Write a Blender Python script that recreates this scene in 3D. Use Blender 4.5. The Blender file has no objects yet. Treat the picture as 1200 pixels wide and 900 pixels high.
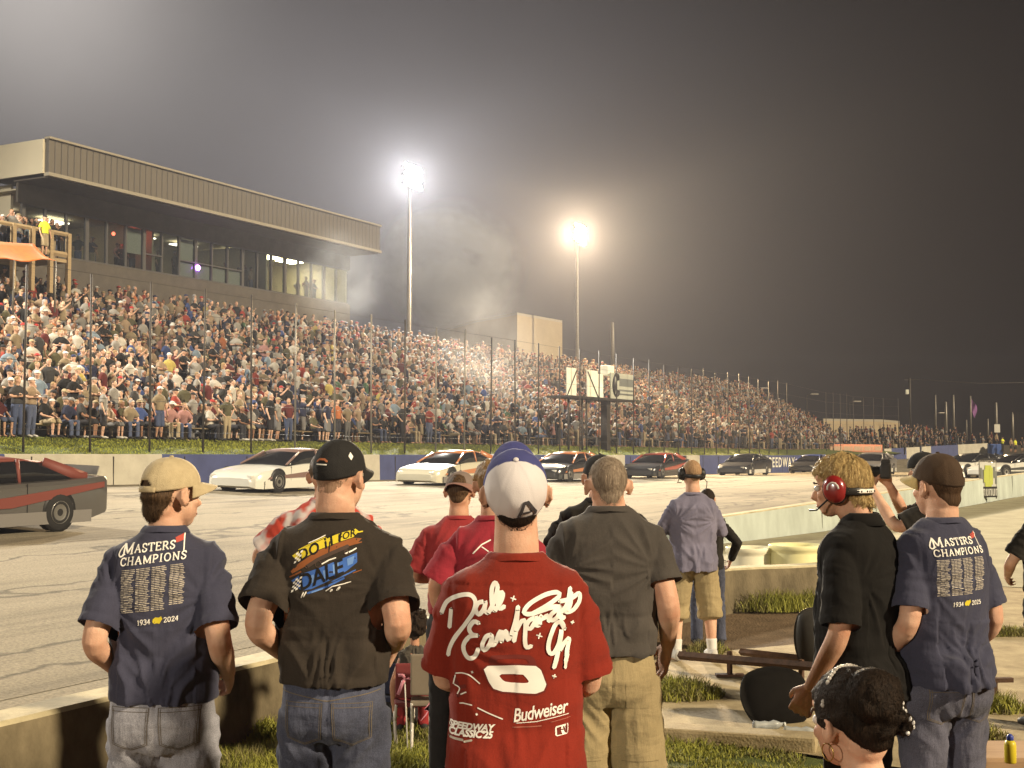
import bpy, bmesh, math, random
import numpy as np
from mathutils import Vector, Matrix, noise, Euler
from mathutils.bvhtree import BVHTree
random.seed(11)
RNG = np.random.default_rng(11)
SC = bpy.context.scene
COL = SC.collection
WS = bpy.data.scenes.new('workshop')          # shapes are grown here, removed at the end
PI = math.pi
R = math.radians

# ------------------------------------------------------------------ camera
F = 1500.0
CAMZ = 1.80
PITCH = math.atan(70 / F)
cam_d = bpy.data.cameras.new("camera")
cam = bpy.data.objects.new("camera", cam_d)
COL.objects.link(cam)
cam_d.sensor_width = 36
cam_d.lens = F / 1200 * 36
cam_d.clip_end = 3000
cam.location = (0, 0, CAMZ)
cam.rotation_euler = (PI / 2 + PITCH, 0, 0)
SC.camera = cam
CP, SP = math.cos(PITCH), math.sin(PITCH)

def ray(u, v):
    a, b = (u - 600) / F, (450 - v) / F
    return Vector((a, CP - b * SP, SP + b * CP))

def at(u, v, Y):
    """point at depth Y seen at photo pixel u, v"""
    d = ray(u, v)
    return Vector((0, 0, CAMZ)) + d * (Y / d.y)

def onz(u, v, z=0.0):
    d = ray(u, v)
    return Vector((0, 0, CAMZ)) + d * ((z - CAMZ) / d.z)

# track frame: s runs along the front stretch, q across it towards the stand
DX, DY = 0.4706, 0.8824
def W(s, q, z=0.0):
    return Vector((s * DX - q * DY, s * DY + q * DX, z))
def upix(p):
    return 600 + F * p.x / max(p.y, .01)      # close enough for choosing who is in view
YAW_TRACK = math.atan2(DY, DX)                # direction of s

# ------------------------------------------------------------------ object helpers
def link(o, parent=None):
    COL.objects.link(o)
    if parent is not None:
        o.parent = parent
    return o

def tag(o, label=None, cat=None, group=None, kind=None):
    if label: o["label"] = label
    if cat: o["category"] = cat
    if group: o["group"] = group
    if kind: o["kind"] = kind
    return o

def empty(name, loc=(0, 0, 0), rz=0, label=None, cat=None, group=None):
    o = bpy.data.objects.new(name, None)
    o.location = loc
    o.rotation_euler = (0, 0, rz)
    o.empty_display_size = .2
    return tag(link(o), label, cat, group)

def mesh_obj(name, verts, faces, mat=None, parent=None, smooth=False):
    me = bpy.data.meshes.new(name)
    me.from_pydata([tuple(v) for v in verts], [], [tuple(f) for f in faces])
    me.update()
    if smooth:
        me.polygons.foreach_set("use_smooth", [True] * len(me.polygons))
    o = bpy.data.objects.new(name, me)
    for m in (mat if isinstance(mat, (list, tuple)) else [mat]):
        if m is not None: me.materials.append(m)
    return link(o, parent)

def obj_from_mesh(name, me, mat=None, parent=None):
    o = bpy.data.objects.new(name, me)
    if mat is not None:
        me.materials.clear()
        for m in (mat if isinstance(mat, (list, tuple)) else [mat]):
            me.materials.append(m)
    return link(o, parent)

class MB:
    """collects shapes that make ONE mesh"""
    def __init__(self):
        self.v, self.f = [], []
    def add(self, v, f):
        n = len(self.v)
        self.v += [Vector(p) for p in v]
        self.f += [tuple(i + n for i in q) for q in f]
        return self
    def box(self, c, s, rz=0, rx=0, ry=0, bev=0):
        M = Matrix.Translation(c) @ Euler((rx, ry, rz)).to_matrix().to_4x4()
        h = [x / 2 for x in s]
        if bev > 0:
            bm = bmesh.new()
            bmesh.ops.create_cube(bm, size=1)
            bmesh.ops.scale(bm, vec=s, verts=bm.verts)
            bmesh.ops.bevel(bm, geom=bm.edges, offset=bev, segments=2, affect='EDGES', profile=.6)
            bm.verts.index_update()
            vs = [M @ v.co for v in bm.verts]
            fs = [[v.index for v in f.verts] for f in bm.faces]
            bm.free()
            return self.add(vs, fs)
        vs = [M @ Vector((x * h[0], y * h[1], z * h[2])) for x in (-1, 1) for y in (-1, 1) for z in (-1, 1)]
        return self.add(vs, [(0, 1, 3, 2), (4, 6, 7, 5), (0, 4, 5, 1), (2, 3, 7, 6), (0, 2, 6, 4), (1, 5, 7, 3)])
    def quad(self, a, b, c, d):
        return self.add([a, b, c, d], [(0, 1, 2, 3)])
    def tube(self, pts, rad, seg=10, ref=None, closed=False, cap=True):
        pts = [Vector(p) for p in pts]
        n = len(pts)
        rr = rad if isinstance(rad, (list, tuple)) and not (len(rad) == 2 and n != 2 and not isinstance(rad[0], (list, tuple))) else [rad] * n
        vs, fs = [], []
        a = None
        T = []
        for i in range(n):
            if closed:
                t = pts[(i + 1) % n] - pts[i - 1]
            else:
                t = pts[min(i + 1, n - 1)] - pts[max(i - 1, 0)]
            T.append(t.normalized() if t.length > 1e-9 else Vector((0, 0, 1)))
        for i in range(n):
            t = T[i]
            if ref is not None:
                a = Vector(ref) - t * t.dot(Vector(ref))
            elif a is None:
                a = Vector((1, 0, 0)) if abs(t.x) < .8 else Vector((0, 1, 0))
                a = a - t * t.dot(a)
            else:
                a = a - t * t.dot(a)
            a.normalize()
            b = t.cross(a)
            r = rr[i]
            r1, r2 = r if isinstance(r, (list, tuple)) else (r, r)
            for k in range(seg):
                w = 2 * PI * k / seg
                vs.append(pts[i] + a * (r1 * math.cos(w)) + b * (r2 * math.sin(w)))
        for i in range(n if closed else n - 1):
            j = (i + 1) % n
            for k in range(seg):
                l = (k + 1) % seg
                fs.append((i * seg + k, i * seg + l, j * seg + l, j * seg + k))
        if cap and not closed:
            def mr(r): return min(r) if isinstance(r, (list, tuple)) else r
            vs.append(pts[0] - T[0] * mr(rr[0]) * .35)
            vs.append(pts[-1] + T[-1] * mr(rr[-1]) * .35)
            for k in range(seg):
                l = (k + 1) % seg
                fs.append((n * seg, l, k))
                fs.append((n * seg + 1, (n - 1) * seg + k, (n - 1) * seg + l))
        return self.add(vs, fs)
    def cyl(self, p, r, h, seg=16, r2=None):
        p = Vector(p)
        r2 = r if r2 is None else r2
        vs = [p + Vector((r * math.cos(2 * PI * k / seg), r * math.sin(2 * PI * k / seg), 0)) for k in range(seg)]
        vs += [p + Vector((r2 * math.cos(2 * PI * k / seg), r2 * math.sin(2 * PI * k / seg), h)) for k in range(seg)]
        fs = [(k, (k + 1) % seg, seg + (k + 1) % seg, seg + k) for k in range(seg)]
        fs += [tuple(range(seg - 1, -1, -1)), tuple(range(seg, 2 * seg))]
        return self.add(vs, fs)
    def lathe(self, p, prof, seg=24, cap=True):
        p = Vector(p)
        vs = [p + Vector((r * math.cos(2 * PI * k / seg), r * math.sin(2 * PI * k / seg), z)) for r, z in prof for k in range(seg)]
        fs = [(i * seg + k, i * seg + (k + 1) % seg, (i + 1) * seg + (k + 1) % seg, (i + 1) * seg + k) for i in range(len(prof) - 1) for k in range(seg)]
        if cap:
            fs += [tuple(range(seg - 1, -1, -1)), tuple(range((len(prof) - 1) * seg, len(prof) * seg))]
        return self.add(vs, fs)
    def ell(self, c, r, M=None, nu=16, nv=10):
        vs, fs = [], []
        c = Vector(c)
        for i in range(nv + 1):
            th = PI * i / nv
            for k in range(nu):
                w = 2 * PI * k / nu
                p = Vector((r[0] * math.sin(th) * math.cos(w), r[1] * math.sin(th) * math.sin(w), r[2] * math.cos(th)))
                vs.append(c + (M @ p if M is not None else p))
        for i in range(nv):
            for k in range(nu):
                l = (k + 1) % nu
                fs.append((i * nu + k, (i + 1) * nu + k, (i + 1) * nu + l, i * nu + l))
        return self.add(vs, fs)
    def rings(self, rings, cap=True):
        n = len(rings[0])
        vs = [p for r in rings for p in r]
        fs = [(i * n + k, i * n + (k + 1) % n, (i + 1) * n + (k + 1) % n, (i + 1) * n + k) for i in range(len(rings) - 1) for k in range(n)]
        if cap:
            fs += [tuple(range(n - 1, -1, -1)), tuple(range((len(rings) - 1) * n, len(rings) * n))]
        return self.add(vs, fs)
    def xf(self, M):
        self.v = [M @ p for p in self.v]
        return self
    def build(self, name, mat=None, parent=None, smooth=False):
        return mesh_obj(name, self.v, self.f, mat, parent, smooth)

def remesh(mb, voxel, smooth=4, fac=.5, decimate=None):
    me = bpy.data.meshes.new("tmp")
    me.from_pydata([tuple(v) for v in mb.v], [], mb.f)
    o = bpy.data.objects.new("tmp", me)
    WS.collection.objects.link(o)
    m = o.modifiers.new("r", 'REMESH'); m.mode = 'VOXEL'; m.voxel_size = voxel; m.use_smooth_shade = True
    if smooth:
        m = o.modifiers.new("s", 'SMOOTH'); m.factor = fac; m.iterations = smooth
    if decimate:
        m = o.modifiers.new("d", 'DECIMATE'); m.ratio = decimate
    dg = WS.view_layers[0].depsgraph
    dg.update()
    out = bpy.data.meshes.new_from_object(o.evaluated_get(dg))
    bpy.data.objects.remove(o)
    bpy.data.meshes.remove(me)
    out.polygons.foreach_set("use_smooth", [True] * len(out.polygons))
    return out

def sstep(a, b, x):
    t = (x - a) / (b - a)
    t = 0 if t < 0 else 1 if t > 1 else t
    return t * t * (3 - 2 * t)

def catmull(pts, step):
    """smooth polyline through pts (2D or 3D), resampled"""
    P = [Vector(p) for p in pts]
    if len(P) < 3:
        n = max(1, int((P[1] - P[0]).length / step))
        return [P[0].lerp(P[1], i / n) for i in range(n + 1)]
    out = []
    for i in range(len(P) - 1):
        p0, p1, p2, p3 = P[max(i - 1, 0)], P[i], P[i + 1], P[min(i + 2, len(P) - 1)]
        n = max(2, int((p2 - p1).length / step))
        for k in range(n):
            t = k / n
            out.append(.5 * ((2 * p1) + (p2 - p0) * t + (2 * p0 - 5 * p1 + 4 * p2 - p3) * t * t + (3 * p1 - p0 - 3 * p2 + p3) * t ** 3))
    out.append(P[-1])
    return out

# ------------------------------------------------------------------ materials
MATS = {}
def newmat(name):
    m = bpy.data.materials.new(name)
    m.use_nodes = True
    nt = m.node_tree
    b = nt.nodes["Principled BSDF"]
    return m, nt, b

def N(nt, t, **kw):
    n = nt.nodes.new(t)
    for k, v in kw.items():
        if k.startswith("i_"):
            n.inputs[k[2:].replace("_", " ")].default_value = v
        else:
            setattr(n, k, v)
    return n

def c4(c): return (c[0], c[1], c[2], 1)

def mat(name, col, rough=.7, col2=None, scale=8, amount=.5, bump=0, bscale=60, metal=0, stretch=(1, 1, 1), spec=.3, detail=5, coord="Object", sheen=0, bstretch=None, bdist=.01):
    if name in MATS: return MATS[name]
    m, nt, b = newmat(name)
    b.inputs["Roughness"].default_value = rough
    b.inputs["Metallic"].default_value = metal
    b.inputs["Specular IOR Level"].default_value = spec
    if sheen:
        b.inputs["Sheen Weight"].default_value = sheen
        b.inputs["Sheen Roughness"].default_value = .6
    tc = N(nt, "ShaderNodeTexCoord")
    mp = N(nt, "ShaderNodeMapping"); mp.inputs["Scale"].default_value = stretch
    nt.links.new(tc.outputs[coord], mp.inputs[0])
    if col2 is None:
        col2 = tuple(x * .78 for x in col)
    nz = N(nt, "ShaderNodeTexNoise"); nz.inputs["Scale"].default_value = scale; nz.inputs["Detail"].default_value = detail
    nz.inputs["Roughness"].default_value = .65
    nt.links.new(mp.outputs[0], nz.inputs["Vector"])
    mr = N(nt, "ShaderNodeMapRange"); mr.inputs[1].default_value = .5 - amount * .5 + .0; mr.inputs[2].default_value = .5 + amount * .5
    nt.links.new(nz.outputs["Fac"], mr.inputs[0])
    mx = N(nt, "ShaderNodeMix", data_type='RGBA')
    mx.inputs[6].default_value = c4(col); mx.inputs[7].default_value = c4(col2)
    nt.links.new(mr.outputs[0], mx.inputs[0])
    nt.links.new(mx.outputs[2], b.inputs["Base Color"])
    if bump:
        mp2 = N(nt, "ShaderNodeMapping"); mp2.inputs["Scale"].default_value = bstretch or stretch
        nt.links.new(tc.outputs[coord], mp2.inputs[0])
        nb = N(nt, "ShaderNodeTexNoise"); nb.inputs["Scale"].default_value = bscale; nb.inputs["Detail"].default_value = 4
        nt.links.new(mp2.outputs[0], nb.inputs["Vector"])
        bp = N(nt, "ShaderNodeBump"); bp.inputs["Strength"].default_value = bump; bp.inputs["Distance"].default_value = bdist
        nt.links.new(nb.outputs["Fac"], bp.inputs["Height"])
        nt.links.new(bp.outputs[0], b.inputs["Normal"])
    MATS[name] = m
    return m

def emit(name, col, strength):
    if name in MATS: return MATS[name]
    m = bpy.data.materials.new(name); m.use_nodes = True
    nt = m.node_tree
    nt.nodes.clear()
    e = N(nt, "ShaderNodeEmission"); e.inputs[0].default_value = c4(col); e.inputs[1].default_value = strength
    o = N(nt, "ShaderNodeOutputMaterial")
    nt.links.new(e.outputs[0], o.inputs[0])
    MATS[name] = m
    return m

def skin_mat(name, col):
    m, nt, b = newmat(name)
    b.inputs["Roughness"].default_value = .6
    b.inputs["Specular IOR Level"].default_value = .3
    b.inputs["Subsurface Weight"].default_value = .08
    b.inputs["Subsurface Radius"].default_value = (.012, .005, .003)
    b.inputs["Subsurface Scale"].default_value = .6
    tc = N(nt, "ShaderNodeTexCoord")
    nz = N(nt, "ShaderNodeTexNoise"); nz.inputs["Scale"].default_value = 14; nz.inputs["Detail"].default_value = 6
    nt.links.new(tc.outputs["Object"], nz.inputs["Vector"])
    mx = N(nt, "ShaderNodeMix", data_type='RGBA')
    mx.inputs[6].default_value = c4((col[0] * .86, col[1] * .72, col[2] * .66)); mx.inputs[7].default_value = c4((min(1, col[0] * 1.12), col[1] * 1.15, col[2] * 1.15))
    mr = N(nt, "ShaderNodeMapRange"); mr.inputs[1].default_value = .3; mr.inputs[2].default_value = .7
    nt.links.new(nz.outputs["Fac"], mr.inputs[0]); nt.links.new(mr.outputs[0], mx.inputs[0])
    nt.links.new(mx.outputs[2], b.inputs["Base Color"])
    nb = N(nt, "ShaderNodeTexNoise"); nb.inputs["Scale"].default_value = 190; nb.inputs["Detail"].default_value = 6
    nt.links.new(tc.outputs["Object"], nb.inputs["Vector"])
    bp = N(nt, "ShaderNodeBump"); bp.inputs["Strength"].default_value = .35; bp.inputs["Distance"].default_value = .004
    nt.links.new(nb.outputs["Fac"], bp.inputs["Height"]); nt.links.new(bp.outputs[0], b.inputs["Normal"])
    MATS[name] = m
    return m

def cloth_mat(name, col, heather=.12, rough=.92, sheen=.10, wrinkle=.24):
    """knit or woven cloth: heathered colour, fine weave, soft creases"""
    if max(col) < .06: sheen = sheen * .35
    if name in MATS: return MATS[name]
    m, nt, b = newmat(name)
    b.inputs["Roughness"].default_value = rough
    b.inputs["Specular IOR Level"].default_value = .15
    b.inputs["Sheen Weight"].default_value = sheen
    b.inputs["Sheen Roughness"].default_value = .5
    tc = N(nt, "ShaderNodeTexCoord")
    n1 = N(nt, "ShaderNodeTexNoise"); n1.inputs["Scale"].default_value = 420; n1.inputs["Detail"].default_value = 2
    n2 = N(nt, "ShaderNodeTexNoise"); n2.inputs["Scale"].default_value = 5; n2.inputs["Detail"].default_value = 5
    nt.links.new(tc.outputs["Object"], n1.inputs["Vector"]); nt.links.new(tc.outputs["Object"], n2.inputs["Vector"])
    ad = N(nt, "ShaderNodeMath", operation='ADD'); nt.links.new(n1.outputs["Fac"], ad.inputs[0]); nt.links.new(n2.outputs["Fac"], ad.inputs[1])
    mr = N(nt, "ShaderNodeMapRange"); mr.inputs[1].default_value = .75; mr.inputs[2].default_value = 1.25
    mr.inputs[3].default_value = 1 - heather * 1.6; mr.inputs[4].default_value = 1 + heather * 1.6
    nt.links.new(ad.outputs[0], mr.inputs[0])
    vm = N(nt, "ShaderNodeVectorMath", operation='SCALE'); vm.inputs[0].default_value = col
    nt.links.new(mr.outputs[0], vm.inputs["Scale"])
    nt.links.new(vm.outputs[0], b.inputs["Base Color"])
    # creases: stretched noise, two directions
    mp = N(nt, "ShaderNodeMapping"); mp.inputs["Scale"].default_value = (7, 7, 15); mp.inputs["Rotation"].default_value = (.2, .5, 0)
    nt.links.new(tc.outputs["Object"], mp.inputs[0])
    n3 = N(nt, "ShaderNodeTexNoise"); n3.inputs["Scale"].default_value = 1; n3.inputs["Detail"].default_value = 3; n3.inputs["Distortion"].default_value = .6
    nt.links.new(mp.outputs[0], n3.inputs["Vector"])
    mp2 = N(nt, "ShaderNodeMapping"); mp2.inputs["Scale"].default_value = (26, 26, 7); mp2.inputs["Rotation"].default_value = (0, -.35, 0)
    nt.links.new(tc.outputs["Object"], mp2.inputs[0])
    n4 = N(nt, "ShaderNodeTexNoise"); n4.inputs["Scale"].default_value = 1; n4.inputs["Detail"].default_value = 3
    nt.links.new(mp2.outputs[0], n4.inputs["Vector"])
    a2 = N(nt, "ShaderNodeMath", operation='ADD'); nt.links.new(n3.outputs["Fac"], a2.inputs[0]); nt.links.new(n4.outputs["Fac"], a2.inputs[1])
    bp = N(nt, "ShaderNodeBump"); bp.inputs["Strength"].default_value = wrinkle; bp.inputs["Distance"].default_value = .02
    nt.links.new(a2.outputs[0], bp.inputs["Height"])
    bp2 = N(nt, "ShaderNodeBump"); bp2.inputs["Strength"].default_value = .15; bp2.inputs["Distance"].default_value = .002
    nt.links.new(n1.outputs["Fac"], bp2.inputs["Height"]); nt.links.new(bp.outputs[0], bp2.inputs["Normal"])
    nt.links.new(bp2.outputs[0], b.inputs["Normal"])
    MATS[name] = m
    return m

def hair_mat(name, c1, c2, rough=.5):
    if name in MATS: return MATS[name]
    m, nt, b = newmat(name)
    b.inputs["Roughness"].default_value = rough
    b.inputs["Specular IOR Level"].default_value = .10
    tc = N(nt, "ShaderNodeTexCoord")
    mp = N(nt, "ShaderNodeMapping"); mp.inputs["Scale"].default_value = (170, 170, 14)
    nt.links.new(tc.outputs["Object"], mp.inputs[0])
    nz = N(nt, "ShaderNodeTexNoise"); nz.inputs["Scale"].default_value = 1; nz.inputs["Detail"].default_value = 4; nz.inputs["Distortion"].default_value = 1.2
    nt.links.new(mp.outputs[0], nz.inputs["Vector"])
    mr = N(nt, "ShaderNodeMapRange"); mr.inputs[1].default_value = .32; mr.inputs[2].default_value = .68
    nt.links.new(nz.outputs["Fac"], mr.inputs[0])
    mx = N(nt, "ShaderNodeMix", data_type='RGBA'); mx.inputs[6].default_value = c4(c1); mx.inputs[7].default_value = c4(c2)
    nt.links.new(mr.outputs[0], mx.inputs[0]); nt.links.new(mx.outputs[2], b.inputs["Base Color"])
    bp = N(nt, "ShaderNodeBump"); bp.inputs["Strength"].default_value = .7; bp.inputs["Distance"].default_value = .006
    nt.links.new(nz.outputs["Fac"], bp.inputs["Height"]); nt.links.new(bp.outputs[0], b.inputs["Normal"])
    MATS[name] = m
    return m

def plain(name, col, rough=.6, metal=0, spec=.3):
    if name in MATS: return MATS[name]
    m, nt, b = newmat(name)
    b.inputs["Base Color"].default_value = c4(col); b.inputs["Roughness"].default_value = rough
    b.inputs["Metallic"].default_value = metal; b.inputs["Specular IOR Level"].default_value = spec
    MATS[name] = m
    return m
# ------------------------------------------------------------------ people
def rotfinger(d, axis, a):
    return Matrix.Rotation(a, 3, axis) @ d

def add_hand(mb, W_, d, palm, scale=1.0, curl=(25, 30, 20), spread=4, thumb=1, seg=8):
    """palm, four jointed fingers and a thumb; d = finger direction, palm = palm normal, thumb = side sign along d x palm"""
    d = Vector(d).normalized(); palm = Vector(palm); palm = (palm - d * palm.dot(d)).normalized()
    side = d.cross(palm).normalized() * thumb            # towards the thumb
    k = scale
    mb.tube([W_ - d * .015, W_ + d * .02 * k, W_ + d * .055 * k, W_ + d * .088 * k],
            [(.026 * k, .019 * k), (.033 * k, .018 * k), (.04 * k, .016 * k), (.038 * k, .013 * k)], seg=12, ref=side)
    lens = [(.044, .026, .021), (.049, .030, .022), (.046, .028, .021), (.036, .021, .019)]
    rot = d.cross(palm).normalized()
    for i, L in enumerate(lens):
        off = (1.5 - i) * .0205 * k
        p = W_ + d * .075 * k + side * off
        fd = rotfinger(d, palm, math.radians(spread * (1.5 - i)) * (1 if thumb > 0 else -1) * -1)
        pts = [p, p + fd * .014 * k]
        rad = [.0095 * k, .0092 * k]
        q = pts[-1]
        a = 0
        for j, l in enumerate(L):
            a += math.radians(curl[j] * (1 + .12 * i))
            dd = fd * math.cos(a) + palm * math.sin(a)
            q = q + dd * l * k
            pts.append(q); rad.append((.0088, .0082, .0066)[j] * k)
        mb.tube(pts, rad, seg=seg)
    t0 = W_ + d * .02 * k + side * .024 * k
    td = (d * .75 + side * .62 + palm * .25).normalized()
    t1 = t0 + td * .042 * k
    td2 = (d * .9 + side * .2 + palm * .4).normalized()
    t2 = t1 + td2 * .033 * k
    td3 = (d * .85 + side * .0 + palm * .55).normalized()
    mb.tube([t0 - td * .01, t0 + td * .012, t1, t2, t2 + td3 * .024 * k], [.014 * k, .0145 * k, .0115 * k, .0105 * k, .0075 * k], seg=seg)

def superell(cx, cy, z, hx, hf, hb, n=32, e=2.35):
    out = []
    for k in range(n):
        w = 2 * PI * k / n
        c, s = math.cos(w), math.sin(w)
        x = hx * math.copysign(abs(c) ** (2 / e), c)
        y = (hf if s > 0 else hb) * math.copysign(abs(s) ** (2 / e), s)
        out.append(Vector((cx + x, cy + y, z)))
    return out

def limb(mb, pts, rad, seg=12):
    """tapered limb with intermediate rings and rounded joints"""
    P, Rr = [], []
    for i in range(len(pts) - 1):
        a, b = Vector(pts[i]), Vector(pts[i + 1])
        for k in range(6):
            t = k / 6
            P.append(a.lerp(b, t)); Rr.append(rad[i] + (rad[i + 1] - rad[i]) * t)
    P.append(Vector(pts[-1])); Rr.append(rad[-1])
    mb.tube(P, Rr, seg=seg)

DEF = dict(H=1.77, sw=.225, chest=.185, waist=.168, hemw=.175, hemz=.95, depth=1.0, belly=0, slv=.80, slr=.082, arm=1.0,
           head=(0, 0, 0), legs='jeans', spread=.1, sit=False, hs=1.0, lean=0, fold=1.0, seed=1, voxel=.0055, cvoxel=.0062, slim=1.0,
           neckr=.06, collar=True, lod=0, shoulder_drop=.0, pull=0)

def person_meshes(S):
    """returns dict of meshes (local frame: faces +Y, feet at z = 0) and helper data"""
    S = {**DEF, **S}
    H = S['H']
    rnd = random.Random(S['seed'])
    hs = S['hs']
    dz = 0
    if S['sit']:
        dz = S['sit'] - .50 * H
    L = Matrix.Translation((0, 0, dz))
    if S['lean']:
        piv = Vector((0, 0, .52 * H))
        L = Matrix.Translation((0, 0, dz)) @ Matrix.Translation(piv) @ Matrix.Rotation(-S['lean'], 4, 'X') @ Matrix.Translation(-piv)
    zn = S.get('zn') or H - .262 * hs
    zs = zn - .075 - S['shoulder_drop']       # shoulder line
    D = S['depth']
    sw = S['sw']
    seg = 12 if not S['lod'] else 8
    # ---- head frame
    hf_ = S.get('headfwd', 0)
    hc = Vector((0, .012 + hf_, H - .115 * hs))
    piv = Vector((0, -.012 + hf_, H - .225 * hs))
    y, p, r = [math.radians(a) for a in S['head']]
    HM = Matrix.Translation(piv) @ Euler((-p, r, y), 'XYZ').to_matrix().to_4x4() @ Matrix.Translation(hc - piv) @ Matrix.Scale(hs, 4)
    HM = L @ HM
    H3 = HM.to_3x3()
    def hp(x, y_, z): return HM @ Vector((x, y_, z))
    # ---- body: one continuous surface
    B = MB()
    B.ell(hp(0, -.014, .024), (.0755, .094, .09), H3)
    B.ell(hp(0, .030, -.038), (.060, .058, .066), H3)
    B.ell(hp(0, .045, -.078), (.036, .036, .030), H3)
    B.ell(hp(0, .052, .045), (.058, .034, .03), H3)
    B.ell(hp(.036, .052, -.022), (.026, .028, .022), H3); B.ell(hp(-.036, .052, -.022), (.026, .028, .022), H3)
    B.tube([hp(0, .078, .012), hp(0, .094, -.012), hp(0, .104, -.03), hp(0, .09, -.036)], [.009 * hs, .011 * hs, .014 * hs, .011 * hs], seg=8)
    if not S['lod']:
        B.ell(hp(0, .085, -.058), (.022, .010, .008), H3); B.ell(hp(0, .083, -.067), (.020, .010, .008), H3)
        for sx in (-1, 1):
            EM = H3 @ Euler((.25, 0, sx * -.35)).to_matrix()
            ek = S.get('ear', 1.0)
            B.ell(hp(sx * (.083 + .010 * (ek - 1)), -.012, -.008), (.0075, .020 * ek, .032 * ek), EM, 14, 10)
            B.tube([hp(sx * .076, .008, -.03), hp(sx * .088, -.004, -.034), hp(sx * (.094 + .03 * (ek - 1)), -.026 * ek, -.01), hp(sx * (.093 + .03 * (ek - 1)), -.024 * ek, .014 * ek), hp(sx * .085, -.002, .024), hp(sx * .078, .008, .012)], [.006, .006, .0065, .0065, .006, .005], seg=6)
    else:
        for sx in (-1, 1): B.ell(hp(sx * .08, -.008, -.006), (.012, .022, .032), H3, 8, 6)
    nr = S['neckr']
    B.ell(hp(0, -.046, -.040), (.056, .046, .055), H3)
    B.tube([L @ Vector((0, -.004, zn - .05)), L @ Vector((0, -.006, zn - .01)), L @ Vector((0, -.010, zn + .025)), hp(0, -.018, -.085), hp(0, -.014, -.055), hp(0, -.012, -.02)], [nr * .88, nr * 1.0, nr * .98, nr * .93, nr * .93, nr * .9], seg=18)
    # trunk under the clothes
    sl = .88
    tr = [(.50 * H, .150, .10, .11), (.56 * H, .150, .10, .10), (.62 * H, S['waist'] * sl, .095, .09), (.70 * H, S['chest'] * sl, .10, .10), (.765 * H, S['chest'] * sl, .10, .10),
          (zs - .03, (sw - .075), .06, .065), (zs + .01, .10, .04, .045), (zn - .01, .055, .035, .035)]
    B.rings([[L @ q for q in superell(0, 0, z, hx, hf * D, hb * D, 24)] for z, hx, hf, hb in tr])
    a_ = S['arm']
    arms = {}
    for sx, key in ((-1, 'armL'), (1, 'armR')):
        Sh = L @ Vector((sx * (sw - .068), -.005, zs - .056))
        A = S.get(key)
        if A is None:
            A = (Vector((sx * (sw + .035), -.02, zs - .30)), Vector((sx * (sw + .03), .06, zs - .55)), {})
        E, Wr, hd = L @ Vector(A[0]), L @ Vector(A[1]), A[2]
        arms[sx] = (Sh, E, Wr)
        cpts = catmull([Sh, Sh.lerp(E, .45), Sh.lerp(E, .86), E.lerp(Wr, .14), E.lerp(Wr, .5), Wr], .02)
        wr_ = .0265 * a_ * .5 + .0135
        rad = [float(np.interp(k / (len(cpts) - 1), [0, .2, .38, .52, .64, .85, 1], [.050 * a_, .049 * a_, .042 * a_, .0400 * a_, .0405 * a_, .032 * a_, wr_])) for k in range(len(cpts))]
        B.tube(cpts, rad, seg=seg)
        d = (Wr - E).normalized()
        if S['lod']:
            dd = Vector(hd.get('dir', d)).normalized()
            B.ell(Wr + dd * .06, (.035, .035, .06), dd.to_track_quat('Z', 'Y').to_matrix(), 8, 6)
        else:
            add_hand(B, Wr, hd.get('dir', d), hd.get('palm', (-sx, .1, 0)), hd.get('k', 1.0), hd.get('curl', (22, 28, 18)), hd.get('spread', 4), hd.get('thumb', sx))
    # legs
    sp = S['spread']
    legs = []
    st = S.get('stance', ((0, 0), (0, 0)))     # y offset of knee, foot per leg
    for i, sx in enumerate((-1, 1)):
        if S['sit']:
            hz = S['sit'] + .02
            kx = S.get('kneex', .14)
            Hp, K, A = Vector((sx * .09, .02, hz)), Vector((sx * kx, .43, hz + .04)), Vector((sx * kx * .95, .42 + st[i][1], .09))
        else:
            Hp, K, A = Vector((sx * .088, 0, .50 * H)), Vector((sx * (sp * .95), .012 + st[i][0], .275 * H)), Vector((sx * sp, -.03 + st[i][1], .05 * H))
        legs.append((Hp, K, A))
        limb(B, [Hp, Hp.lerp(K, .5), K], [.082, .070, .053], seg)
        limb(B, [K, K.lerp(A, .3), A], [.053, .056, .034], seg)
        B.tube([A + Vector((0, -.03, -.05)), A + Vector((sx * .01, .07, -.055)), A + Vector((sx * .015, .14, -.065))], [.035, .036, .028], seg=8)
    out = {}
    out['body'] = remesh(B, S['voxel'], 5 if not S['lod'] else 2, .45, S.get('decimate'))
    # ---- shirt
    T = MB()
    hz_ = S['hemz']
    bl = S['belly']
    hb_ = .040 * sstep(1.0, .88, hz_ / H * 1.76)
    rings = [(hz_, S['hemw'], .128 * D + bl, .128 * D + hb_), (hz_ + .012, S['hemw'], .13 * D + bl, .13 * D + hb_),
             (hz_ + .10, S['hemw'] * .5 + S['waist'] * .5 + .004, .128 * D + bl, .122 * D + hb_ * .9), (max(1.03 / 1.77 * H, hz_ + .15), S['waist'], .125 * D + bl, .110 * D),
             (.665 * H, (S['waist'] + S['chest']) / 2, .126 * D + bl * .6, .117 * D), (.72 * H, S['chest'], .128 * D, .125 * D), (.765 * H, S['chest'] + .004, .122 * D, .126 * D),
             (zs - .045, (S['chest'] + sw) / 2 - .008, .11 * D, .118 * D), (zs - .012, sw - .022, .088 * D, .104 * D), (zs + .014, sw * .80, .072 * D, .092 * D),
             (zs + .036, sw * .58, .060 * D, .080 * D), (zs + .056, nr + .038, .056, .074), (zs + .070, nr + .022, .050, .066), (zs + .076, nr + .014, .046, .060)]
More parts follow.
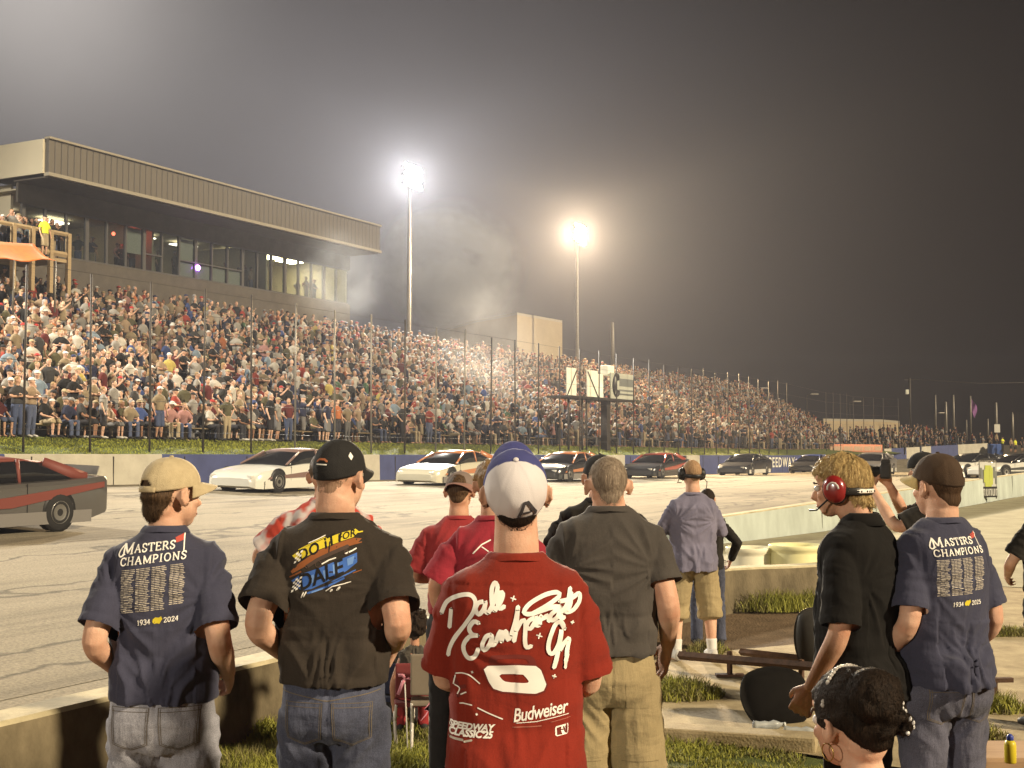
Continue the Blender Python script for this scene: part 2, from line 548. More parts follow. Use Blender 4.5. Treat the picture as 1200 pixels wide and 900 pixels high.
    T.rings([[L @ q for q in superell(0, -.004, z, hx, hf, hb, 36)] for z, hx, hf, hb in rings])
    slv_end = {}
    for sx in (-1, 1):
        Sh, E, Wr = arms[sx]
        sf = S['slv']
        inn = L @ Vector((sx * (sw - .12), -.006, zs - .045))
        if sf <= 1:
            e = Sh.lerp(E, sf)
            e2 = [Sh.lerp(E, t * sf) for t in (.12, .35, .6, .85)]
            r = S['slr']
            T.tube([inn, Sh] + e2 + [e], [(.054, .050), (.062, .058), (.9 * r, .9 * r), (r * .96, r * .96), (r, r), (r * 1.02, r * 1.02), (r * 1.03, r * 1.03)], seg=16, ref=(0, 1, 0))
        else:
            e = E.lerp(Wr, min(.97, sf - 1))
            T.tube([inn, Sh, Sh.lerp(E, .3), Sh.lerp(E, .7), E, E.lerp(e, .5), e], [.05, .058, .064, .060, .058, .052, .044], seg=14)
        slv_end[sx] = e
    sm = remesh(T, S['cvoxel'], 6 if not S['lod'] else 2, .5, S.get('decimate'))
    if not S['lod']: open_ends(sm, arms, S, hz_, L)
    if not S['lod'] and S['fold'] > 0:
        fold_shirt(sm, S, zs, arms, hz_, L)
    out['shirt'] = sm
    # ---- trousers
    Q = MB()
    kind = S['legs']
    pw = S.get('hipw', .168)
    if S['sit']:
        hz = S['sit']
        Q.rings([superell(0, -.01, z, hx, hf, hb, 28) for z, hx, hf, hb in ((hz - .09, pw * .9, .12, .13), (hz + .0, pw, .13, .13), (hz + .14, pw * .95, .12 , .115))])
    else:
        top = max(hz_ + .05, .58 * H)
        Q.rings([superell(0, -.008, z, hx, hf, hb, 32) for z, hx, hf, hb in
                 ((.455 * H, pw * .82, .085, .10), (.48 * H, pw * .97, .105, .128), (.515 * H, pw, .115, .138), (.55 * H, pw * .97, .115, .125), (top, pw * .92, .108, .105))])
        for sx in (-1, 1):
            Q.ell((sx * .082, -.052, .505 * H), (.082, .078, .10), None, 14, 10)
    for i, (Hp, K, A) in enumerate(legs):
        if kind == 'shorts':
            e = K.lerp(A, S.get('shortlen', .12))
            lw = S.get('legw', 1.0)
            Q.tube([Hp + Vector((0, 0, .02)), Hp.lerp(K, .3), Hp.lerp(K, .65), K, e], [.098 * lw, .100 * lw, .099 * lw, .099 * lw, .102 * lw], seg=16)
        else:
            lw = S.get('legw', 1.0)
            Q.tube([Hp + Vector((0, 0, .02)), Hp.lerp(K, .3), Hp.lerp(K, .65), K, K.lerp(A, .4), K.lerp(A, .8), A + Vector((0, 0, -.02))],
                   [.098 * lw, .097 * lw, .084 * lw, .074 * lw, .072 * lw, .068 * lw, .072 * lw], seg=16)
    tm = remesh(Q, S['cvoxel'] * 1.05, 5 if not S['lod'] else 2, .5, S.get('decimate'))
    if not S['lod']:
        fold_trousers(tm, S, legs)
    out['trousers'] = tm
    # ---- shoes and socks, one mesh per foot
    out['shoe'], out['sock'] = [], []
    for i, (Hp, K, A) in enumerate(legs):
        sx = -1 if i == 0 else 1
        b = Vector((A.x, A.y, 0))
        Z = MB()
        Z.tube([b + Vector((0, -.075, .045)), b + Vector((0, -.02, .05)), b + Vector((sx * .008, .08, .045)), b + Vector((sx * .014, .16, .035)), b + Vector((sx * .016, .20, .028))],
               [(.034, .042), (.042, .05), (.047, .044), (.046, .032), (.03, .024)], seg=12, ref=(1, 0, 0))
        Z.tube([b + Vector((0, -.02, .05)), A + Vector((0, -.005, .0))], [.045, .042], seg=10)
        out['shoe'].append(remesh(Z, .009 if not S['lod'] else .02, 2, .5, S.get('decimate')))
        if kind == 'shorts' and not S['lod'] and S.get('socks'):
            K_ = MB(); K_.tube([A + Vector((0, 0, -.05)), A, A.lerp(K, .12), A.lerp(K, .24)], [.042, .041, .043, .047], seg=14)
            out['sock'].append(remesh(K_, .007, 2))
    data = dict(HM=HM, L=L, zs=zs, zn=zn, arms=arms, legs=legs, S=S)
    return out, data

def open_ends(me, arms, S, hz, L):
    """cut the cloth open at the sleeve ends and the hem"""
    bm = bmesh.new(); bm.from_mesh(me)
    kill = []
    sf = S['slv']
    for f in bm.faces:
        c, n = f.calc_center_median(), f.normal
        if c.z < hz + .04 and n.z < -.55: kill.append(f); continue
        for sx in (-1, 1):
            Sh, E, Wr = arms[sx]
            if sf <= 1: a, ax, end = Sh, (E - Sh), sf
            else: a, ax, end = E, (Wr - E), min(.97, sf - 1)
            t = (c - a).dot(ax) / ax.length_squared
            d = (c - a - ax * t).length
            if abs(t - end) < .22 and t > end - .10 and d < S['slr'] * 1.12 and n.dot(ax.normalized()) > .55: kill.append(f); break
    bmesh.ops.delete(bm, geom=kill, context='FACES')
    bd = [v for v in bm.verts if any(e.is_boundary for e in v.link_edges)]
    for _ in range(5):
        new = {}
        for v in bd:
            nb = [e.other_vert(v).co for e in v.link_edges if e.is_boundary]
            if len(nb) >= 2: new[v] = v.co * .5 + (sum(nb, Vector()) / len(nb)) * .5
        for v, c in new.items(): v.co = c
    bm.to_mesh(me); bm.free(); me.update()

def fold_shirt(me, S, zs, arms, hz, L):
    n = len(me.vertices)
    co = np.empty(n * 3, 'f'); me.vertices.foreach_get('co', co); co = co.reshape(-1, 3)
    no = np.empty(n * 3, 'f'); me.vertices.foreach_get('normal', no); no = no.reshape(-1, 3)
    sd = S['seed'] * 7.31
    k = S['fold']
    pr = S.get('print')
    sw = S['sw']
    nz = noise.noise
    Li = L.inverted()
    xarm = {sx: (arms[sx][0], (arms[sx][1] - arms[sx][0])) for sx in (-1, 1)}
    for i in range(n):
        x, y, z = co[i]
        d = 0.0
        sx = 1 if x > 0 else -1
        sm_ = math.tanh(x / .05)
        # along-arm coordinate: sleeve folds ring the arm
        Sh, ax = xarm[sx]
        t = ((x - Sh.x) * ax.x + (y - Sh.y) * ax.y + (z - Sh.z) * ax.z) / ax.length_squared
        on_sleeve = sstep(.12, .4, t) * (1 if abs(x) > sw - .09 else 0)
        if on_sleeve > 0:
            d += on_sleeve * .005 * nz(Vector((x * 5 + sd, y * 5 + z * 6, t * 9)))
            d += on_sleeve * .0032 * (1 - abs(nz(Vector((x * 9, y * 14 + sd, z * 12)))) * 3)
            if t > S['slv'] - .09: d += .0022
        low = 1 - sstep(hz + .05, zs - .25, z)
        body = 1 - on_sleeve
        # radiating folds from the armpit
        ax_, az_ = sx * (sw - .06), zs - .15
        dx, dzz = x - ax_, z - az_
        rr = math.hypot(dx, dzz)
        th = math.atan2(dzz, -sx * dx)
        g = math.exp(-((rr - .12) / .13) ** 2)
        d += body * g * .011 * (1 - 2.6 * abs(nz(Vector((th * 2.8 + sx * 3 + sd, rr * 3, y * 2)))))
        # hanging folds (vertical), sag folds near the waist (slanted)
        d += body * low * .018 * nz(Vector((x * 11 + sd, y * 11, z * 1.6)))
        r1 = nz(Vector((x * 3.2 + sm_ * z * 2.2 + sd, y * 3, z * 9 - sm_ * x * 6)))
        d += body * low * .021 * (.55 - 2.2 * abs(r1))
        d += body * .0065 * nz(Vector((x * 8 + 9 + sd, y * 8, z * 5)))
        hemw = 1 - sstep(hz, hz + .16, z)
        d += body * hemw * .009 * nz(Vector((x * 4 + 31 + sd, y * 4, z * 19 + x * 6)))
        if S['pull']:
            d += body * .010 * S['pull'] * math.exp(-((z - hz - .13) / .1) ** 2) * (.5 - 2 * abs(nz(Vector((x * 2 + sd, 5, z * 16 - abs(x) * 16)))))
        if pr and y < 0 and pr[0] < x < pr[1] and pr[2] < z < pr[3]:
            d *= .45
        if z < hz + .022 and body > .5: d += .002
        # shoulder seam
        d -= body * .0025 * math.exp(-((abs(x) - (sw - .05)) / .006) ** 2) * sstep(zs - .16, zs - .1, z)
        d = d * k
        lo_ = -.011 + .008 * (1 - sstep(hz + .02, hz + .22, z)) * body
        if d < lo_: d = lo_
        co[i] += no[i] * d
    me.vertices.foreach_set('co', co.reshape(-1)); me.update()

def fold_trousers(me, S, legs):
    n = len(me.vertices)
    co = np.empty(n * 3, 'f'); me.vertices.foreach_get('co', co); co = co.reshape(-1, 3)
    no = np.empty(n * 3, 'f'); me.vertices.foreach_get('normal', no); no = no.reshape(-1, 3)
    H = S['H']; sd = S['seed'] * 3.7; nz = noise.noise
    f = S.get('tfold', 1.0)
    for i in range(n):
        x, y, z = co[i]
        sx = 1 if x > 0 else -1
        knee = math.exp(-((z - .26 * H) / .14) ** 2)
        crot = math.exp(-((z - .44 * H) / .09) ** 2)
        d = .009 * (knee + .35) * (.5 - 2 * abs(nz(Vector((x * 5 + sx * 2 + sd, y * 5, z * 13 + y * 6 * sx)))))
        d += .013 * crot * (.45 - 2 * abs(nz(Vector((x * 4 + sd, y * 4, z * 12 - abs(x) * 16)))))
        d += .008 * nz(Vector((x * 12 + sd, y * 12, z * 2.2)))
        d -= .006 * math.exp(-(x / .006) ** 2) * sstep(.46 * H, .49 * H, z) * (1 if y < 0 else .5)   # seat seam
        d -= .003 * math.exp(-((y + .0) / .006) ** 2) * (1 if abs(x) > .11 else 0)                   # side seam
        co[i] += no[i] * d * f
    me.vertices.foreach_set('co', co.reshape(-1)); me.update()

SKIN = {}
def skin(i):
    cols = [(.50, .29, .19), (.58, .36, .25), (.43, .235, .15), (.30, .16, .095), (.20, .10, .06)]
    if i not in SKIN: SKIN[i] = skin_mat("skin %d" % i, cols[i])
    return SKIN[i]

def make_hair(parent, data, body_me, m, style, name="hair"):
    """hair shell fitted on the head; style(p)->thickness (<=0: no hair) for a head-local direction point"""
    HM = data['HM']; Hi = HM.inverted()
    bvh = BVHTree.FromPolygons([v.co for v in body_me.vertices], [p.vertices for p in body_me.polygons])
    nu, nv = 96, 64
    vs, ok = [], []
    c = Vector((0, -.010, .02))
    for i in range(nv + 1):
        th = PI * i / nv * .86
        for k in range(nu):
            w = 2 * PI * k / nu
            d = Vector((math.sin(th) * math.cos(w), math.sin(th) * math.sin(w), math.cos(th)))
            o = HM @ (c + d * .25)
            dirw = (HM.to_3x3() @ -d).normalized()
            loc, nn, ii, dist = bvh.ray_cast(o, dirw, .35)
            lp = Hi @ loc if loc is not None else c + d * .09
            # ears out of the way: clamp to the skull ellipsoid
            e = 1 / math.sqrt((d.x / .0765) ** 2 + (d.y / .097) ** 2 + (d.z / .093) ** 2)
            if (lp - c).length > e + .004 and d.z > -.45: lp = c + d * (e + .001)
            t = style(lp, d)
            ok.append(t > 0)
            vs.append(HM @ (lp + d * (max(t, 0) - .002)))
    fs = []
    for i in range(nv):
        for k in range(nu):
            l = (k + 1) % nu
            q = (i * nu + k, (i + 1) * nu + k, (i + 1) * nu + l, i * nu + l)
            if sum(ok[j] for j in q) >= 2: fs.append(q)
    return mesh_obj(name, vs, fs, m, parent, True)

def hairline(front=.07, side=.012, nape=-.07, t=.010, seed=0, tuft=.35, ear=-.03, cap=False):
    def f(p, d):
        # hairline height as a function of where round the head
        a = math.atan2(d.y, abs(d.x))            # pi/2 = front, -pi/2 = back
        if a > .75: hl = front
        elif a > .30: hl = side + (front - side) * sstep(.30, .75, a)
        elif a > -.05: hl = ear + (side - ear) * sstep(.05, .30, a)
        elif a > -.40: hl = side + .008
        else: hl = side + (nape - side) * (.45 * sstep(-.40, -.70, a) + .55 * sstep(-.55, -1.40, a))
        hl += .004 * noise.noise(Vector((p.x * 60, p.y * 60, seed)))
        g = (p.z - hl) / .02
        if g <= 0: return 0
        th = t * min(1, g) ** .7
        th *= 1 + tuft * noise.noise(Vector((p.x * 45 + seed, p.y * 45, p.z * 22))) + tuft * .6 * noise.noise(Vector((p.x * 110 + seed, p.y * 110, p.z * 30)))
        if cap: th = min(th, .0025 + (t - .0025) * sstep(.022, -.012, p.z)) if t > .0025 else th
        return max(th, .0005)
    return f

def make_cap(parent, data, crown_mat, brim_mat=None, back=False, rim=(.046, .012), arch=False, tall=0.0, wide=1.0, brim_len=.075, flip=0, flat=False, extra=None, tilt=0):
    """ball cap: crown part with panel seams, brim and top button as sub-parts"""
    HM = data['HM'].copy()
    if tilt: HM = HM @ Matrix.Translation((0, 0, .02)) @ Matrix.Rotation(tilt, 4, 'X') @ Matrix.Translation((0, 0, -.02))
    if back: HM = HM @ Matrix.Rotation(PI, 4, 'Z')
    c = Vector((0, -.010, .028))
    rx, ry, rzz = .0855 * wide, .1035 * wide, .094 + tall
    nu, nv = 96, 26
    rf, rb = rim                # rim height at front, at back (head frame)
    vs, keep = [], []
    def rimz(yy): return rb + (rf - rb) * (yy / .10 + 1) / 2
    for i in range(nv + 1):
        for k in range(nu):
            w = 2 * PI * k / nu
            cx, sy = math.cos(w), math.sin(w)
            zr = (rimz(sy * .1) - c.z) / rzz
            th1 = math.acos(max(-1, min(1, zr)))
            th = th1 * i / nv
            e = .88
            px = math.sin(th) ** e if th > 0 else 0
            seam = 1 - .010 * max(0, 1 - abs(((w / (PI / 3)) % 1) - .5 - (-.5 if ((w / (PI / 3)) % 1) < .0 else 0)) * 0)
            f6 = abs((w / (PI / 3) + .5) % 1 - .5)     # distance to the nearest of six seams
            seam = 1 - .012 * math.exp(-(f6 / .03) ** 2) * sstep(0, .25, th)
            zf = math.cos(th)
            z = c.z + rzz * zf
            hi = 1 + .03 * max(0, sy) * math.sin(th) * (zf > 0)
            p = Vector((rx * px * cx * seam * hi, c.y + ry * px * sy * seam * hi, z))
            p += Vector((cx, sy, 0)) * .0025 * noise.noise(Vector((cx * 3, sy * 3, z * 30)))
            vs.append(HM @ p)
            keep.append((cx, sy, z))
    fs = []
    for i in range(nv):
        for k in range(nu):
            l = (k + 1) % nu
            if arch:
                cx, sy, z = keep[i * nu + k]
                if sy < 0 and (cx / .46) ** 2 + ((z - rb - .004) / .040) ** 2 < 1 and i < nv - 3: continue
            fs.append((i * nu + k, (i + 1) * nu + k, (i + 1) * nu + l, i * nu + l))
    crown = mesh_obj("cap", vs, fs, crown_mat, parent, True)
    data['CAPM'] = HM
    so = crown.modifiers.new("t", 'SOLIDIFY'); so.thickness = .003; so.offset = -1
    # brim
    bv, bf = [], []
    n1, n2 = 28, 8
    for j in range(n2 + 1):
        for k in range(n1 + 1):
            a = PI * (.5 - .40 + .80 * k / n1)
            s = (a - PI / 2) / (.40 * PI)
            ext = brim_len * (1 - abs(s) ** 2.6) * j / n2
            bx, by = rx * 1.0 * math.cos(a), c.y + ry * 1.02 * math.sin(a)
            droop = -.020 * (s * s) * (j / n2) * (0 if flat else 1) - .010 * (j / n2) + flip * (j / n2)
            bv.append(HM @ Vector((bx * (1 + .0 * j), by + ext, rimz(.1 * math.sin(a)) + .004 - (.02 * (1 - math.sin(a)) if not flat else 0) * (j / n2) + droop)))
    for j in range(n2):
        for k in range(n1):
            q = j * (n1 + 1) + k
            bf.append((q, q + 1, q + n1 + 2, q + n1 + 1))
    br = mesh_obj("brim", bv, bf, brim_mat or crown_mat, crown, True)
    so = br.modifiers.new("t", 'SOLIDIFY'); so.thickness = .004; so.offset = 0
    b = MB(); b.ell(HM @ Vector((0, c.y, c.z + rzz + .002)), (.008, .008, .004), HM.to_3x3(), 10, 6)
    b.build("button", crown_mat, crown, True)
    if arch:
        s_ = MB()
        pts = []
        for k in range(13):
            a = -PI / 2 + (k / 12 - .5) * 1.15
            pts.append(HM @ Vector((rx * 1.01 * math.cos(a), c.y + ry * 1.01 * math.sin(a), rb + .008)))
        up = HM.to_3x3() @ Vector((0, 0, 1))
        s_.tube(pts, [(.0085, .002)] * 13, seg=8, ref=up)
        s_.build("strap", brim_mat or crown_mat, crown, True)
    return crown

def make_eyes(parent, data):
    HM = data['HM']
    for sx in (-1, 1):
        m = MB(); m.ell(HM @ Vector((sx * .031, .077, .004)), (.0115, .0115, .0115), HM.to_3x3(), 12, 8)
        e = m.build("eye", plain("eye white", (.6, .56, .52), .25), parent, True)
        m = MB(); m.ell(HM @ Vector((sx * .031, .0855, .004)), (.0055, .0038, .0055), HM.to_3x3(), 10, 6)
        m.build("iris", plain("eye dark", (.03, .02, .015), .2), e, True)
        m = MB()
        m.tube([HM @ Vector((sx * .014, .0885, .022)), HM @ Vector((sx * .032, .087, .027)), HM @ Vector((sx * .050, .074, .022))], [.003, .0042, .0025], seg=6)
        m.build("eyebrow", plain("brow hair", (.06, .035, .02), .8), parent, True)
    m = MB()
    m.tube([HM @ Vector((-.022, .084, -.0625)), HM @ Vector((0, .0945, -.0625)), HM @ Vector((.022, .084, -.0625))], [.002, .0035, .002], seg=6)
    m.build("mouth", plain("lip", (.30, .10, .08), .5), parent, True)

def make_person(S, X, Y, yaw, label, mats, group=None, z=0, hair=None, cap=None, eyes=True, scale=1):
    """builds a person whose root is the continuous body mesh"""
    ms, D = person_meshes(S)
    body = obj_from_mesh("person", ms['body'], mats.get('skin', skin(0)))
    body.location = (X, Y, z); body.rotation_euler = (0, 0, math.radians(yaw)); body.scale = (scale,) * 3
    tag(body, label, "person", group)
    D['body'] = body
    D['shirt'] = obj_from_mesh(mats.get('top_name', "shirt"), ms['shirt'], mats['shirt'], body)
    D['trousers'] = obj_from_mesh({'jeans': "jeans", 'shorts': "shorts"}.get(D['S']['legs'], "trousers"), ms['trousers'], mats['trousers'], body)
    for q in ms['shoe']: obj_from_mesh("shoe", q, mats.get('shoes', MATS.get('shoe dark')), body)
    for q in ms['sock']: obj_from_mesh("sock", q, mats.get('socks'), body)
    if D['S']['collar']:
        L = D['L']; zs = D['zs']; nr = D['S']['neckr']
        vs, fs = [], []
        prof = [(.027, .0635), (.0235, .0715), (.017, .0785), (.010, .083), (.005, .082), (.003, .073)]
        n_ = 48
        for k in range(n_):
            w = 2 * PI * k / n_
            c, yy = math.cos(w), math.sin(w)
            for dr, dz in prof:
                vs.append(L @ Vector(((nr + dr) * c, -.006 + (.040 + dr if yy > 0 else .052 + dr) * yy + .0, zs + dz + .004 - .034 * max(0, yy) - .006 * abs(c) * (dr / .027))))
        q = len(prof)
        for k in range(n_):
            for a in range(q - 1): fs.append((k * q + a, ((k + 1) % n_) * q + a, ((k + 1) % n_) * q + a + 1, k * q + a + 1))
        mesh_obj("collar", vs, fs, mats.get('collar', mats['shirt']), D['shirt'], True)
    if hair:
        D['hair'] = make_hair(body, D, ms['body'], hair[0], hair[1])
        if len(hair) > 2: add_strands(D['hair'], D, **hair[2])
    if cap: D['cap'] = make_cap(body, D, **cap)
    if eyes: make_eyes(body, D)
    return D

def project(D, polys, name, m, off=.0022, part='shirt', parent=None, bvh=None):
    """lays flat print shapes (lists of 3D faces, given in x, z) on the back of a garment"""
    me = D[part].data
    if 'bvh_' + part not in D:
        D['bvh_' + part] = BVHTree.FromPolygons([v.co for v in me.vertices], [p.vertices for p in me.polygons])
    bv = D['bvh_' + part]
    vs, fs = [], []
    for j, (V2, F2) in enumerate(polys):
        n0 = len(vs)
        okv = True
        tmp = []
        for x, z in V2:
            loc, no, _, _ = bv.ray_cast(Vector((x, -1.0, z)), Vector((0, 1, 0)), 1.2)
            if loc is None: okv = False; break
            tmp.append(loc + no * (off * .45 + .00014 * (j % 24) + 1.2e-6 * len(tmp)))
        if not okv: continue
        vs += tmp
        fs += [tuple(i + n0 for i in f) for f in F2]
    return mesh_obj(name, vs, fs, m, parent or D[part], True)

def stroke(pts, w, step=.004, w1=None):
    """ribbon of width w along 2D pts"""
    P = [Vector((p[0], p[1])) for p in pts]
    Q = []
    for i in range(len(P) - 1):
        n = max(1, int((P[i + 1] - P[i]).length / step))
        Q += [P[i].lerp(P[i + 1], k / n) for k in range(n)]
    Q.append(P[-1])
    V, Fc = [], []
    for i, p in enumerate(Q):
        t = (Q[min(i + 1, len(Q) - 1)] - Q[max(i - 1, 0)])
        t = t.normalized() if t.length > 0 else Vector((1, 0))
        nn = Vector((-t.y, t.x)) * w / 2
        V += [tuple(p + nn), tuple(p), tuple(p - nn)]
        if i:
            a = (i - 1) * 3
            Fc += [(a, a + 1, a + 4, a + 3), (a + 1, a + 2, a + 5, a + 4)]
    # round ends
    for e, q in ((0, Q[0]), (len(Q) - 1, Q[-1])):
        t = (Q[1] - Q[0]) if e == 0 else (Q[-2] - Q[-1])
        t = t.normalized() if t.length > 0 else Vector((1, 0))
        tip = len(V); V.append(tuple(q - t * w * .42))
        Fc += [(e * 3, e * 3 + 1, tip), (e * 3 + 1, e * 3 + 2, tip)]
    return V, Fc

def poly2(pts, step=.012):
    """filled convex-ish polygon, gridded so that it can follow a surface"""
    bm = bmesh.new()
    bm.faces.new([bm.verts.new((p[0], p[1], 0)) for p in pts])
    return _grid(bm, step)

def _grid(bm, step):
    for ax in (0, 1):
        lo = min(v.co[ax] for v in bm.verts); hi = max(v.co[ax] for v in bm.verts)
        n = int((hi - lo) / step)
        for k in range(1, n + 1):
            no = Vector((0, 0, 0)); no[ax] = 1
            co = Vector((0, 0, 0)); co[ax] = lo + (hi - lo) * k / (n + 1)
            bmesh.ops.bisect_plane(bm, geom=bm.verts[:] + bm.edges[:] + bm.faces[:], plane_co=co, plane_no=no)
    bm.verts.index_update()
    out = ([(v.co.x, v.co.y) for v in bm.verts], [tuple(v.index for v in f.verts) for f in bm.faces])
    bm.free()
    return out

def text2(s, size, x=0, z=0, shear=0, rot=0, step=.012, bold=0, spacing=1.0, align='LEFT', sx=1.0):
    cu = bpy.data.curves.new("t", 'FONT')
    cu.body = s; cu.size = size; cu.shear = shear; cu.offset = bold; cu.space_character = spacing; cu.align_x = align; cu.resolution_u = 3
    o = bpy.data.objects.new("t", cu); WS.collection.objects.link(o)
    dg = WS.view_layers[0].depsgraph
    dg.update()
    me = bpy.data.meshes.new_from_object(o.evaluated_get(dg))
    bpy.data.objects.remove(o); bpy.data.curves.remove(cu)
    bm = bmesh.new(); bm.from_mesh(me); bpy.data.meshes.remove(me)
    M = Matrix.Translation((x, z, 0)) @ Matrix.Rotation(rot, 4, 'Z') @ Matrix.Scale(sx, 4, (1, 0, 0))
    bm.transform(M)
    for f in bm.faces:
        f.normal_update()
    return _grid(bm, step)

def xf2(polys, x=0, z=0, rot=0, s=1):
    c, n = math.cos(rot), math.sin(rot)
    return [([(x + s * (c * a - n * b), z + s * (n * a + c * b)) for a, b in V], Fc) for V, Fc in polys]

# stroke letters with serifs, in a unit box (height 1)
SERIF = {
    'M': (1.05, [((.12, 0), (.12, 1)), ((.12, 1), (.52, .12)), ((.52, .12), (.92, 1)), ((.92, 1), (.92, 0)), ((0, 0), (.26, 0)), ((.78, 0), (1.05, 0)), ((0, 1), (.14, 1)), ((.9, 1), (1.05, 1))]),
    'A': (.9, [((.1, 0), (.45, 1)), ((.45, 1), (.8, 0)), ((.22, .36), (.68, .36)), ((0, 0), (.24, 0)), ((.66, 0), (.92, 0))]),
    'S': (.6, [((.55, .75), (.52, .92), (.3, 1), (.1, .9), (.08, .7), (.3, .52), (.52, .35), (.52, .12), (.3, 0), (.1, .06), (.06, .28))]),
    'T': (.75, [((.37, 0), (.37, 1)), ((.03, 1), (.72, 1)), ((.22, 0), (.52, 0)), ((.03, 1), (.03, .8)), ((.72, 1), (.72, .8))]),
    'E': (.68, [((.12, 0), (.12, 1)), ((.0, 1), (.6, 1)), ((.12, .52), (.48, .52)), ((0, 0), (.62, 0)), ((.6, 1), (.6, .82)), ((.62, 0), (.62, .2))]),
    'R': (.8, [((.12, 0), (.12, 1)), ((0, 1), (.4, 1), (.58, .88), (.58, .64), (.4, .5), (.12, .5)), ((.36, .5), (.75, 0)), ((0, 0), (.26, 0)), ((.68, 0), (.84, 0))]),
    'C': (.85, [((.75, .78), (.62, .95), (.42, 1), (.18, .88), (.07, .5), (.18, .12), (.42, 0), (.65, .06), (.77, .24)), ((.75, .98), (.75, .74))]),
    'H': (.92, [((.13, 0), (.13, 1)), ((.77, 0), (.77, 1)), ((.13, .5), (.77, .5)), ((0, 0), (.27, 0)), ((.63, 0), (.91, 0)), ((0, 1), (.27, 1)), ((.63, 1), (.91, 1))]),
    'P': (.72, [((.13, 0), (.13, 1)), ((0, 1), (.4, 1), (.6, .87), (.6, .6), (.4, .46), (.13, .46)), ((0, 0), (.3, 0))]),
    'I': (.4, [((.18, 0), (.18, 1)), ((.03, 0), (.34, 0)), ((.03, 1), (.34, 1))]),
    'O': (.95, [((.45, 1), (.18, .88), (.06, .5), (.18, .12), (.45, 0), (.72, .12), (.84, .5), (.72, .88), (.45, 1))]),
    'N': (.95, [((.13, 0), (.13, 1)), ((.13, 1), (.76, 0)), ((.76, 0), (.76, 1)), ((0, 0), (.27, 0)), ((0, 1), (.13, 1)), ((.62, 1), (.9, 1))]),
    '1': (.4, [((.2, 0), (.2, 1)), ((.2, 1), (.06, .85)), ((.05, 0), (.36, 0))]),
    '2': (.6, [((.06, .75), (.15, .95), (.35, 1), (.5, .85), (.48, .65), (.05, 0)), ((.05, 0), (.55, 0), (.55, .15))]),
    '3': (.58, [((.06, .85), (.25, 1), (.48, .9), (.48, .65), (.25, .54)), ((.25, .54), (.5, .45), (.52, .15), (.28, 0), (.05, .12))]),
    '4': (.62, [((.42, 0), (.42, 1)), ((.42, 1), (.03, .3)), ((.03, .3), (.58, .3))]),
    '5': (.58, [((.5, 1), (.12, 1)), ((.12, 1), (.08, .55)), ((.08, .55), (.3, .62), (.52, .45), (.5, .12), (.25, 0), (.05, .1))]),
    '9': (.58, [((.5, .7), (.4, .45), (.15, .45), (.06, .7), (.15, .95), (.38, 1), (.5, .8), (.45, .3), (.2, 0))]),
    '0': (.62, [((.3, 1), (.1, .85), (.06, .5), (.1, .15), (.3, 0), (.5, .15), (.54, .5), (.5, .85), (.3, 1))]),
}
def serif(s, h, x=0, z=0, w=.15, gap=.16, step=.004):
    out = []
    for ch in s:
        if ch in SERIF:
            adv, st = SERIF[ch]
            for p in st:
                q = [(x + a * h, z + b * h) for a, b in p]
                if len(q) > 3: q = [tuple(v) for v in catmull([(a, b, 0) for a, b in q], step)]
                horiz = len(p) == 2 and abs(p[0][1] - p[1][1]) < .01
                out.append(stroke([(a[0], a[1]) for a in q], h * (w * .62 if horiz else w), step))
            x += (adv + gap) * h
        else:
            x += .5 * h
    return out, x

def add_strands(ho, D, n=3500, length=.035, lift=.004, w=.0011, flow=None, seed=1, jit=.35, zmax=1):
    """combed locks over the hair surface, kept in the hair's own mesh"""
    me = ho.data
    rnd = random.Random(seed)
    HM = D['HM']; Hi = HM.inverted(); H3 = HM.to_3x3()
    bv = BVHTree.FromPolygons([v.co for v in me.vertices], [p.vertices for p in me.polygons])
    areas = [p.area for p in me.polygons]
    ids = rnd.choices(range(len(areas)), areas, k=n)
    V = [tuple(v.co) for v in me.vertices]; Fc = [tuple(p.vertices) for p in me.polygons]
    for i in ids:
        p0 = me.polygons[i].center.copy(); nn = me.polygons[i].normal.copy()
        if (Hi @ p0).z > zmax: continue
        L_ = length * rnd.uniform(.6, 1.25)
        lf = lift * rnd.uniform(.3, 1.6)
        p = p0.copy(); pts = []
        clump = Vector((noise.noise(p0 * 38), noise.noise(p0 * 38 + Vector((9, 0, 0))), noise.noise(p0 * 38 + Vector((0, 9, 0))))) * .8
        for k in range(5):
            lp = Hi @ p
            f = H3 @ flow(lp) + clump * jit + Vector((rnd.gauss(0, jit * .3), rnd.gauss(0, jit * .3), rnd.gauss(0, jit * .3)))
            f = f - nn * f.dot(nn)
            if f.length < 1e-5: break
            f.normalize()
            pts.append((p + nn * (lf * (k / 4) + .0006), f, nn.copy()))
            q = p + f * (L_ / 4)
            loc, n2, _, dist = bv.find_nearest(q, .05)
            if loc is None: break
            if k > 2 and (loc - q).length > .004: loc = q       # tips may leave the surface
            p, nn = loc, n2
        if len(pts) < 3: continue
        b = len(V)
        for k, (c, f, m_) in enumerate(pts):
            s_ = f.cross(m_).normalized() * w * (1 - .75 * k / (len(pts) - 1))
            V += [tuple(c - s_), tuple(c + s_)]
        for k in range(len(pts) - 1): Fc.append((b + 2 * k, b + 2 * k + 1, b + 2 * k + 3, b + 2 * k + 2))
    m2 = bpy.data.meshes.new("hair"); m2.from_pydata(V, [], Fc)
    m2.polygons.foreach_set("use_smooth", [True] * len(m2.polygons))
    m2.materials.append(me.materials[0])
    ho.data = m2
def flow_crown(c=(0, -.045, .105), down=.9, fwd=0):
    c = Vector(c)
    def f(p):
        d = p - c
        return Vector((d.x, d.y + fwd, d.z * .2 - down * .09))
    return f
def flow_to(t):
    t = Vector(t)
    return lambda p: t - p
HAZE = 0.00028
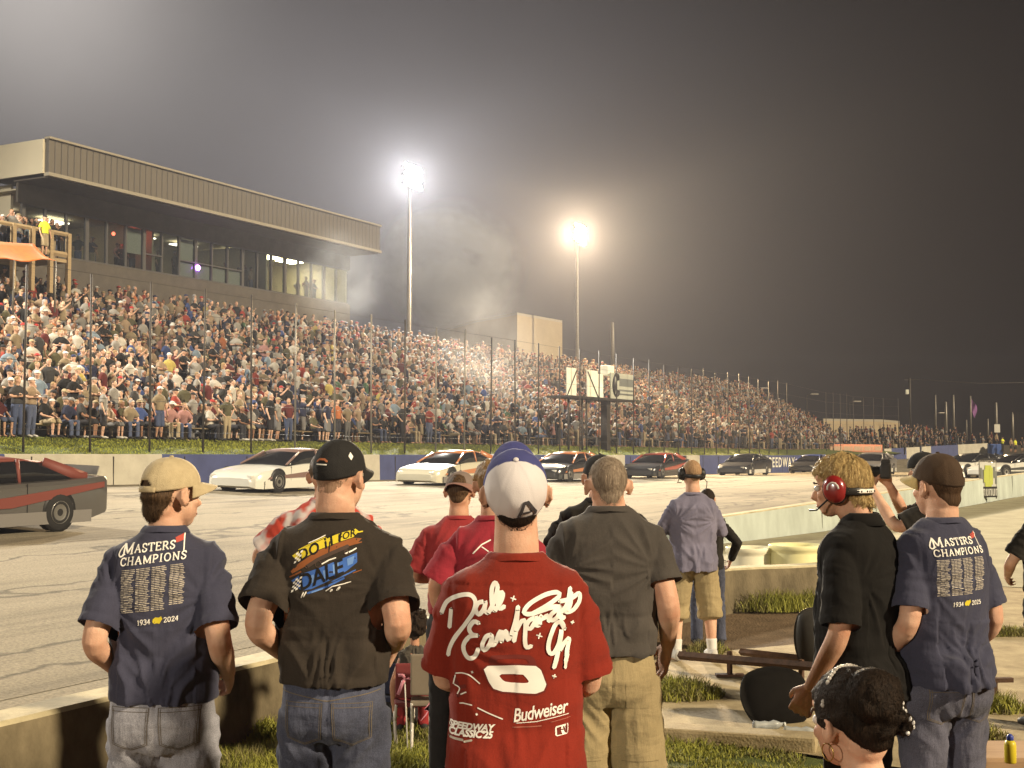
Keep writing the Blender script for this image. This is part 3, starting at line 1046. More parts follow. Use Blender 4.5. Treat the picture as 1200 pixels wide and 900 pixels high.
# ------------------------------------------------------------------ render, world, lights
EXPO = .86
SC.render.engine = 'CYCLES'
SC.view_settings.view_transform = 'Standard'
SC.view_settings.look = 'None'
SC.view_settings.exposure = EXPO
SC.view_settings.gamma = 1
SC.view_settings.use_curve_mapping = False
SC.cycles.use_denoising = True
SC.cycles.max_bounces = 5
SC.cycles.diffuse_bounces = 3
SC.cycles.glossy_bounces = 2
SC.cycles.transmission_bounces = 4
SC.cycles.transparent_max_bounces = 8
SC.cycles.volume_bounces = 0
SC.cycles.volume_step_rate = 3
SC.cycles.volume_max_steps = 48
SC.cycles.sample_clamp_indirect = 6
SC.cycles.caustics_reflective = False
SC.cycles.caustics_refractive = False

KEY = Vector((.80, -.47, .50)).normalized()        # towards the key light: floodlight banks behind the infield
w = bpy.data.worlds.new("World"); SC.world = w
w.use_nodes = True
nt = w.node_tree
bg = nt.nodes["Background"]
sky = N(nt, "ShaderNodeTexSky", sky_type='NISHITA')
sky.sun_disc = False
sky.sun_elevation = R(-6); sky.sun_rotation = math.atan2(KEY.x, KEY.y)
tc = N(nt, "ShaderNodeTexCoord")
nrm = N(nt, "ShaderNodeVectorMath", operation='NORMALIZE'); nt.links.new(tc.outputs["Generated"], nrm.inputs[0])
k0 = 2 ** -EXPO
prev = None
def glow(d, power, col):
    """light pollution over the floodlit stand: brighter towards direction d"""
    global prev
    dt = N(nt, "ShaderNodeVectorMath", operation='DOT_PRODUCT'); dt.inputs[1].default_value = d.normalized()
    nt.links.new(nrm.outputs[0], dt.inputs[0])
    mx = N(nt, "ShaderNodeMath", operation='MAXIMUM'); mx.inputs[1].default_value = 0
    nt.links.new(dt.outputs["Value"], mx.inputs[0])
    pw = N(nt, "ShaderNodeMath", operation='POWER'); pw.inputs[1].default_value = power
    nt.links.new(mx.outputs[0], pw.inputs[0])
    vm = N(nt, "ShaderNodeVectorMath", operation='SCALE'); vm.inputs[0].default_value = [x * k0 for x in col]
    nt.links.new(pw.outputs[0], vm.inputs["Scale"])
    if prev is None: prev = vm.outputs[0]
    else:
        ad = N(nt, "ShaderNodeVectorMath", operation='ADD'); nt.links.new(prev, ad.inputs[0]); nt.links.new(vm.outputs[0], ad.inputs[1])
        prev = ad.outputs[0]
glow(ray(20, -60), 170, (.42, .39, .36))
glow(ray(170, 120), 34, (.080, .074, .074))
glow(ray(520, 130), 46, (.026, .024, .026))
nzs = N(nt, "ShaderNodeTexNoise"); nzs.inputs["Scale"].default_value = 5; nzs.inputs["Detail"].default_value = 4
nt.links.new(nrm.outputs[0], nzs.inputs["Vector"])
mrs = N(nt, "ShaderNodeMapRange"); mrs.inputs[3].default_value = .8; mrs.inputs[4].default_value = 1.2
nt.links.new(nzs.outputs["Fac"], mrs.inputs[0])
vm = N(nt, "ShaderNodeVectorMath", operation='SCALE'); nt.links.new(prev, vm.inputs[0]); nt.links.new(mrs.outputs[0], vm.inputs["Scale"])
base = N(nt, "ShaderNodeVectorMath", operation='ADD'); base.inputs[1].default_value = [x * k0 for x in (.006, .004, .0045)]
nt.links.new(vm.outputs[0], base.inputs[0])
sk = N(nt, "ShaderNodeVectorMath", operation='SCALE'); sk.inputs["Scale"].default_value = .05
nt.links.new(sky.outputs[0], sk.inputs[0])
fin = N(nt, "ShaderNodeVectorMath", operation='ADD'); nt.links.new(base.outputs[0], fin.inputs[0]); nt.links.new(sk.outputs[0], fin.inputs[1])
nt.links.new(fin.outputs[0], bg.inputs[0])
bg.inputs[1].default_value = 1.0

sl = bpy.data.lights.new("sun", 'SUN'); sun = bpy.data.objects.new("sun", sl); COL.objects.link(sun)
sl.energy = SUN_E = 3.3
sl.color = (1.0, .83, .58)
sl.angle = R(3.0)
sun.rotation_euler = KEY.to_track_quat('Z', 'Y').to_euler()

def spot(name, p, target, power, col, size=70, rad=.8, blend=.6):
    l = bpy.data.lights.new(name, 'SPOT'); o = bpy.data.objects.new(name, l); COL.objects.link(o)
    l.energy = power; l.color = col; l.spot_size = R(size); l.spot_blend = blend; l.shadow_soft_size = rad
    o.location = p
    o.rotation_euler = (Vector(p) - Vector(target)).to_track_quat('Z', 'Y').to_euler()
    return o

# unseen spot added behind the camera to the left, soft fill for the backs
spot("added fill spot", (-55, -60, 20), (0, 6, 0), 75000, (1, .88, .70), 60, 3.0)

# ------------------------------------------------------------------ setting materials
def asphalt_mat():
    m, nt, b = newmat("track asphalt")
    b.inputs["Roughness"].default_value = .92; b.inputs["Specular IOR Level"].default_value = .12
    tc = N(nt, "ShaderNodeTexCoord")
    rot = N(nt, "ShaderNodeMapping"); rot.inputs["Rotation"].default_value = (0, 0, -YAW_TRACK)
    nt.links.new(tc.outputs["Object"], rot.inputs[0])
    st = N(nt, "ShaderNodeMapping"); st.inputs["Scale"].default_value = (.035, 1.15, 1)
    nt.links.new(rot.outputs[0], st.inputs[0])
    n1 = N(nt, "ShaderNodeTexNoise"); n1.inputs["Scale"].default_value = 1; n1.inputs["Detail"].default_value = 7; n1.inputs["Roughness"].default_value = .72; n1.inputs["Distortion"].default_value = .4
    nt.links.new(st.outputs[0], n1.inputs["Vector"])
    n2 = N(nt, "ShaderNodeTexNoise"); n2.inputs["Scale"].default_value = .22; n2.inputs["Detail"].default_value = 6
    nt.links.new(tc.outputs["Object"], n2.inputs["Vector"])
    n3 = N(nt, "ShaderNodeTexNoise"); n3.inputs["Scale"].default_value = 34; n3.inputs["Detail"].default_value = 5
    nt.links.new(tc.outputs["Object"], n3.inputs["Vector"])
    cr = N(nt, "ShaderNodeValToRGB")
    e = cr.color_ramp.elements
    e[0].position = .36; e[0].color = (.098, .084, .060, 1)
    e[1].position = .52; e[1].color = (.235, .203, .145, 1)
    x = e.new(.70); x.color = (.295, .258, .19, 1)
    ad = N(nt, "ShaderNodeMath", operation='MULTIPLY_ADD'); ad.inputs[1].default_value = .62
    nt.links.new(n1.outputs["Fac"], ad.inputs[0])
    m2 = N(nt, "ShaderNodeMath", operation='MULTIPLY'); m2.inputs[1].default_value = .42; nt.links.new(n2.outputs["Fac"], m2.inputs[0])
    nt.links.new(m2.outputs[0], ad.inputs[2])
    nt.links.new(ad.outputs[0], cr.inputs[0])
    # seams between paving passes and long cracks
    wv = N(nt, "ShaderNodeTexVoronoi", feature='DISTANCE_TO_EDGE'); wv.inputs["Scale"].default_value = 1
    st2 = N(nt, "ShaderNodeMapping"); st2.inputs["Scale"].default_value = (.05, .42, 1); nt.links.new(rot.outputs[0], st2.inputs[0])
    wr = N(nt, "ShaderNodeTexNoise"); wr.inputs["Scale"].default_value = .9; wr.inputs["Detail"].default_value = 5; nt.links.new(rot.outputs[0], wr.inputs["Vector"])
    wa = N(nt, "ShaderNodeMix", data_type='RGBA', blend_type='LINEAR_LIGHT'); wa.inputs[0].default_value = .22
    nt.links.new(st2.outputs[0], wa.inputs[6]); nt.links.new(wr.outputs["Color"], wa.inputs[7])
    nt.links.new(wa.outputs[2], wv.inputs["Vector"])
    cm = N(nt, "ShaderNodeMapRange"); cm.inputs[1].default_value = .004; cm.inputs[2].default_value = .022; cm.inputs[3].default_value = .45; cm.inputs[4].default_value = 1
    nt.links.new(wv.outputs["Distance"], cm.inputs[0])
    gr = N(nt, "ShaderNodeMapRange"); gr.inputs[1].default_value = .3; gr.inputs[2].default_value = .7; gr.inputs[3].default_value = .72; gr.inputs[4].default_value = 1.25
    nt.links.new(n3.outputs["Fac"], gr.inputs[0])
    mu = N(nt, "ShaderNodeMath", operation='MULTIPLY'); nt.links.new(cm.outputs[0], mu.inputs[0]); nt.links.new(gr.outputs[0], mu.inputs[1])
    vs = N(nt, "ShaderNodeVectorMath", operation='SCALE'); nt.links.new(cr.outputs[0], vs.inputs[0]); nt.links.new(mu.outputs[0], vs.inputs["Scale"])
    nt.links.new(vs.outputs[0], b.inputs["Base Color"])
    bp = N(nt, "ShaderNodeBump"); bp.inputs["Strength"].default_value = .5; bp.inputs["Distance"].default_value = .02
    nt.links.new(n3.outputs["Fac"], bp.inputs["Height"]); nt.links.new(bp.outputs[0], b.inputs["Normal"])
    return m
M_ASPH = asphalt_mat()
M_CONC = mat("old concrete", (.50, .41, .245), .85, (.17, .125, .062), 3.2, .55, bump=.5, bscale=70, detail=9)
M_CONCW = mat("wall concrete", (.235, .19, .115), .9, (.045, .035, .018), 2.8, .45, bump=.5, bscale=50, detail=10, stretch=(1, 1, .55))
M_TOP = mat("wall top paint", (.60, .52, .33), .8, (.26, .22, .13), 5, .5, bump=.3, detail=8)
M_PALE = mat("pale wall paint", (.52, .58, .52), .7, (.30, .33, .29), 1.6, .5, detail=8, stretch=(1, 1, .4))
M_WHITEW = mat("white wall paint", (.50, .47, .38), .75, (.27, .25, .20), 1.1, .7, detail=8)
M_BLUEW = mat("blue wall paint", (.060, .075, .185), .7, (.035, .042, .10), 1.5, .7, detail=7)
M_GRASSG = mat("turf", (.115, .135, .022), .95, (.045, .060, .012), 5, .7, bump=.8, bscale=90, bdist=.05)
M_DIRT = mat("dirt", (.20, .135, .075), .95, (.09, .06, .032), 4, .6, bump=.7, bscale=40, detail=8, bdist=.03)
M_GROUND = mat("ground dirt", (.09, .075, .05), .95, (.05, .04, .025), .3, .6)
M_STEEL = mat("galvanised steel", (.22, .20, .17), .5, (.13, .12, .10), 6, metal=.6)
M_DARKST = mat("dark steel", (.05, .042, .035), .55, metal=.4)
M_BLACKP = mat("black plastic", (.014, .012, .011), .45, (.022, .02, .018), 9)
M_RUST = mat("rusty iron", (.12, .062, .035), .8, (.05, .028, .018), 18, bump=.4)
M_WOOD = mat("timber", (.36, .27, .15), .8, (.22, .155, .08), 2, stretch=(1, 1, 14), detail=7)
M_LINEP = mat("line paint", (.58, .50, .30), .8, (.28, .25, .17), 9, .6, detail=8)

def g_(s): return -.0085 * (max(-40, min(s, 110)) - 27)
def zout(s): return .6 - .0148 * (max(-40, min(s, 100)) - 27)

# ------------------------------------------------------------------ ground
gs = MB(); gs.quad((-1500, -600, -.9), (1500, -600, -.9), (1500, 2400, -.9), (-1500, 2400, -.9))
tag(gs.build("ground", M_GROUND), kind="structure")

# outer edge of the racing surface: straight, then the bend
OUT = []
for i in range(60):
    s = -42 + i * 2.5
    if s > 104: break
    p = W(s, 28.5); OUT.append((p.x, p.y, zout(s), 1.5 + g_(s)))
for u, Y, zb, zt in ((968, 119, -.25, 1.0), (1000, 130, -.12, 1.12), (1035, 138.5, .02, 1.24), (1070, 145, .16, 1.4), (1110, 150, .34, 1.62), (1157, 154, .50, 1.86), (1200, 157, .6, 1.95), (1260, 159, .6, 1.9), (1400, 160, .6, 1.9), (1700, 160, .6, 1.9)):
    OUT.append(((u - 600) / F * Y, Y, zb, zt))
def innerpt(o, i):
    # matching inner edge point
    s = -42 + i * 2.5
    if i < 46: return W(s, 7.45, 0)
    j = i - 46
    base = W(-42 + 45 * 2.5, 7.45, 0)
    return base + Vector((DX, DY, 0)) * j * 2.2 + Vector((1, -.2, 0)) * (j * 2.6)
tv, tf = [], []
NQ = 30
for i, o in enumerate(OUT):
    a = innerpt(o, i); b_ = Vector((o[0], o[1], o[2]))
    for k in range(NQ + 1):
        t = k / NQ
        p = a.lerp(b_, t)
        p.z = o[2] * (t * t * .55 + t * .45) - .004
        tv.append(p)
for i in range(len(OUT) - 1):
    for k in range(NQ):
        q = i * (NQ + 1) + k
        tf.append((q, q + NQ + 1, q + NQ + 2, q + 1))
tag(mesh_obj("race_track", tv, tf, M_ASPH, None, True), kind="structure")
# grooved pit lane between the two pit walls, same asphalt
pl = MB(); pl.quad(W(-40, 5.4, -.008), W(140, 5.4, -.008), W(140, 7.47, -.008), W(-40, 7.47, -.008))
tag(pl.build("pit_lane", M_ASPH), kind="structure")
# worn painted line along the lane
ln = MB()
for s0, s1 in ((-6, 8.6), (8.9, 10.2), (10.5, 24)):
    ln.quad(W(s0, 8.55, .004), W(s1, 8.55, .004), W(s1, 8.67, .004), W(s0, 8.67, .004))
tag(ln.build("road_line", M_LINEP), kind="structure")
# infield base: dirt, concrete apron and turf
gf = MB(); gf.quad((-60, -30, -.03), (90, -30, -.03), (90, 60, -.03), (-60, 60, -.03))
# keep only the infield side of the pit wall
gf = MB()
gf.quad(W(-60, -60, -.03), W(170, -60, -.03), W(170, 5.42, -.03), W(-60, 5.42, -.03))
tag(gf.build("infield_ground", M_DIRT), kind="structure")

def sheet(name, pts, z, m):
    o = mesh_obj(name, [(p[0], p[1], z) for p in pts], [tuple(range(len(pts)))], m)
    return tag(o, kind="structure")
def gp(u, v, z=0):
    p = onz(u, v, z); return (p.x, p.y)
# concrete apron on the right where the seats stood
sheet("concrete_apron", [gp(740, 851), gp(985, 889), gp(1400, 945), gp(1500, 700), gp(1200, 662), gp(960, 752), gp(738, 772)], -.004, M_CONC)
# pit road beyond, up to the pale wall
M_PITR = mat("pit road concrete", (.45, .41, .275), .85, (.21, .19, .12), 1.3, .6, bump=.3, bscale=60, detail=9)
PALE = [(2.8, 22.0, .46), (3.84, 23.3, .49), (6.38, 26.5, .60), (10.4, 32.8, .68), (14.7, 39.7, .74), (21.0, 50.0, .78), (40.0, 81.0, .80)]
pr0 = [(x + .12, y - .06) for x, y, z in PALE] + [(90, 80.9)] + [tuple(W(26, -14))[:2], tuple(W(17.2, 1.2))[:2], tuple(W(17.4, 5.1))[:2]]
sheet("pit_road", pr0, .002, M_PITR)

# turf with blades near the camera
turf_poly = [gp(250, 848), gp(735, 838), gp(745, 852), gp(985, 891), gp(1000, 960), gp(1000, 1400), gp(200, 1400), gp(230, 900)]
sheet("turf_base", turf_poly, -.012, M_GRASSG)
def inpoly(x, y, P):
    c = False
    j = len(P) - 1
    for i in range(len(P)):
        if (P[i][1] > y) != (P[j][1] > y) and x < (P[j][0] - P[i][0]) * (y - P[i][1]) / (P[j][1] - P[i][1]) + P[i][0]: c = not c
        j = i
    return c
def blades(name, spots, hmin, hmax, m, wid=.004, seed=1, lean=.6):
    rnd = random.Random(seed)
    vs, fs = [], []
    for x, y, z, k in spots:
        a = rnd.uniform(0, 2 * PI); h = rnd.uniform(hmin, hmax) * k; l = rnd.uniform(.1, lean) * h
        b = rnd.uniform(0, 2 * PI)
        dx, dy = math.cos(a) * wid, math.sin(a) * wid
        lx, ly = math.cos(b) * l, math.sin(b) * l
        n = len(vs)
        vs += [(x - dx, y - dy, z), (x + dx, y + dy, z), (x + dx * .7 + lx * .4, y + dy * .7 + ly * .4, z + h * .6), (x - dx * .7 + lx * .4, y - dy * .7 + ly * .4, z + h * .6), (x + lx, y + ly, z + h)]
        fs += [(n, n + 1, n + 2, n + 3), (n + 3, n + 2, n + 4)]
    o = mesh_obj(name, vs, fs, m)
    if isinstance(m, (list, tuple)):
        for i in range(0, len(o.data.polygons), 2):
            k = 1 if noise.noise(Vector(o.data.polygons[i].center) * 2.2) + rnd.uniform(-.45, .45) > .18 else 0
            o.data.polygons[i].material_index = k; o.data.polygons[i + 1].material_index = k
    return o
M_BLADE = mat("grass blade", (.36, .34, .055), .7, (.14, .16, .026), 7, .7)
M_DRYB = mat("dry blade", (.24, .205, .075), .8, (.10, .10, .03), 6, .8)
rb = random.Random(4)
sp_ = []
while len(sp_) < 42000:
    x, y = rb.uniform(-2.4, 2.4), rb.uniform(6.3, 8.9)
    if inpoly(x, y, turf_poly):
        k = .75 + .7 * noise.noise(Vector((x * 1.7, y * 1.7, 0))) + .3 * noise.noise(Vector((x * 6, y * 6, 3)))
        if k > .36: sp_.append((x, y, -.014, k))
g = blades("grass", sp_, .025, .085, [M_BLADE, M_DRYB], .0035, 5, .95)
tag(g, kind="stuff")

def weed(cx, cy, rad, n, h, label, m=(M_BLADE, M_DRYB), z=0, sq=1.0):
    rr = random.Random(int(cx * 1000) + n)
    spots = []
    for _ in range(n):
        a, r = rr.uniform(0, 2 * PI), rad * math.sqrt(rr.random()) * rr.choice((.6, 1, 1))
        spots.append((cx + math.cos(a) * r, cy + math.sin(a) * r * sq, z - .01, 1.15 - .7 * (r / rad) ** 2))
    o = blades("weed_clump", spots, h * .45, h, m, .006, n, .9)
    return tag(o, label, "weeds", "weed clumps by the pit wall")

# ------------------------------------------------------------------ walls
def wall_run(pts, name, thick, ztop, mats, cap=None, label=None, zb=-.1, group=None):
    """low concrete wall following pts (near face), top given per point or constant"""
    n = len(pts)
    V, Fc = [], []
    for i, p in enumerate(pts):
        a, b = pts[max(0, i - 1)], pts[min(n - 1, i + 1)]
        t = (Vector((b[0], b[1], 0)) - Vector((a[0], a[1], 0))).normalized()
        nn = Vector((-t.y, t.x, 0))
        zt = p[2] if len(p) > 2 else ztop
        z0 = p[3] if len(p) > 3 else zb
        P = Vector((p[0], p[1], 0))
        e = .022
        prof = [(0.0 - .03, z0), (0, zt - e), (e, zt), (thick - e, zt), (thick, zt - e), (thick + .03, z0)]
        for o, z in prof: V.append(P + nn * o + Vector((0, 0, z)))
    k = 6
    for i in range(n - 1):
        for j in range(k - 1):
            Fc.append((i * k + j, (i + 1) * k + j, (i + 1) * k + j + 1, i * k + j + 1))
    Fc.append(tuple(range(k))); Fc.append(tuple(range((n - 1) * k + k - 1, (n - 1) * k - 1, -1)))
    o = mesh_obj(name, V, Fc, mats)
    return o

def densify(pts, step):
    out = []
    for i in range(len(pts) - 1):
        a, b = Vector(pts[i]), Vector(pts[i + 1])
        n = max(1, int((b - a).length / step))
        out += [a.lerp(b, k / n) for k in range(n)]
    return out + [Vector(pts[-1])]
nearw = [W(-12, 5.18), W(2, 5.18), W(8.5, 5.1), (at(760, 600, 12.75).x, 12.75, 0), (at(858, 600, 13.95).x, 13.95, 0), (at(985, 600, 14.5).x, 14.5, 0)]
nearw = [(p[0], p[1], 0) for p in nearw]
dn = densify(nearw, .35)
nw = wall_run([(p[0], p[1], .45 + .008 * noise.noise(Vector((p[0] * 2, p[1] * 2, 0)))) for p in dn], "pit_wall", .26, .45, [M_CONCW, M_TOP])
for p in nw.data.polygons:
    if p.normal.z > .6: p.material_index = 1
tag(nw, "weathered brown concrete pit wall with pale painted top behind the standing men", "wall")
pw_ = wall_run([(p.x, p.y, p.z) for p in densify(PALE, 1.5)], "pit_wall", .22, .5, [M_PALE, M_TOP])
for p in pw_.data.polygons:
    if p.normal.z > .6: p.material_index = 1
tag(pw_, "long pale green painted pit wall running away between pit road and track", "wall")

ov = wall_run([(o[0], o[1], o[3], o[2] - .3) for o in densify([Vector((o[0], o[1], 0)).to_3d() for o in OUT[:1]], 1)] if False else [(o[0], o[1], o[3], o[2] - .3) for o in OUT[:56]], "track_wall", .3, 1.5, [M_WHITEW, M_BLUEW])
# (colour bands are painted: rebuild with cuts at the band ends)
bpy.data.objects.remove(ov)
CUT = [-42 + 0, 18.0, 24.2, 30.2, 36.3, 42.3, 48.6, 54.7, 60.9, 67.0, 73.2, 79.4, 104]
ptsw, colw = [], []
for i in range(len(CUT) - 1):
    for s in np.arange(CUT[i], CUT[i + 1], 2.0):
        p = W(float(s), 28.5); ptsw.append((p.x, p.y, 1.5 + g_(s), zout(s) - .3)); colw.append(0 if i in (0, 2, 4, 6, 8, 10) else 1)
colw = [c for c in colw]
bend = [o for o in OUT if o[1] > 100 and upix(Vector((o[0], o[1], 0))) > 950 and upix(Vector((o[0], o[1], 0))) < 1158]
def bendcol(u): return 1 if (u < 1022 or 1038 < u < 1056 or 1084 < u < 1117) else 0
bx = []
for i in range(len(bend) - 1):
    for k in range(4):
        t = k / 4
        bx.append(tuple(bend[i][j] * (1 - t) + bend[i + 1][j] * t for j in range(4)))
bx.append(bend[-1])
for o in bx:
    ptsw.append((o[0], o[1], o[3], o[2] - .3)); colw.append(bendcol(upix(Vector((o[0], o[1], 0)))))
ow = wall_run(ptsw, "track_wall", .3, 1.5, [M_WHITEW, M_BLUEW])
for i in range(len(ptsw) - 1):
    for j in range(5): ow.data.polygons[i * 5 + j].material_index = colw[i]
tag(ow, "outer track wall painted in long white and blue bands below the grass bank", "wall")
# white lettering on a blue band
lt = text2("SPEEDWAY", 1.05, step=.6, bold=.02, spacing=1.25, sx=1.25)
vs = []
for a, b_ in lt[0]:
    s = 93.8 + a; p = W(s, 28.44, (zout(s) + 1.5 + g_(s)) / 2 - .22 + b_)
    vs.append(p)
mesh_obj("lettering", vs, lt[1], plain("sign white", (.62, .60, .52), .7), ow)

# grass bank between wall and stand
bv, bf = [], []
ss = np.arange(-42, 176, 2.0)
for s in ss:
    for q, z in ((28.75, 1.46), (29.3, 1.63), (30.6, 1.92), (31.0, 2.0), (34, 2.02)):
        bv.append(W(float(s), q, z + g_(float(s)) + .05 * noise.noise(Vector((s * .3, q, 0)))))
for i in range(len(ss) - 1):
    for k in range(4): bf.append((i * 5 + k, (i + 1) * 5 + k, (i + 1) * 5 + k + 1, i * 5 + k + 1))
tag(mesh_obj("grass_bank", bv, bf, M_GRASSG, None, True), kind="structure")
sp_ = []
rb = random.Random(8)
for _ in range(26000):
    s = rb.uniform(20, 100) if rb.random() < .75 else rb.uniform(20, 50); q = rb.uniform(28.8, 31)
    z = np.interp(q, [28.75, 29.3, 30.6, 31], [1.46, 1.63, 1.92, 2.0]) + g_(s)
    p = W(s, q, float(z) - .02); sp_.append((p.x, p.y, p.z, 1))
tag(blades("bank_grass", sp_, .04, .09, mat("bank blade", (.36, .37, .045), .7, (.20, .22, .03), 3, .7), .012, 9, .9), kind="stuff")

# ------------------------------------------------------------------ grandstand (stepped terrace)
NR = 22
TREAD, RISE, Q0, Z0 = .66, .277, 31.5, 2.0
def row_qz(r): return Q0 + r * TREAD, Z0 + r * RISE
def s_at(u, q):
    m_ = (u - 600) / F
    Y = q / (DX - DY * m_)
    return Y * (DX * m_ + DY)
def row_end(r): return s_at(988 - r * 5.4, Q0 + r * TREAD)
M_TERR = mat("terrace concrete", (.16, .14, .11), .9, (.08, .07, .055), 2, .6)
gv, gf_ = [], []
sv = np.arange(-20, 150, 3.0)
prof = []
for r in range(NR):
    q, z = row_qz(r)
    prof += [(q - .30, z - (RISE if r else .3)), (q - .30, z)]
prof += [(Q0 + NR * TREAD + .6, Z0 + (NR - 1) * RISE), (Q0 + NR * TREAD + .6, 0)]
npf = len(prof)
for s in sv:
    for q, z in prof:
        r = max(0, min(NR - 1, int((q - Q0 + .31) / TREAD)))
        e = row_end(r) + .6
        gv.append(W(min(float(s), e), q, z + g_(min(float(s), e))))
for i in range(len(sv) - 1):
    for k in range(npf - 1): gf_.append((i * npf + k, (i + 1) * npf + k, (i + 1) * npf + k + 1, i * npf + k + 1))
gs_ = mesh_obj("grandstand", gv, gf_, M_TERR)
tag(gs_, "long stepped concrete grandstand packed with spectators below the press box", "grandstand")

# ------------------------------------------------------------------ catch fence
fe = empty("catch_fence", W(25.3, 29.05, 1.6), 0, "tall catch fence of thin dark posts and cables along the outer wall", "fence")
posts_u = []
FP = []
for k in range(-1, 34):
    s = 25.3 + 2.46 * k
    if s > 104: break
    FP.append((W(s, 29.05, 1.55 + g_(s)), W(s, 29.05, 6.95 + g_(s) * .4)))
for o in OUT:
    u = upix(Vector((o[0], o[1], 0)))
    if 950 < u < 1158 and o[1] > 100:
        pass
# the fence follows the bend with closer looking posts
bp_ = [Vector((o[0], o[1], o[3])) for o in OUT if o[1] > 100 and 945 < upix(Vector((o[0], o[1], 0))) < 1090]
acc = 0
for i in range(len(bp_) - 1):
    L_ = (bp_[i + 1] - bp_[i]).length
    for k in range(max(1, int(L_ / 3.0))):
        p = bp_[i].lerp(bp_[i + 1], k / max(1, int(L_ / 3.0)))
        d_ = Vector((p.x, p.y, 0)).normalized() * .5
        FP.append((p + d_ - Vector((0, 0, .1)), p + d_ + Vector((0, 0, 5.6 - .06 * i))))
Minv = Matrix.Translation(-fe.location)
random.seed(3)
for i, (a, b_) in enumerate(FP):
    m_ = MB()
    hook = (Vector((W(0, -1) - W(0, 0))) * .35) if i < 33 else Vector((0, 0, 0))
    b2 = b_ + Vector((random.uniform(-.05, .05), random.uniform(-.05, .05), random.uniform(-.12, .12)))
    m_.tube([a, a.lerp(b2, .5), b2], [.036, .036, .034], seg=8)
    m_.xf(Minv)
    m_.build("post", M_STEEL if 6 <= i <= 11 and i != 9 else M_DARKST, fe, True)
for h in (.12, .30, .48, .66, .84, .99):
    m_ = MB()
    m_.tube([a.lerp(b_, h) + Vector((0, -.05, 0)) for a, b_ in FP], .007, seg=5)
    m_.xf(Minv)
    m_.build("cable", M_DARKST, fe, True)

# casting joints of the walls
m_ = MB()
for i in range(34):
    s_ = 19 + i * 3.05
    if s_ > 104: break
    p = W(s_, 28.485, 0); m_.box((p.x, p.y, (zout(s_) + 1.46 + g_(s_)) / 2 - .02), (.03, .03, 1.44 + g_(s_) - zout(s_)), YAW_TRACK)
m_.build("joint", M_DARKST, ow)
m_ = MB()
for i in range(1, len(PALE) - 1):
    a, b_ = Vector(PALE[i]), Vector(PALE[i + 1])
    d_ = b_ - a; n_ = max(1, int(d_.length / 3.05))
    for k in range(n_):
        p = a.lerp(b_, k / n_); nn = Vector((d_.y, -d_.x, 0)).normalized()
        q = p + nn * .012; m_.box((q.x, q.y, p.z / 2 - .03), (.022, .022, p.z - .02), math.atan2(d_.y, d_.x))
m_.build("joint", mat("joint grey", (.16, .16, .13), .9), pw_)
# ------------------------------------------------------------------ press box building
M_FASC = None
def corrug(name, c, c2, freq=3.0):
    m, nt, b = newmat(name)
    b.inputs["Roughness"].default_value = .6
    tc = N(nt, "ShaderNodeTexCoord")
    sx = N(nt, "ShaderNodeSeparateXYZ"); nt.links.new(tc.outputs["Object"], sx.inputs[0])
    mm = N(nt, "ShaderNodeMath", operation='MULTIPLY'); mm.inputs[1].default_value = freq; nt.links.new(sx.outputs[0], mm.inputs[0])
    ad = N(nt, "ShaderNodeMath", operation='FRACT'); nt.links.new(mm.outputs[0], ad.inputs[0])
    r = N(nt, "ShaderNodeValToRGB"); e = r.color_ramp.elements
    e[0].position = .0; e[0].color = (0, 0, 0, 1); e[1].position = .12; e[1].color = (1, 1, 1, 1)
    x = e.new(.88); x.color = (1, 1, 1, 1); x = e.new(1.0); x.color = (0, 0, 0, 1)
    nt.links.new(ad.outputs[0], r.inputs[0])
    nz = N(nt, "ShaderNodeTexNoise"); nz.inputs["Scale"].default_value = .8; nz.inputs["Detail"].default_value = 7; nt.links.new(tc.outputs["Object"], nz.inputs["Vector"])
    mx = N(nt, "ShaderNodeMix", data_type='RGBA'); mx.inputs[6].default_value = c4(c2); mx.inputs[7].default_value = c4(c)
    m2 = N(nt, "ShaderNodeMath", operation='MULTIPLY_ADD'); m2.inputs[1].default_value = .7; nt.links.new(r.outputs[0], m2.inputs[0]);
    m3 = N(nt, "ShaderNodeMath", operation='MULTIPLY'); m3.inputs[1].default_value = .3; nt.links.new(nz.outputs["Fac"], m3.inputs[0]); nt.links.new(m3.outputs[0], m2.inputs[2])
    nt.links.new(m2.outputs[0], mx.inputs[0]); nt.links.new(mx.outputs[2], b.inputs["Base Color"])
    bp = N(nt, "ShaderNodeBump"); bp.inputs["Strength"].default_value = .8; bp.inputs["Distance"].default_value = .06
    nt.links.new(r.outputs[0], bp.inputs["Height"]); nt.links.new(bp.outputs[0], b.inputs["Normal"])
    return m
M_FASC = corrug("metal fascia", (.105, .090, .066), (.045, .038, .028), 2.6)
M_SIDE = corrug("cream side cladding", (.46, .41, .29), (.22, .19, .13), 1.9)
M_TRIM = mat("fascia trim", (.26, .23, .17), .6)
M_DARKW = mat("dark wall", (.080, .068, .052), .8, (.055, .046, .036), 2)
M_INT = mat("room wall", (.42, .37, .25), .8)
M_MULL = mat("window mullion", (.07, .065, .058), .5)
def glass(name, rough=.05, tint=(.8, .85, .85), alpha=.25):
    m, nt, b = newmat(name)
    b.inputs["Base Color"].default_value = c4((.02, .022, .025)); b.inputs["Roughness"].default_value = rough
    tr = N(nt, "ShaderNodeBsdfTransparent"); tr.inputs[0].default_value = c4(tint)
    mx = N(nt, "ShaderNodeMixShader"); mx.inputs[0].default_value = alpha
    nt.links.new(tr.outputs[0], mx.inputs[1]); nt.links.new(b.outputs[0], mx.inputs[2])
    nt.links.new(mx.outputs[0], nt.nodes["Material Output"].inputs[0])
    MATS[name] = m
    return m
M_GLASS = glass("window glass")

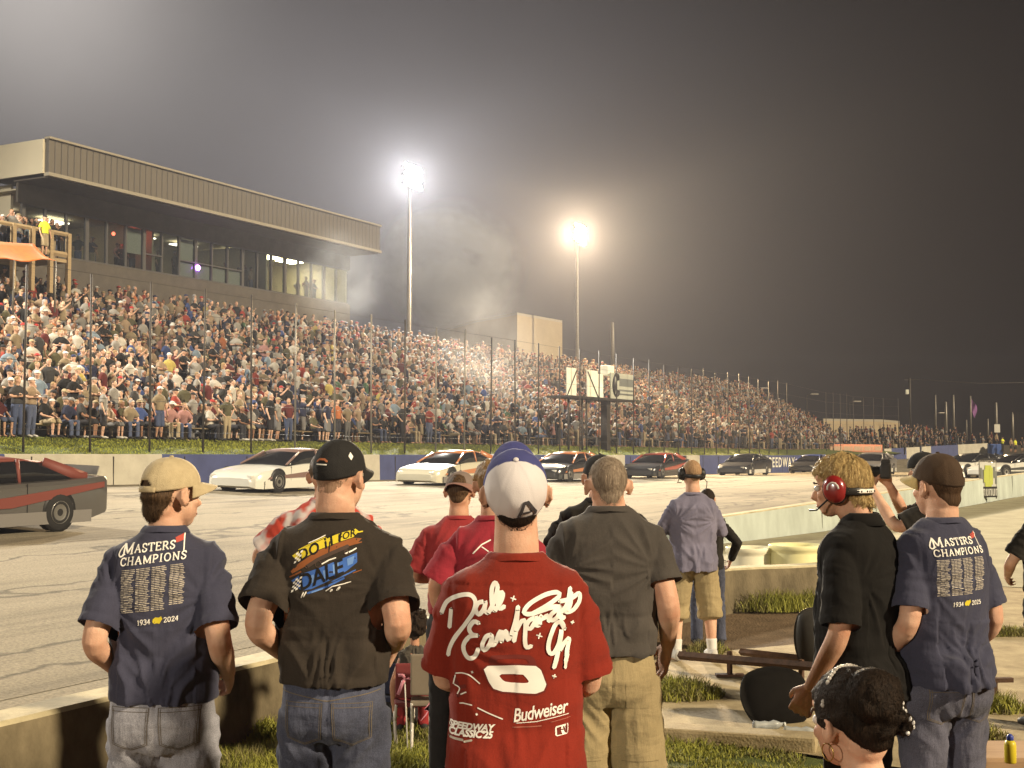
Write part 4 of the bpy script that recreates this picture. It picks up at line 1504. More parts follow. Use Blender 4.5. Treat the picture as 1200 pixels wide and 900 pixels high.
BS0, BS1 = 41.2, 68.2                      # along the stand
bx_ = empty("press_box", W(BS0, 46, 0), YAW_TRACK, "long press box with corrugated dark fascia and row of windows above the stand", "building")
# local frame: x along the stand, y away from the track
def bpart(name, mb, m): return mb.build(name, m, bx_)
LB = BS1 - BS0
m_ = MB(); m_.box((LB / 2, .1, 14.95), (LB, .2, 1.62)); bpart("fascia", m_, M_FASC)
m_ = MB(); m_.box((LB / 2, .06, 14.12), (LB + .1, .34, .16)); m_.box((LB / 2, .06, 15.80), (LB + .1, .34, .10)); bpart("fascia_trim", m_, M_TRIM)
m_ = MB(); m_.box((LB / 2, 5, 15.70), (LB - .02, 9.6, .1)); bpart("roof", m_, M_DARKST)
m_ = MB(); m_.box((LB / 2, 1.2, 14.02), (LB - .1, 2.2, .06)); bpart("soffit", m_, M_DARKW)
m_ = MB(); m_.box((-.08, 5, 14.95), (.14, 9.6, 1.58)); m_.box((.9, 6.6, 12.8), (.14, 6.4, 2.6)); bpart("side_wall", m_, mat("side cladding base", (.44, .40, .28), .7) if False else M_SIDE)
m_ = MB()
m_.box((LB / 2, 2.25, 13.55), (LB - .4, .14, .95)); m_.box((LB / 2, 2.25, 9.7), (LB - .4, .14, 2.2))
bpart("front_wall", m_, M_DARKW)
m_ = MB(); m_.box((LB / 2, 8.9, 11.6), (LB - .4, .14, 4.4)); bpart("back_wall", m_, M_INT)
m_ = MB(); m_.box((LB / 2, 5.6, 10.55), (LB - .4, 6.5, .1)); bpart("floor_slab", m_, M_DARKW)
m_ = MB(); m_.box((LB - .32, 5.6, 12.1), (.12, 6.4, 3.4)); bpart('side_wall', m_, M_INT)
m_ = MB(); m_.box((LB / 2, 5.6, 13.72), (LB - .8, 6.5, .06)); bpart('ceiling', m_, M_INT)
# partitions
for x in (9.2, 18.6):
    m_ = MB(); m_.box((x, 5.6, 12.1), (.12, 6.4, 3.0)); bpart("partition", m_, M_INT)
nwin = 20
for i in range(nwin):
    x = .55 + i * (LB - .9) / nwin
    wd = (LB - .9) / nwin
    fr = MB()
    fr.box((x, 2.25, 11.94), (.10 if i % 3 else .20, .16, 2.26)); fr.box((x + wd / 2, 2.25, 10.84), (wd - .1, .15, .07)); fr.box((x + wd / 2, 2.25, 13.03), (wd - .1, .15, .09))
    if i in (6, 8, 9, 10, 11): fr.box((x + wd / 2, 2.25, 11.72), (wd - .1, .15, .06))
    f_ = bpart("window", fr, M_MULL)
    gl = MB(); gl.box((x + wd / 2, 2.26, 11.94), (wd - .1, .02, 2.15)); gl.build("pane", M_GLASS, f_)
    if i in (8, 9, 10, 11):
        bl = MB(); bl.box((x + wd / 2, 2.34, 11.26), (wd - .16, .02, .78)); bl.build("blind", plain("blind white", (.50, .47, .40), .8), f_)
    if i in (5, 8):
        bl = MB(); bl.box((x + wd / 2, 2.36, 12.3), (wd - .16, .02, 1.2 if i == 8 else 1.3)); bl.build("blind", plain("blind white", (.50, .47, .40), .8), f_)
# lit rooms inside: ceiling lamps that are on
def room_lamp(x, y, z, col, st, sx=1.2, sy=.3):
    m_ = MB(); m_.box((x, y, z), (sx, sy, .05)); return bpart("ceiling_light", m_, emit("room lamp %.1f" % st, col, st))
for x in (20.0, 22.2, 24.6): room_lamp(x, 5.4, 13.55, (1, .84, .50), 34, 1.6, 1.0)
room_lamp(12.5, 6.5, 13.5, (1, .85, .6), 7, 1.6, .8); room_lamp(3, 7.0, 13.5, (1, .9, .7), 3, 1.6, .8); room_lamp(6.6, 7.0, 13.5, (.9, .95, 1), 7, 1.6, .8); room_lamp(16.0, 6.5, 13.5, (1, .85, .6), 5, 1.6, .8)
m_ = MB(); m_.ell((8.3, 2.9, 12.75), (.17, .1, .17)); bpart("red_lamp", m_, emit("red lamp", (1, .10, .04), 26))
m_ = MB(); m_.ell((6.9, 2.9, 12.6), (.10, .08, .10)); bpart("red_lamp", m_, emit("red lamp dim", (1, .13, .06), 5))
m_ = MB(); m_.ell((12.35, 2.1, 11.45), (.16, .08, .15)); bpart("violet_lamp", m_, emit("violet lamp", (.45, .12, 1), 30))

# flat roofed tan block behind the far part of the stand
tb = empty("tan_building", (0, 0, 0), 0, "plain tan block with flat roof rising behind the top rows", "building")
pa, pb = at(560, 372, 118), at(659, 404, 131)
zt_ = at(620, 371, 124).z
a1, a2 = at(612, 500, 118), at(659, 500, 124)
back = Vector((-30, 16, 0))
def boxpoly(P, z0, z1):
    m_ = MB(); n = len(P)
    m_.add([(p[0], p[1], z0) for p in P] + [(p[0], p[1], z1) for p in P], [(i, (i + 1) % n, n + (i + 1) % n, n + i) for i in range(n)] + [tuple(range(n - 1, -1, -1)), tuple(range(n, 2 * n))])
    return m_
c0, c1 = at(606, 400, 122), at(659, 400, 130)
c2 = c1 + Vector((-9, 14, 0)); c3 = c0 + Vector((-12, 14, 0))
cL = at(556, 400, 130)
P_ = [(cL.x, cL.y), (c0.x, c0.y), (c1.x, c1.y), (c2.x + 4, c2.y), (cL.x - 6, cL.y + 16)]
zc = at(606, 369, 122).z
boxpoly(P_, 3, zc).build("wall", mat("tan stucco", (.30, .235, .14), .8, (.22, .17, .10), .4), tb)
boxpoly([(p[0] * 1.001, p[1] * 1.001) for p in P_], zc - .02, zc + .25).build("roof", M_TRIM, tb)

# small tan stand building beyond the bend
sb_ = empty("tan_building", (0, 0, 0), 0, "low tan block behind the standing crowd at the bend", "building")
q0, q1 = at(965, 500, 170), at(1034, 500, 176)
zt2 = at(1000, 493.5, 172).z
P2_ = [(q0.x, q0.y), (q1.x, q1.y), (q1.x + 6, q1.y + 12), (q0.x, q0.y + 14)]
boxpoly(P2_, 0, zt2).build("wall", mat("tan stucco", (.30, .235, .14)), sb_)
boxpoly([(p[0], p[1] + .05) for p in P2_], zt2 - .01, zt2 + .3).build("roof", M_TRIM, sb_)

# balcony with timber rail at the left end, orange canopy below it
bal = empty("viewing_deck", (0, 0, 0), 0, "raised viewing deck with timber rail beside the press box", "platform")
def wq(u, v, q):
    s = s_at(u, q); p = W(s, q); t = (520 - v) / F
    return Vector((p.x, p.y, CAMZ + t * p.y))
m_ = MB()
ra, rb_ = wq(-60, 260, 43.2), wq(77, 277, 43.2)
zr = wq(40, 267, 43.2).z
def rail_line(z, th=.09): m_.tube([Vector((ra.x, ra.y, z)), Vector((rb_.x, rb_.y, z))], [(th, th * .6)] * 2, seg=4, ref=(0, 0, 1))
rail_line(zr); rail_line(zr - .9, .12)
bk = Vector((-DY, DX, 0)) * 2.8
m_.tube([Vector((rb_.x, rb_.y, zr)), Vector((rb_.x, rb_.y, zr)) + bk], .07, seg=4)
m_.build("rail", M_WOOD, bal)
for k in range(7):
    m_ = MB(); p = ra.lerp(rb_, k / 6)
    m_.box((p.x, p.y, zr - 1.3), (.18, .18, 2.7), YAW_TRACK)
    m_.build("post", M_WOOD, bal)
m_ = MB()
pp = [Vector((ra.x, ra.y, 0)), Vector((rb_.x, rb_.y, 0)), Vector((rb_.x, rb_.y, 0)) + bk, Vector((ra.x, ra.y, 0)) + bk]
boxpoly(pp, zr - 1.25, zr - 1.1).build("deck", M_WOOD, bal)
DECKZ = zr - 1.1
can = MB()
ca = [wq(-40, 281, 41.0), wq(36, 285, 41.0), wq(62, 305, 39.0), wq(-40, 303, 39.0)]
for i in range(10):
    for k in range(6):
        pass
gvv, gff = [], []
for i in range(13):
    for k in range(9):
        t, w_ = i / 12, k / 8
        p = ca[0].lerp(ca[1], t).lerp(ca[3].lerp(ca[2], t), w_)
        p.z -= .22 * math.sin(PI * w_) * .6 + .06 * math.sin(t * PI * 4) * w_
        gvv.append(p)
for i in range(12):
    for k in range(8): gff.append((i * 9 + k, (i + 1) * 9 + k, (i + 1) * 9 + k + 1, i * 9 + k + 1))
cano = empty("canopy", ca[3], 0, "orange fabric canopy sheltering the top rows below the viewing deck", "canopy")
Mi = Matrix.Translation(-ca[3])
o = mesh_obj("canopy_fabric", [Mi @ p for p in gvv], gff, cloth_mat("orange fabric", (.42, .105, .008), .1), cano, True)
sd_ = o.modifiers.new("t", 'SOLIDIFY'); sd_.thickness = .02
for p in (ca[2], ca[3].lerp(ca[2], .5)):
    m_ = MB(); m_.tube([Mi @ p, Mi @ (p - Vector((0, 0, 2.0)))], .04, seg=6); m_.build("pole", M_STEEL, cano, True)

# ------------------------------------------------------------------ floodlights
LAMP = emit("lamp lens white", (1, .96, .84), 120)
LAMPW = emit("lamp lens warm", (1, .84, .55), 120)
def floodlight(s, q, ztop, lens, label, cols=4, rows=3, foot=6.5):
    o = empty("floodlight_mast", W(s, q, 0), YAW_TRACK, label, "floodlight", "floodlight masts behind the stand")
    m_ = MB(); m_.tube([(0, 0, 0), (0, 0, ztop * .5), (0, 0, ztop + 1.0)], [.20, .16, .10], seg=12); m_.build("pole", M_STEEL, o, True)
    m_ = MB()
    for r in range(rows): m_.box((0, -.12, ztop - .7 + r * .62), (cols * .60 + .1, .10, .08))
    m_.build("crossarm", M_DARKST, o)
    for r in range(rows):
        for c in range(cols):
            x, z = (c - (cols - 1) / 2) * .60, ztop - .7 + r * .62
            h = MB()
            T = Matrix.Translation((x, -.34, z)) @ Matrix.Rotation(R(72), 4, 'X')
            h.lathe((0, 0, 0), [(.10, -.18), (.17, -.14), (.29, .0), (.295, .03)], 16)
            h.xf(T)
            ho = h.build("lamp_housing", M_STEEL, o, True)
            e = MB(); e.lathe((0, 0, 0), [(.275, .035), (.14, .06), (.02, .065)], 16); e.xf(T)
            e.build("lens", lens, ho, True)
    return o
floodlight(81.0, 52, 22.0, LAMP, "white floodlight mast rising behind the stand beside the smoke")
floodlight(110.8, 52, 22.0, LAMPW, "warm floodlight mast rising behind the stand by the tan block")
def lampat(s, q, z, power, col, tgt, size=100):
    p = W(s, q, z)
    if size == 100: p = p + (cam.location - p).normalized() * 1.3 - Vector((0, 0, .1))
    return spot("floodlight beam", p, tgt, power, col, size, 1.0, .7)
lampat(81.0, 52, 22.0, 155000, (1, .93, .80), (0, 0, -12))
lampat(110.8, 52, 22.0, 270000, (1, .72, .40), (0, 0, -12))
lampat(17, 44.4, 19.2, 38000, (1, .92, .78), W(26, 28, 0), 165)

# ------------------------------------------------------------------ flag stand over the wall
fs_ = empty("flag_stand", wq(718, 530, 29.6), YAW_TRACK, "starter's stand of white panels on dark post above the outer wall", "flag stand")
Y718 = fs_.location.y
def fx(u): return (s_at(u, 29.6) - s_at(718, 29.6))
def fz(v): return (520 - v) / F * Y718 + CAMZ - fs_.location.z
M_PANEL = mat("panel white", (.80, .79, .66), .6, (.66, .65, .54), 2)
m_ = MB(); m_.box((fx(717), .4, fz(530) * .5 + fz(468) * .5), (.5, .4, fz(468) - fz(530))); m_.build("post", M_DARKST, fs_)
for u in (672, 688, 693):
    m_ = MB(); m_.tube([(fx(u), .3, fz(530)), (fx(u), .3, fz(468))], .06, seg=8); m_.build("strut", M_DARKST, fs_, True)
m_ = MB(); m_.box(((fx(664) + fx(741)) / 2, .5, fz(468.5)), (fx(741) - fx(664), 1.4, .12)); m_.build("deck", M_DARKST, fs_)
for u0, u1, d in ((664, 675, 0), (688, 700, 0), (700, 713, .35)):
    m_ = MB(); m_.box(((fx(u0) + fx(u1)) / 2, d, (fz(437 + d * 6) + fz(467)) / 2), (fx(u1) - fx(u0), .06, fz(437 + d * 6) - fz(467))); m_.build("panel", M_PANEL, fs_)
m_ = MB(); m_.box(((fx(713.2) + fx(740)) / 2, -.12, (fz(437) + fz(468)) / 2), (fx(740) - fx(713.2), .08, fz(437) - fz(468)))
pn = m_.build("panel", mat("panel grey", (.42, .43, .36), .6), fs_)
m_ = MB()
cxp, czp = fx(718.5), fz(451.5)
m_.tube([(cxp + .42 * math.cos(a) * .8, -.18, czp + .62 * math.sin(a)) for a in [R(x) for x in range(30, 331, 20)]], [.10 + .05 * math.sin(i) for i in range(16)], seg=6)
m_.build("emblem", M_BLACKP, pn, True)
m_ = MB()
for v in (447.5, 457, 461.5): m_.box(((fx(723) + fx(739)) / 2, -.165, fz(v)), (fx(739) - fx(723), .01, .10 if v > 450 else .45))
m_.build("stripe", mat("panel stripe", (.15, .16, .15), .6), pn)
for u0, v0, u1, v1 in ((664, 467, 675, 439), (688, 439, 700, 467)):
    m_ = MB(); m_.tube([(fx(u0), -.06, fz(v0)), (fx(u1), -.06, fz(v1))], .03, seg=6); m_.build("brace", M_DARKST, fs_, True)
m_ = MB(); m_.box((fx(717.5), .3, fz(434)), (.9, .5, .55), bev=.05); m_.build("light_box", M_PANEL, fs_)

# slim mast behind the stand, distant posts, flag, utility pole
def mast(u, v0, v1, Y, r, label, m=M_STEEL, name="mast", group="distant poles beyond the bend"):
    a, b_ = at(u, v0, Y), at(u, v1, Y)
    m_ = MB(); m_.tube([(0, 0, 0), (0, 0, (b_.z - a.z) * .5), (0, 0, b_.z - a.z)], [r, r * .9, r * .75], seg=8)
    o = m_.build(name, m, None, True); o.location = a
    return tag(o, label, "pole", group)
mast(718, 430, 378, 118, .18, "slim grey mast rising behind the top row beside the starter's stand", group=None)
for u, v1, r, lab in ((1097, 463, .11, "thin dark pole beyond the bend, nearest the fence end"), (1109, 471, .2, "short thick timber pole beyond the bend"), (1118, 463, .16, "tall pale pole beside the short timber pole at the bend"), (1158, 491, .13, "short leaning pole left of the white square sign"), (1187, 485, .2, "timber pole at the netted fence by the gate"), (1133, 492, .1, "faint short pole between the crowd and the flag")):
    mast(u, 516, v1, 172, r, lab)
fl = empty("flag_pole", at(1138, 516, 165), 0, "flag pole with limp purple flag standing behind the bend", "flag pole")
h_ = at(1138, 464, 165).z - fl.location.z
m_ = MB(); m_.tube([(0, 0, 0), (0, 0, h_)], .11, seg=8); m_.build("pole", M_STEEL, fl, True)
gvv, gff = [], []
for i in range(11):
    for k in range(7):
        t, w_ = i / 10, k / 6
        gvv.append((.1 + .75 * t * (1 - .25 * w_) + .1 * math.sin(w_ * 5), .12 * math.sin(t * 7 + w_ * 2), h_ - .3 - 1.5 * w_ - 1.1 * t))
for i in range(10):
    for k in range(6): gff.append((i * 7 + k, (i + 1) * 7 + k, (i + 1) * 7 + k + 1, i * 7 + k + 1))
o = mesh_obj("flag", gvv, gff, cloth_mat("purple flag", (.20, .08, .22)), fl, True)
sgn = empty("signpost", at(1168, 522, 165), 0, "tall pole carrying white square sign above the gate marshals", "sign")
m_ = MB(); m_.tube([(0, 0, 0), (0, 0, at(1168, 472, 165).z - sgn.location.z)], .16, seg=8); m_.build("pole", M_STEEL, sgn, True)
m_ = MB(); m_.box((0, -.25, at(1168, 502, 165).z - sgn.location.z), (.72, .08, 1.05)); m_.build("sign_board", plain("sign white", (.62, .60, .52)), sgn)
up_ = empty("utility_pole", at(1067, 505, 220), 0, "dark utility pole with crossarm and wire far behind the fence", "pole")
hh = at(1067, 443, 220).z - up_.location.z
m_ = MB(); m_.tube([(0, 0, 0), (0, 0, hh)], .16, seg=8); m_.build("pole", M_DARKST, up_, True)
m_ = MB(); m_.box((0, 0, hh - .3), (1.8, .14, .14)); m_.build("crossarm", M_DARKST, up_)
m_ = MB(); m_.box((-.55, -.2, hh - 2.4), (.5, .4, .8), bev=.06); m_.build("transformer", M_PANEL, up_)
m_ = MB(); m_.tube([(.8, 0, hh - .2), (12, 0, hh - .9), (26, 2, hh - .6)], .05, seg=5); m_.build("wire", M_DARKST, up_, True)
for i, (u, v) in enumerate(((895, 455), (954, 462), (1004, 470.5), (1103, 484))):
    o = empty("street_lamp", at(u, 520, 190 + i * 5), 0, ("unlit street lamp rising behind the upper rows near the stand end", "unlit street lamp behind the fence, next along from the stand end", "pale street lamp head showing between the fence posts", "street lamp head beside the bare poles past the fence end")[i], "street lamp", "street lamps behind the fence")
    hz_ = at(u, v, 190 + i * 5).z - o.location.z
    m_ = MB(); m_.tube([(-1.0, 0, 0), (-1.0, 0, hz_ - .2), (-.5, 0, hz_)], .07, seg=6); m_.build("pole", M_DARKST, o, True)
    m_ = MB(); m_.box((.1, -.2, hz_), (1.2, .4, .20), bev=.06, rz=.2); m_.build("lamp_head", M_STEEL, o)
# netting fence and blue barrier by the gate at the right
nf = empty("mesh_fence", at(1187, 520, 160), 0, "dark netted fence panel standing beside the gate", "fence")
hh = at(1187, 483, 160).z - nf.location.z
for x in (0.0, 3.2, 6.4, 9.6):
    m_ = MB(); m_.tube([(x, 0, 0), (x, 0, hh)], .07, seg=6); m_.build("post", M_STEEL, nf, True)
m_ = MB()
for i in range(49): m_.tube([(i * .2, 0, 0), (i * .2, 0, hh)], .012, seg=4)
for i in range(int(hh / .2)): m_.tube([(0, 0, i * .2), (9.6, 0, i * .2)], .012, seg=4)
m_.build("netting", M_DARKST, nf)
bb_ = empty("blue_barrier", at(1164, 533, 153), 0, "blue plastic barrier closing the end of the outer wall", "barrier")
for i in range(2):
    m_ = MB(); m_.box((-.2 + i * 1.0, i * .3, .62), (.85, .5, 1.35), bev=.08); m_.build("drum", mat("blue plastic", (.06, .12, .34), .5), bb_)
# orange banner on the bend
bn = MB()
bp2 = [(971, 126, 520.5, 531), (985, 127.5, 520.5, 531), (1000, 129, 520.5, 531), (1018, 131, 520.8, 531), (1034, 133, 521.2, 531.5)]
vs, fsx = [], []
for i, (u, Y, v0, v1) in enumerate(bp2):
    for v in (v0, (v0 + v1) / 2, v1): p = at(u, v, Y - 2); vs.append(p + Vector((0, .08 * ((i % 2)), 0)))
for i in range(len(bp2) - 1):
    for k in range(2): fsx.append((i * 3 + k, i * 3 + k + 1, (i + 1) * 3 + k + 1, (i + 1) * 3 + k))
bo = mesh_obj("banner", vs, fsx, cloth_mat("salmon banner", (.55, .22, .13)), None, True)
sd_ = bo.modifiers.new("t", 'SOLIDIFY'); sd_.thickness = .04
tag(bo, "salmon orange banner hung along the wall at the start of the bend", "banner")
m_ = MB()
for i in range(15):
    u = 974 + i * 4; Y = 124.0 + (u - 971) * .11; p = at(u, 525.5, Y - 2.2); m_.box((p.x, p.y - .1, p.z), (.18 + .1 * (i % 3), .02, .42))
m_.build("lettering", plain("banner cream", (.60, .42, .28)), bo)
# ------------------------------------------------------------------ spectators in the stand
plain("shoe dark", (.03, .028, .026), .7)
plain("shoe white", (.5, .48, .44), .7)
V3 = Vector
POSES = [
    dict(sit=.45, armL=(V3((-.27, .10, 1.13)), V3((-.13, .34, 1.06)), {}), armR=(V3((.27, .10, 1.13)), V3((.13, .34, 1.06)), {})),
    dict(sit=.45, lean=.42, armL=(V3((-.27, .16, 1.16)), V3((-.08, .36, 1.08)), {}), armR=(V3((.27, .16, 1.16)), V3((.08, .36, 1.08)), {}), head=(15, -12, 0)),
    dict(sit=.45, armL=(V3((-.26, .10, 1.15)), V3((.02, .25, 1.22)), {}), armR=(V3((.26, .10, 1.15)), V3((-.02, .24, 1.17)), {}), head=(-20, 0, 5)),
    dict(armL=(V3((-.27, -.02, 1.14)), V3((-.26, .08, .88)), {}), armR=(V3((.27, -.02, 1.14)), V3((.26, .08, .88)), {})),
    dict(armL=(V3((-.27, .08, 1.17)), V3((.03, .24, 1.22)), {}), armR=(V3((.27, .08, 1.17)), V3((-.03, .23, 1.17)), {}), head=(25, 0, 0)),
    dict(armL=(V3((-.27, -.04, 1.14)), V3((-.20, .16, .98)), {}), armR=(V3((.27, .20, 1.36)), V3((.12, .36, 1.58)), {}), head=(-10, 0, 0)),
    dict(armL=(V3((-.36, -.07, 1.18)), V3((-.19, .03, 1.0)), {}), armR=(V3((.36, -.07, 1.18)), V3((.19, .03, 1.0)), {}), head=(-25, 0, 0)),
]
POSE_WORDS = ["seated spectator", "forward-leaning seated spectator", "seated spectator with folded arms", "standing spectator", "standing spectator with folded arms", "standing spectator with one arm raised", "standing spectator with hands on hips"]
def headwear(D, kind):
    m = MB(); HM = D['HM']; H3 = HM.to_3x3()
    if kind == 'hair':
        m.ell(HM @ V3((0, -.026, .034)), (.0835, .094, .087), H3, 14, 10)
    elif kind == 'long':
        m.ell(HM @ V3((0, -.026, .034)), (.086, .094, .088), H3, 14, 10)
        m.ell(HM @ V3((0, -.065, -.06)), (.078, .05, .13), H3, 12, 8)
    else:
        c = HM @ V3((0, -.01, .035))
        vs, fs = [], []
        for i in range(8):
            for k in range(16):
                th, w_ = PI * .54 * i / 7, 2 * PI * k / 16
                vs.append(HM @ V3((.089 * math.sin(th) * math.cos(w_), -.01 + .106 * math.sin(th) * math.sin(w_), .035 + .084 * math.cos(th))))
        for i in range(7):
            for k in range(16): fs.append((i * 16 + k, (i + 1) * 16 + k, (i + 1) * 16 + (k + 1) % 16, i * 16 + (k + 1) % 16))
        m.add(vs, fs)
        m.ell(HM @ V3((0, .115, .038)), (.066, .066, .008), H3 @ Euler((-.15, 0, 0)).to_matrix(), 14, 6)
    return m
TPL, TPLM = [], []
for i, ps in enumerate(POSES):
    S = dict(ps); S.update(lod=1, voxel=.021, cvoxel=.022, H=1.76, collar=False, legs='shorts' if i in (3, 5, 0) else 'jeans', seed=i, depth=1.05, slv=.72)
    ms, D = person_meshes(S)
    hw = {k: headwear(D, k) for k in ('hair', 'long', 'cap')}
    hm = {}
    for k, m_ in hw.items():
        me = bpy.data.meshes.new("headwear"); me.from_pydata([tuple(v) for v in m_.v], [], m_.f); me.polygons.foreach_set("use_smooth", [True] * len(me.polygons)); hm[k] = me
    TPL.append((ms, hm))
    S2 = dict(S); S2.update(voxel=.034, cvoxel=.036, decimate=.62)
    ms2, D2 = person_meshes(S2)
    parts = [ms2['body'], ms2['shirt'], ms2['trousers']]
    arr = []
    for me in parts:
        me.calc_loop_triangles()
        co = np.empty(len(me.vertices) * 3, 'f'); me.vertices.foreach_get('co', co)
        tr = np.empty(len(me.loop_triangles) * 3, 'i'); me.loop_triangles.foreach_get('vertices', tr)
        arr.append((co.reshape(-1, 3), tr.reshape(-1, 3)))
    for k in ('hair', 'long', 'cap'):
        m_ = MB()
        HM = D2['HM']; H3 = HM.to_3x3()
        if k == 'hair': m_.ell(HM @ V3((0, -.026, .036)), (.086, .095, .088), H3, 8, 6)
        elif k == 'long': m_.ell(HM @ V3((0, -.04, .0)), (.092, .09, .13), H3, 8, 6)
        else:
            m_.ell(HM @ V3((0, -.012, .05)), (.090, .106, .07), H3, 8, 6); m_.ell(HM @ V3((0, .115, .040)), (.066, .066, .010), H3, 8, 4)
        tris = []
        for f in m_.f: tris += [(f[0], f[1], f[2]), (f[0], f[2], f[3])]
        arr.append((np.array([tuple(v) for v in m_.v], 'f'), np.array(tris, 'i')))
    TPLM.append(arr)

SHIRTS = [(n, tuple(x * .82 for x in c), w_) for n, c, w_ in [("black", (.018, .017, .016), 17), ("charcoal", (.05, .048, .046), 10), ("white", (.50, .47, .41), 13), ("light grey", (.27, .255, .23), 12), ("navy", (.025, .028, .055), 7), ("red", (.28, .04, .025), 3.2),
          ("maroon", (.11, .024, .022), 4), ("khaki", (.25, .195, .12), 9), ("olive", (.09, .082, .042), 6), ("pale blue", (.20, .26, .32), 3), ("blue", (.05, .08, .22), 2), ("orange", (.42, .14, .05), 1.6), ("green", (.07, .14, .07), 1.3),
          ("tan", (.31, .225, .145), 7), ("pink", (.38, .20, .18), 1.4), ("yellow", (.45, .36, .10), .7)]]
TROUS = [("denim", (.05, .065, .12)), ("khaki", (.30, .24, .15)), ("dark", (.025, .024, .026)), ("grey", (.14, .135, .13)), ("dark", (.03, .03, .035)), ("denim", (.07, .085, .14))]
HAIRS = [("dark hair", (.020, .014, .010)), ("brown hair", (.07, .04, .022)), ("fair hair", (.26, .17, .08)), ("grey hair", (.26, .25, .24))]
CAPS = [("black cap", (.016, .015, .015)), ("white cap", (.60, .58, .54)), ("red cap", (.32, .03, .025)), ("grey cap", (.20, .19, .18)), ("navy cap", (.025, .032, .08)), ("khaki cap", (.34, .27, .16))]
SKINS = [(.48, .285, .19), (.55, .35, .245), (.40, .225, .145), (.50, .31, .22), (.24, .125, .075)]
MSH = [cloth_mat("spectator shirt " + n, c, .1) for n, c, _ in SHIRTS]
MTR = [cloth_mat("spectator trousers %d" % i, c, .1) for i, (n, c) in enumerate(TROUS)]
MHR = [plain("spectator " + n, c, .7) for n, c in HAIRS]
MCP = [plain("spectator " + n, c, .8) for n, c in CAPS]
MSK = [plain("spectator skin %d" % i, c, .55) for i, c in enumerate(SKINS)]
wts = [x[2] for x in SHIRTS]

YF = math.atan2(-DY, -DX)            # faces the track
rc = random.Random(21)
SPOTS = []
for r in range(NR):
    q, z = row_qz(r)
    s0 = s_at(-25, q); e = row_end(r)
    s = max(s0, -20)
    while s < e:
        s += .46 + rc.uniform(-.05, .09)
        if rc.random() < .05: s += .35
        p = W(s, q + rc.uniform(-.05, .05), z + g_(s))
        # press box stands in the upper rows' way only behind them; keep stairs free
        if any(abs(s - a) < .42 for a in (38.4, 58.2, 78.4, 98.0, 118)): 
            if r < 12 and rc.random() < .8: continue
        clus = noise.noise(V3((s * .35, r * .8, 4)))
        stand = rc.random() < (.30 + .35 * (clus > .1) + .25 * (r > 17))
        pose = rc.choice((3, 3, 4, 6, 3, 4, 6, 3, 4, 5)) if stand else rc.choice((0, 1, 2, 0, 1))
        if stand: p = p + Vector((DY, -DX, 0)) * .22
        SPOTS.append([p, r, pose, s])
# people on the lawn before the front row, most of them on a low bench
s = 23.6
while s < 112:
    s += rc.uniform(.42, .8) if rc.random() < .8 else rc.uniform(1.0, 2.2)
    po = rc.choice((0, 1, 2, 0, 1, 3, 4, 6))
    SPOTS.append([W(s, 30.95 - (.28 if po > 2 else 0) + rc.uniform(-.05, .05), 1.99 + g_(s)), -1, po, s])

PU = [upix(a) for a, b_ in FP]
ORD = ["first", "second", "third", "fourth", "fifth", "sixth", "seventh", "eighth", "ninth", "tenth", "eleventh", "twelfth", "thirteenth", "fourteenth", "fifteenth", "sixteenth", "seventeenth", "eighteenth", "nineteenth", "twentieth"]
VIS = [p for p in range(len(PU)) if PU[p] > 0]
def bay(u):
    n = sum(1 for k in VIS if PU[k] <= u)
    return n
spots_sorted = sorted(range(len(SPOTS)), key=lambda i: (not (2 < upix(SPOTS[i][0]) < 1000), SPOTS[i][0].y))
INDIV = set(spots_sorted[:292])
used = set()
ri = random.Random(5)
first = {}
cnt = 0
def copy_person(pose, parts_m, p, yaw, scale, head):
    """a spectator with its own clothes: body, shirt, trousers, headwear"""
    ms, hm = TPL[pose]
    key = pose
    b = bpy.data.objects.new("person", ms['body']); COL.objects.link(b)
    if not ms['body'].materials: ms['body'].materials.append(MSK[0])
    b.material_slots[0].link = 'OBJECT'; b.material_slots[0].material = parts_m['skin']
    b.location = p; b.rotation_euler = (0, 0, yaw); b.scale = (scale, scale, scale)
    for nm, me, m_ in (("shirt", ms['shirt'], parts_m['shirt']), ("trousers", ms['trousers'], parts_m['trousers']), ("shoe", ms['shoe'][0], parts_m['shoes']), ("shoe", ms['shoe'][1], parts_m['shoes']), ("cap" if head == 'cap' else "hair", hm[head], parts_m['head'])):
        if not me.materials: me.materials.append(m_)
        c = bpy.data.objects.new(nm, me); COL.objects.link(c); c.parent = b
        c.material_slots[0].link = 'OBJECT'; c.material_slots[0].material = m_
    return b
stuff = []
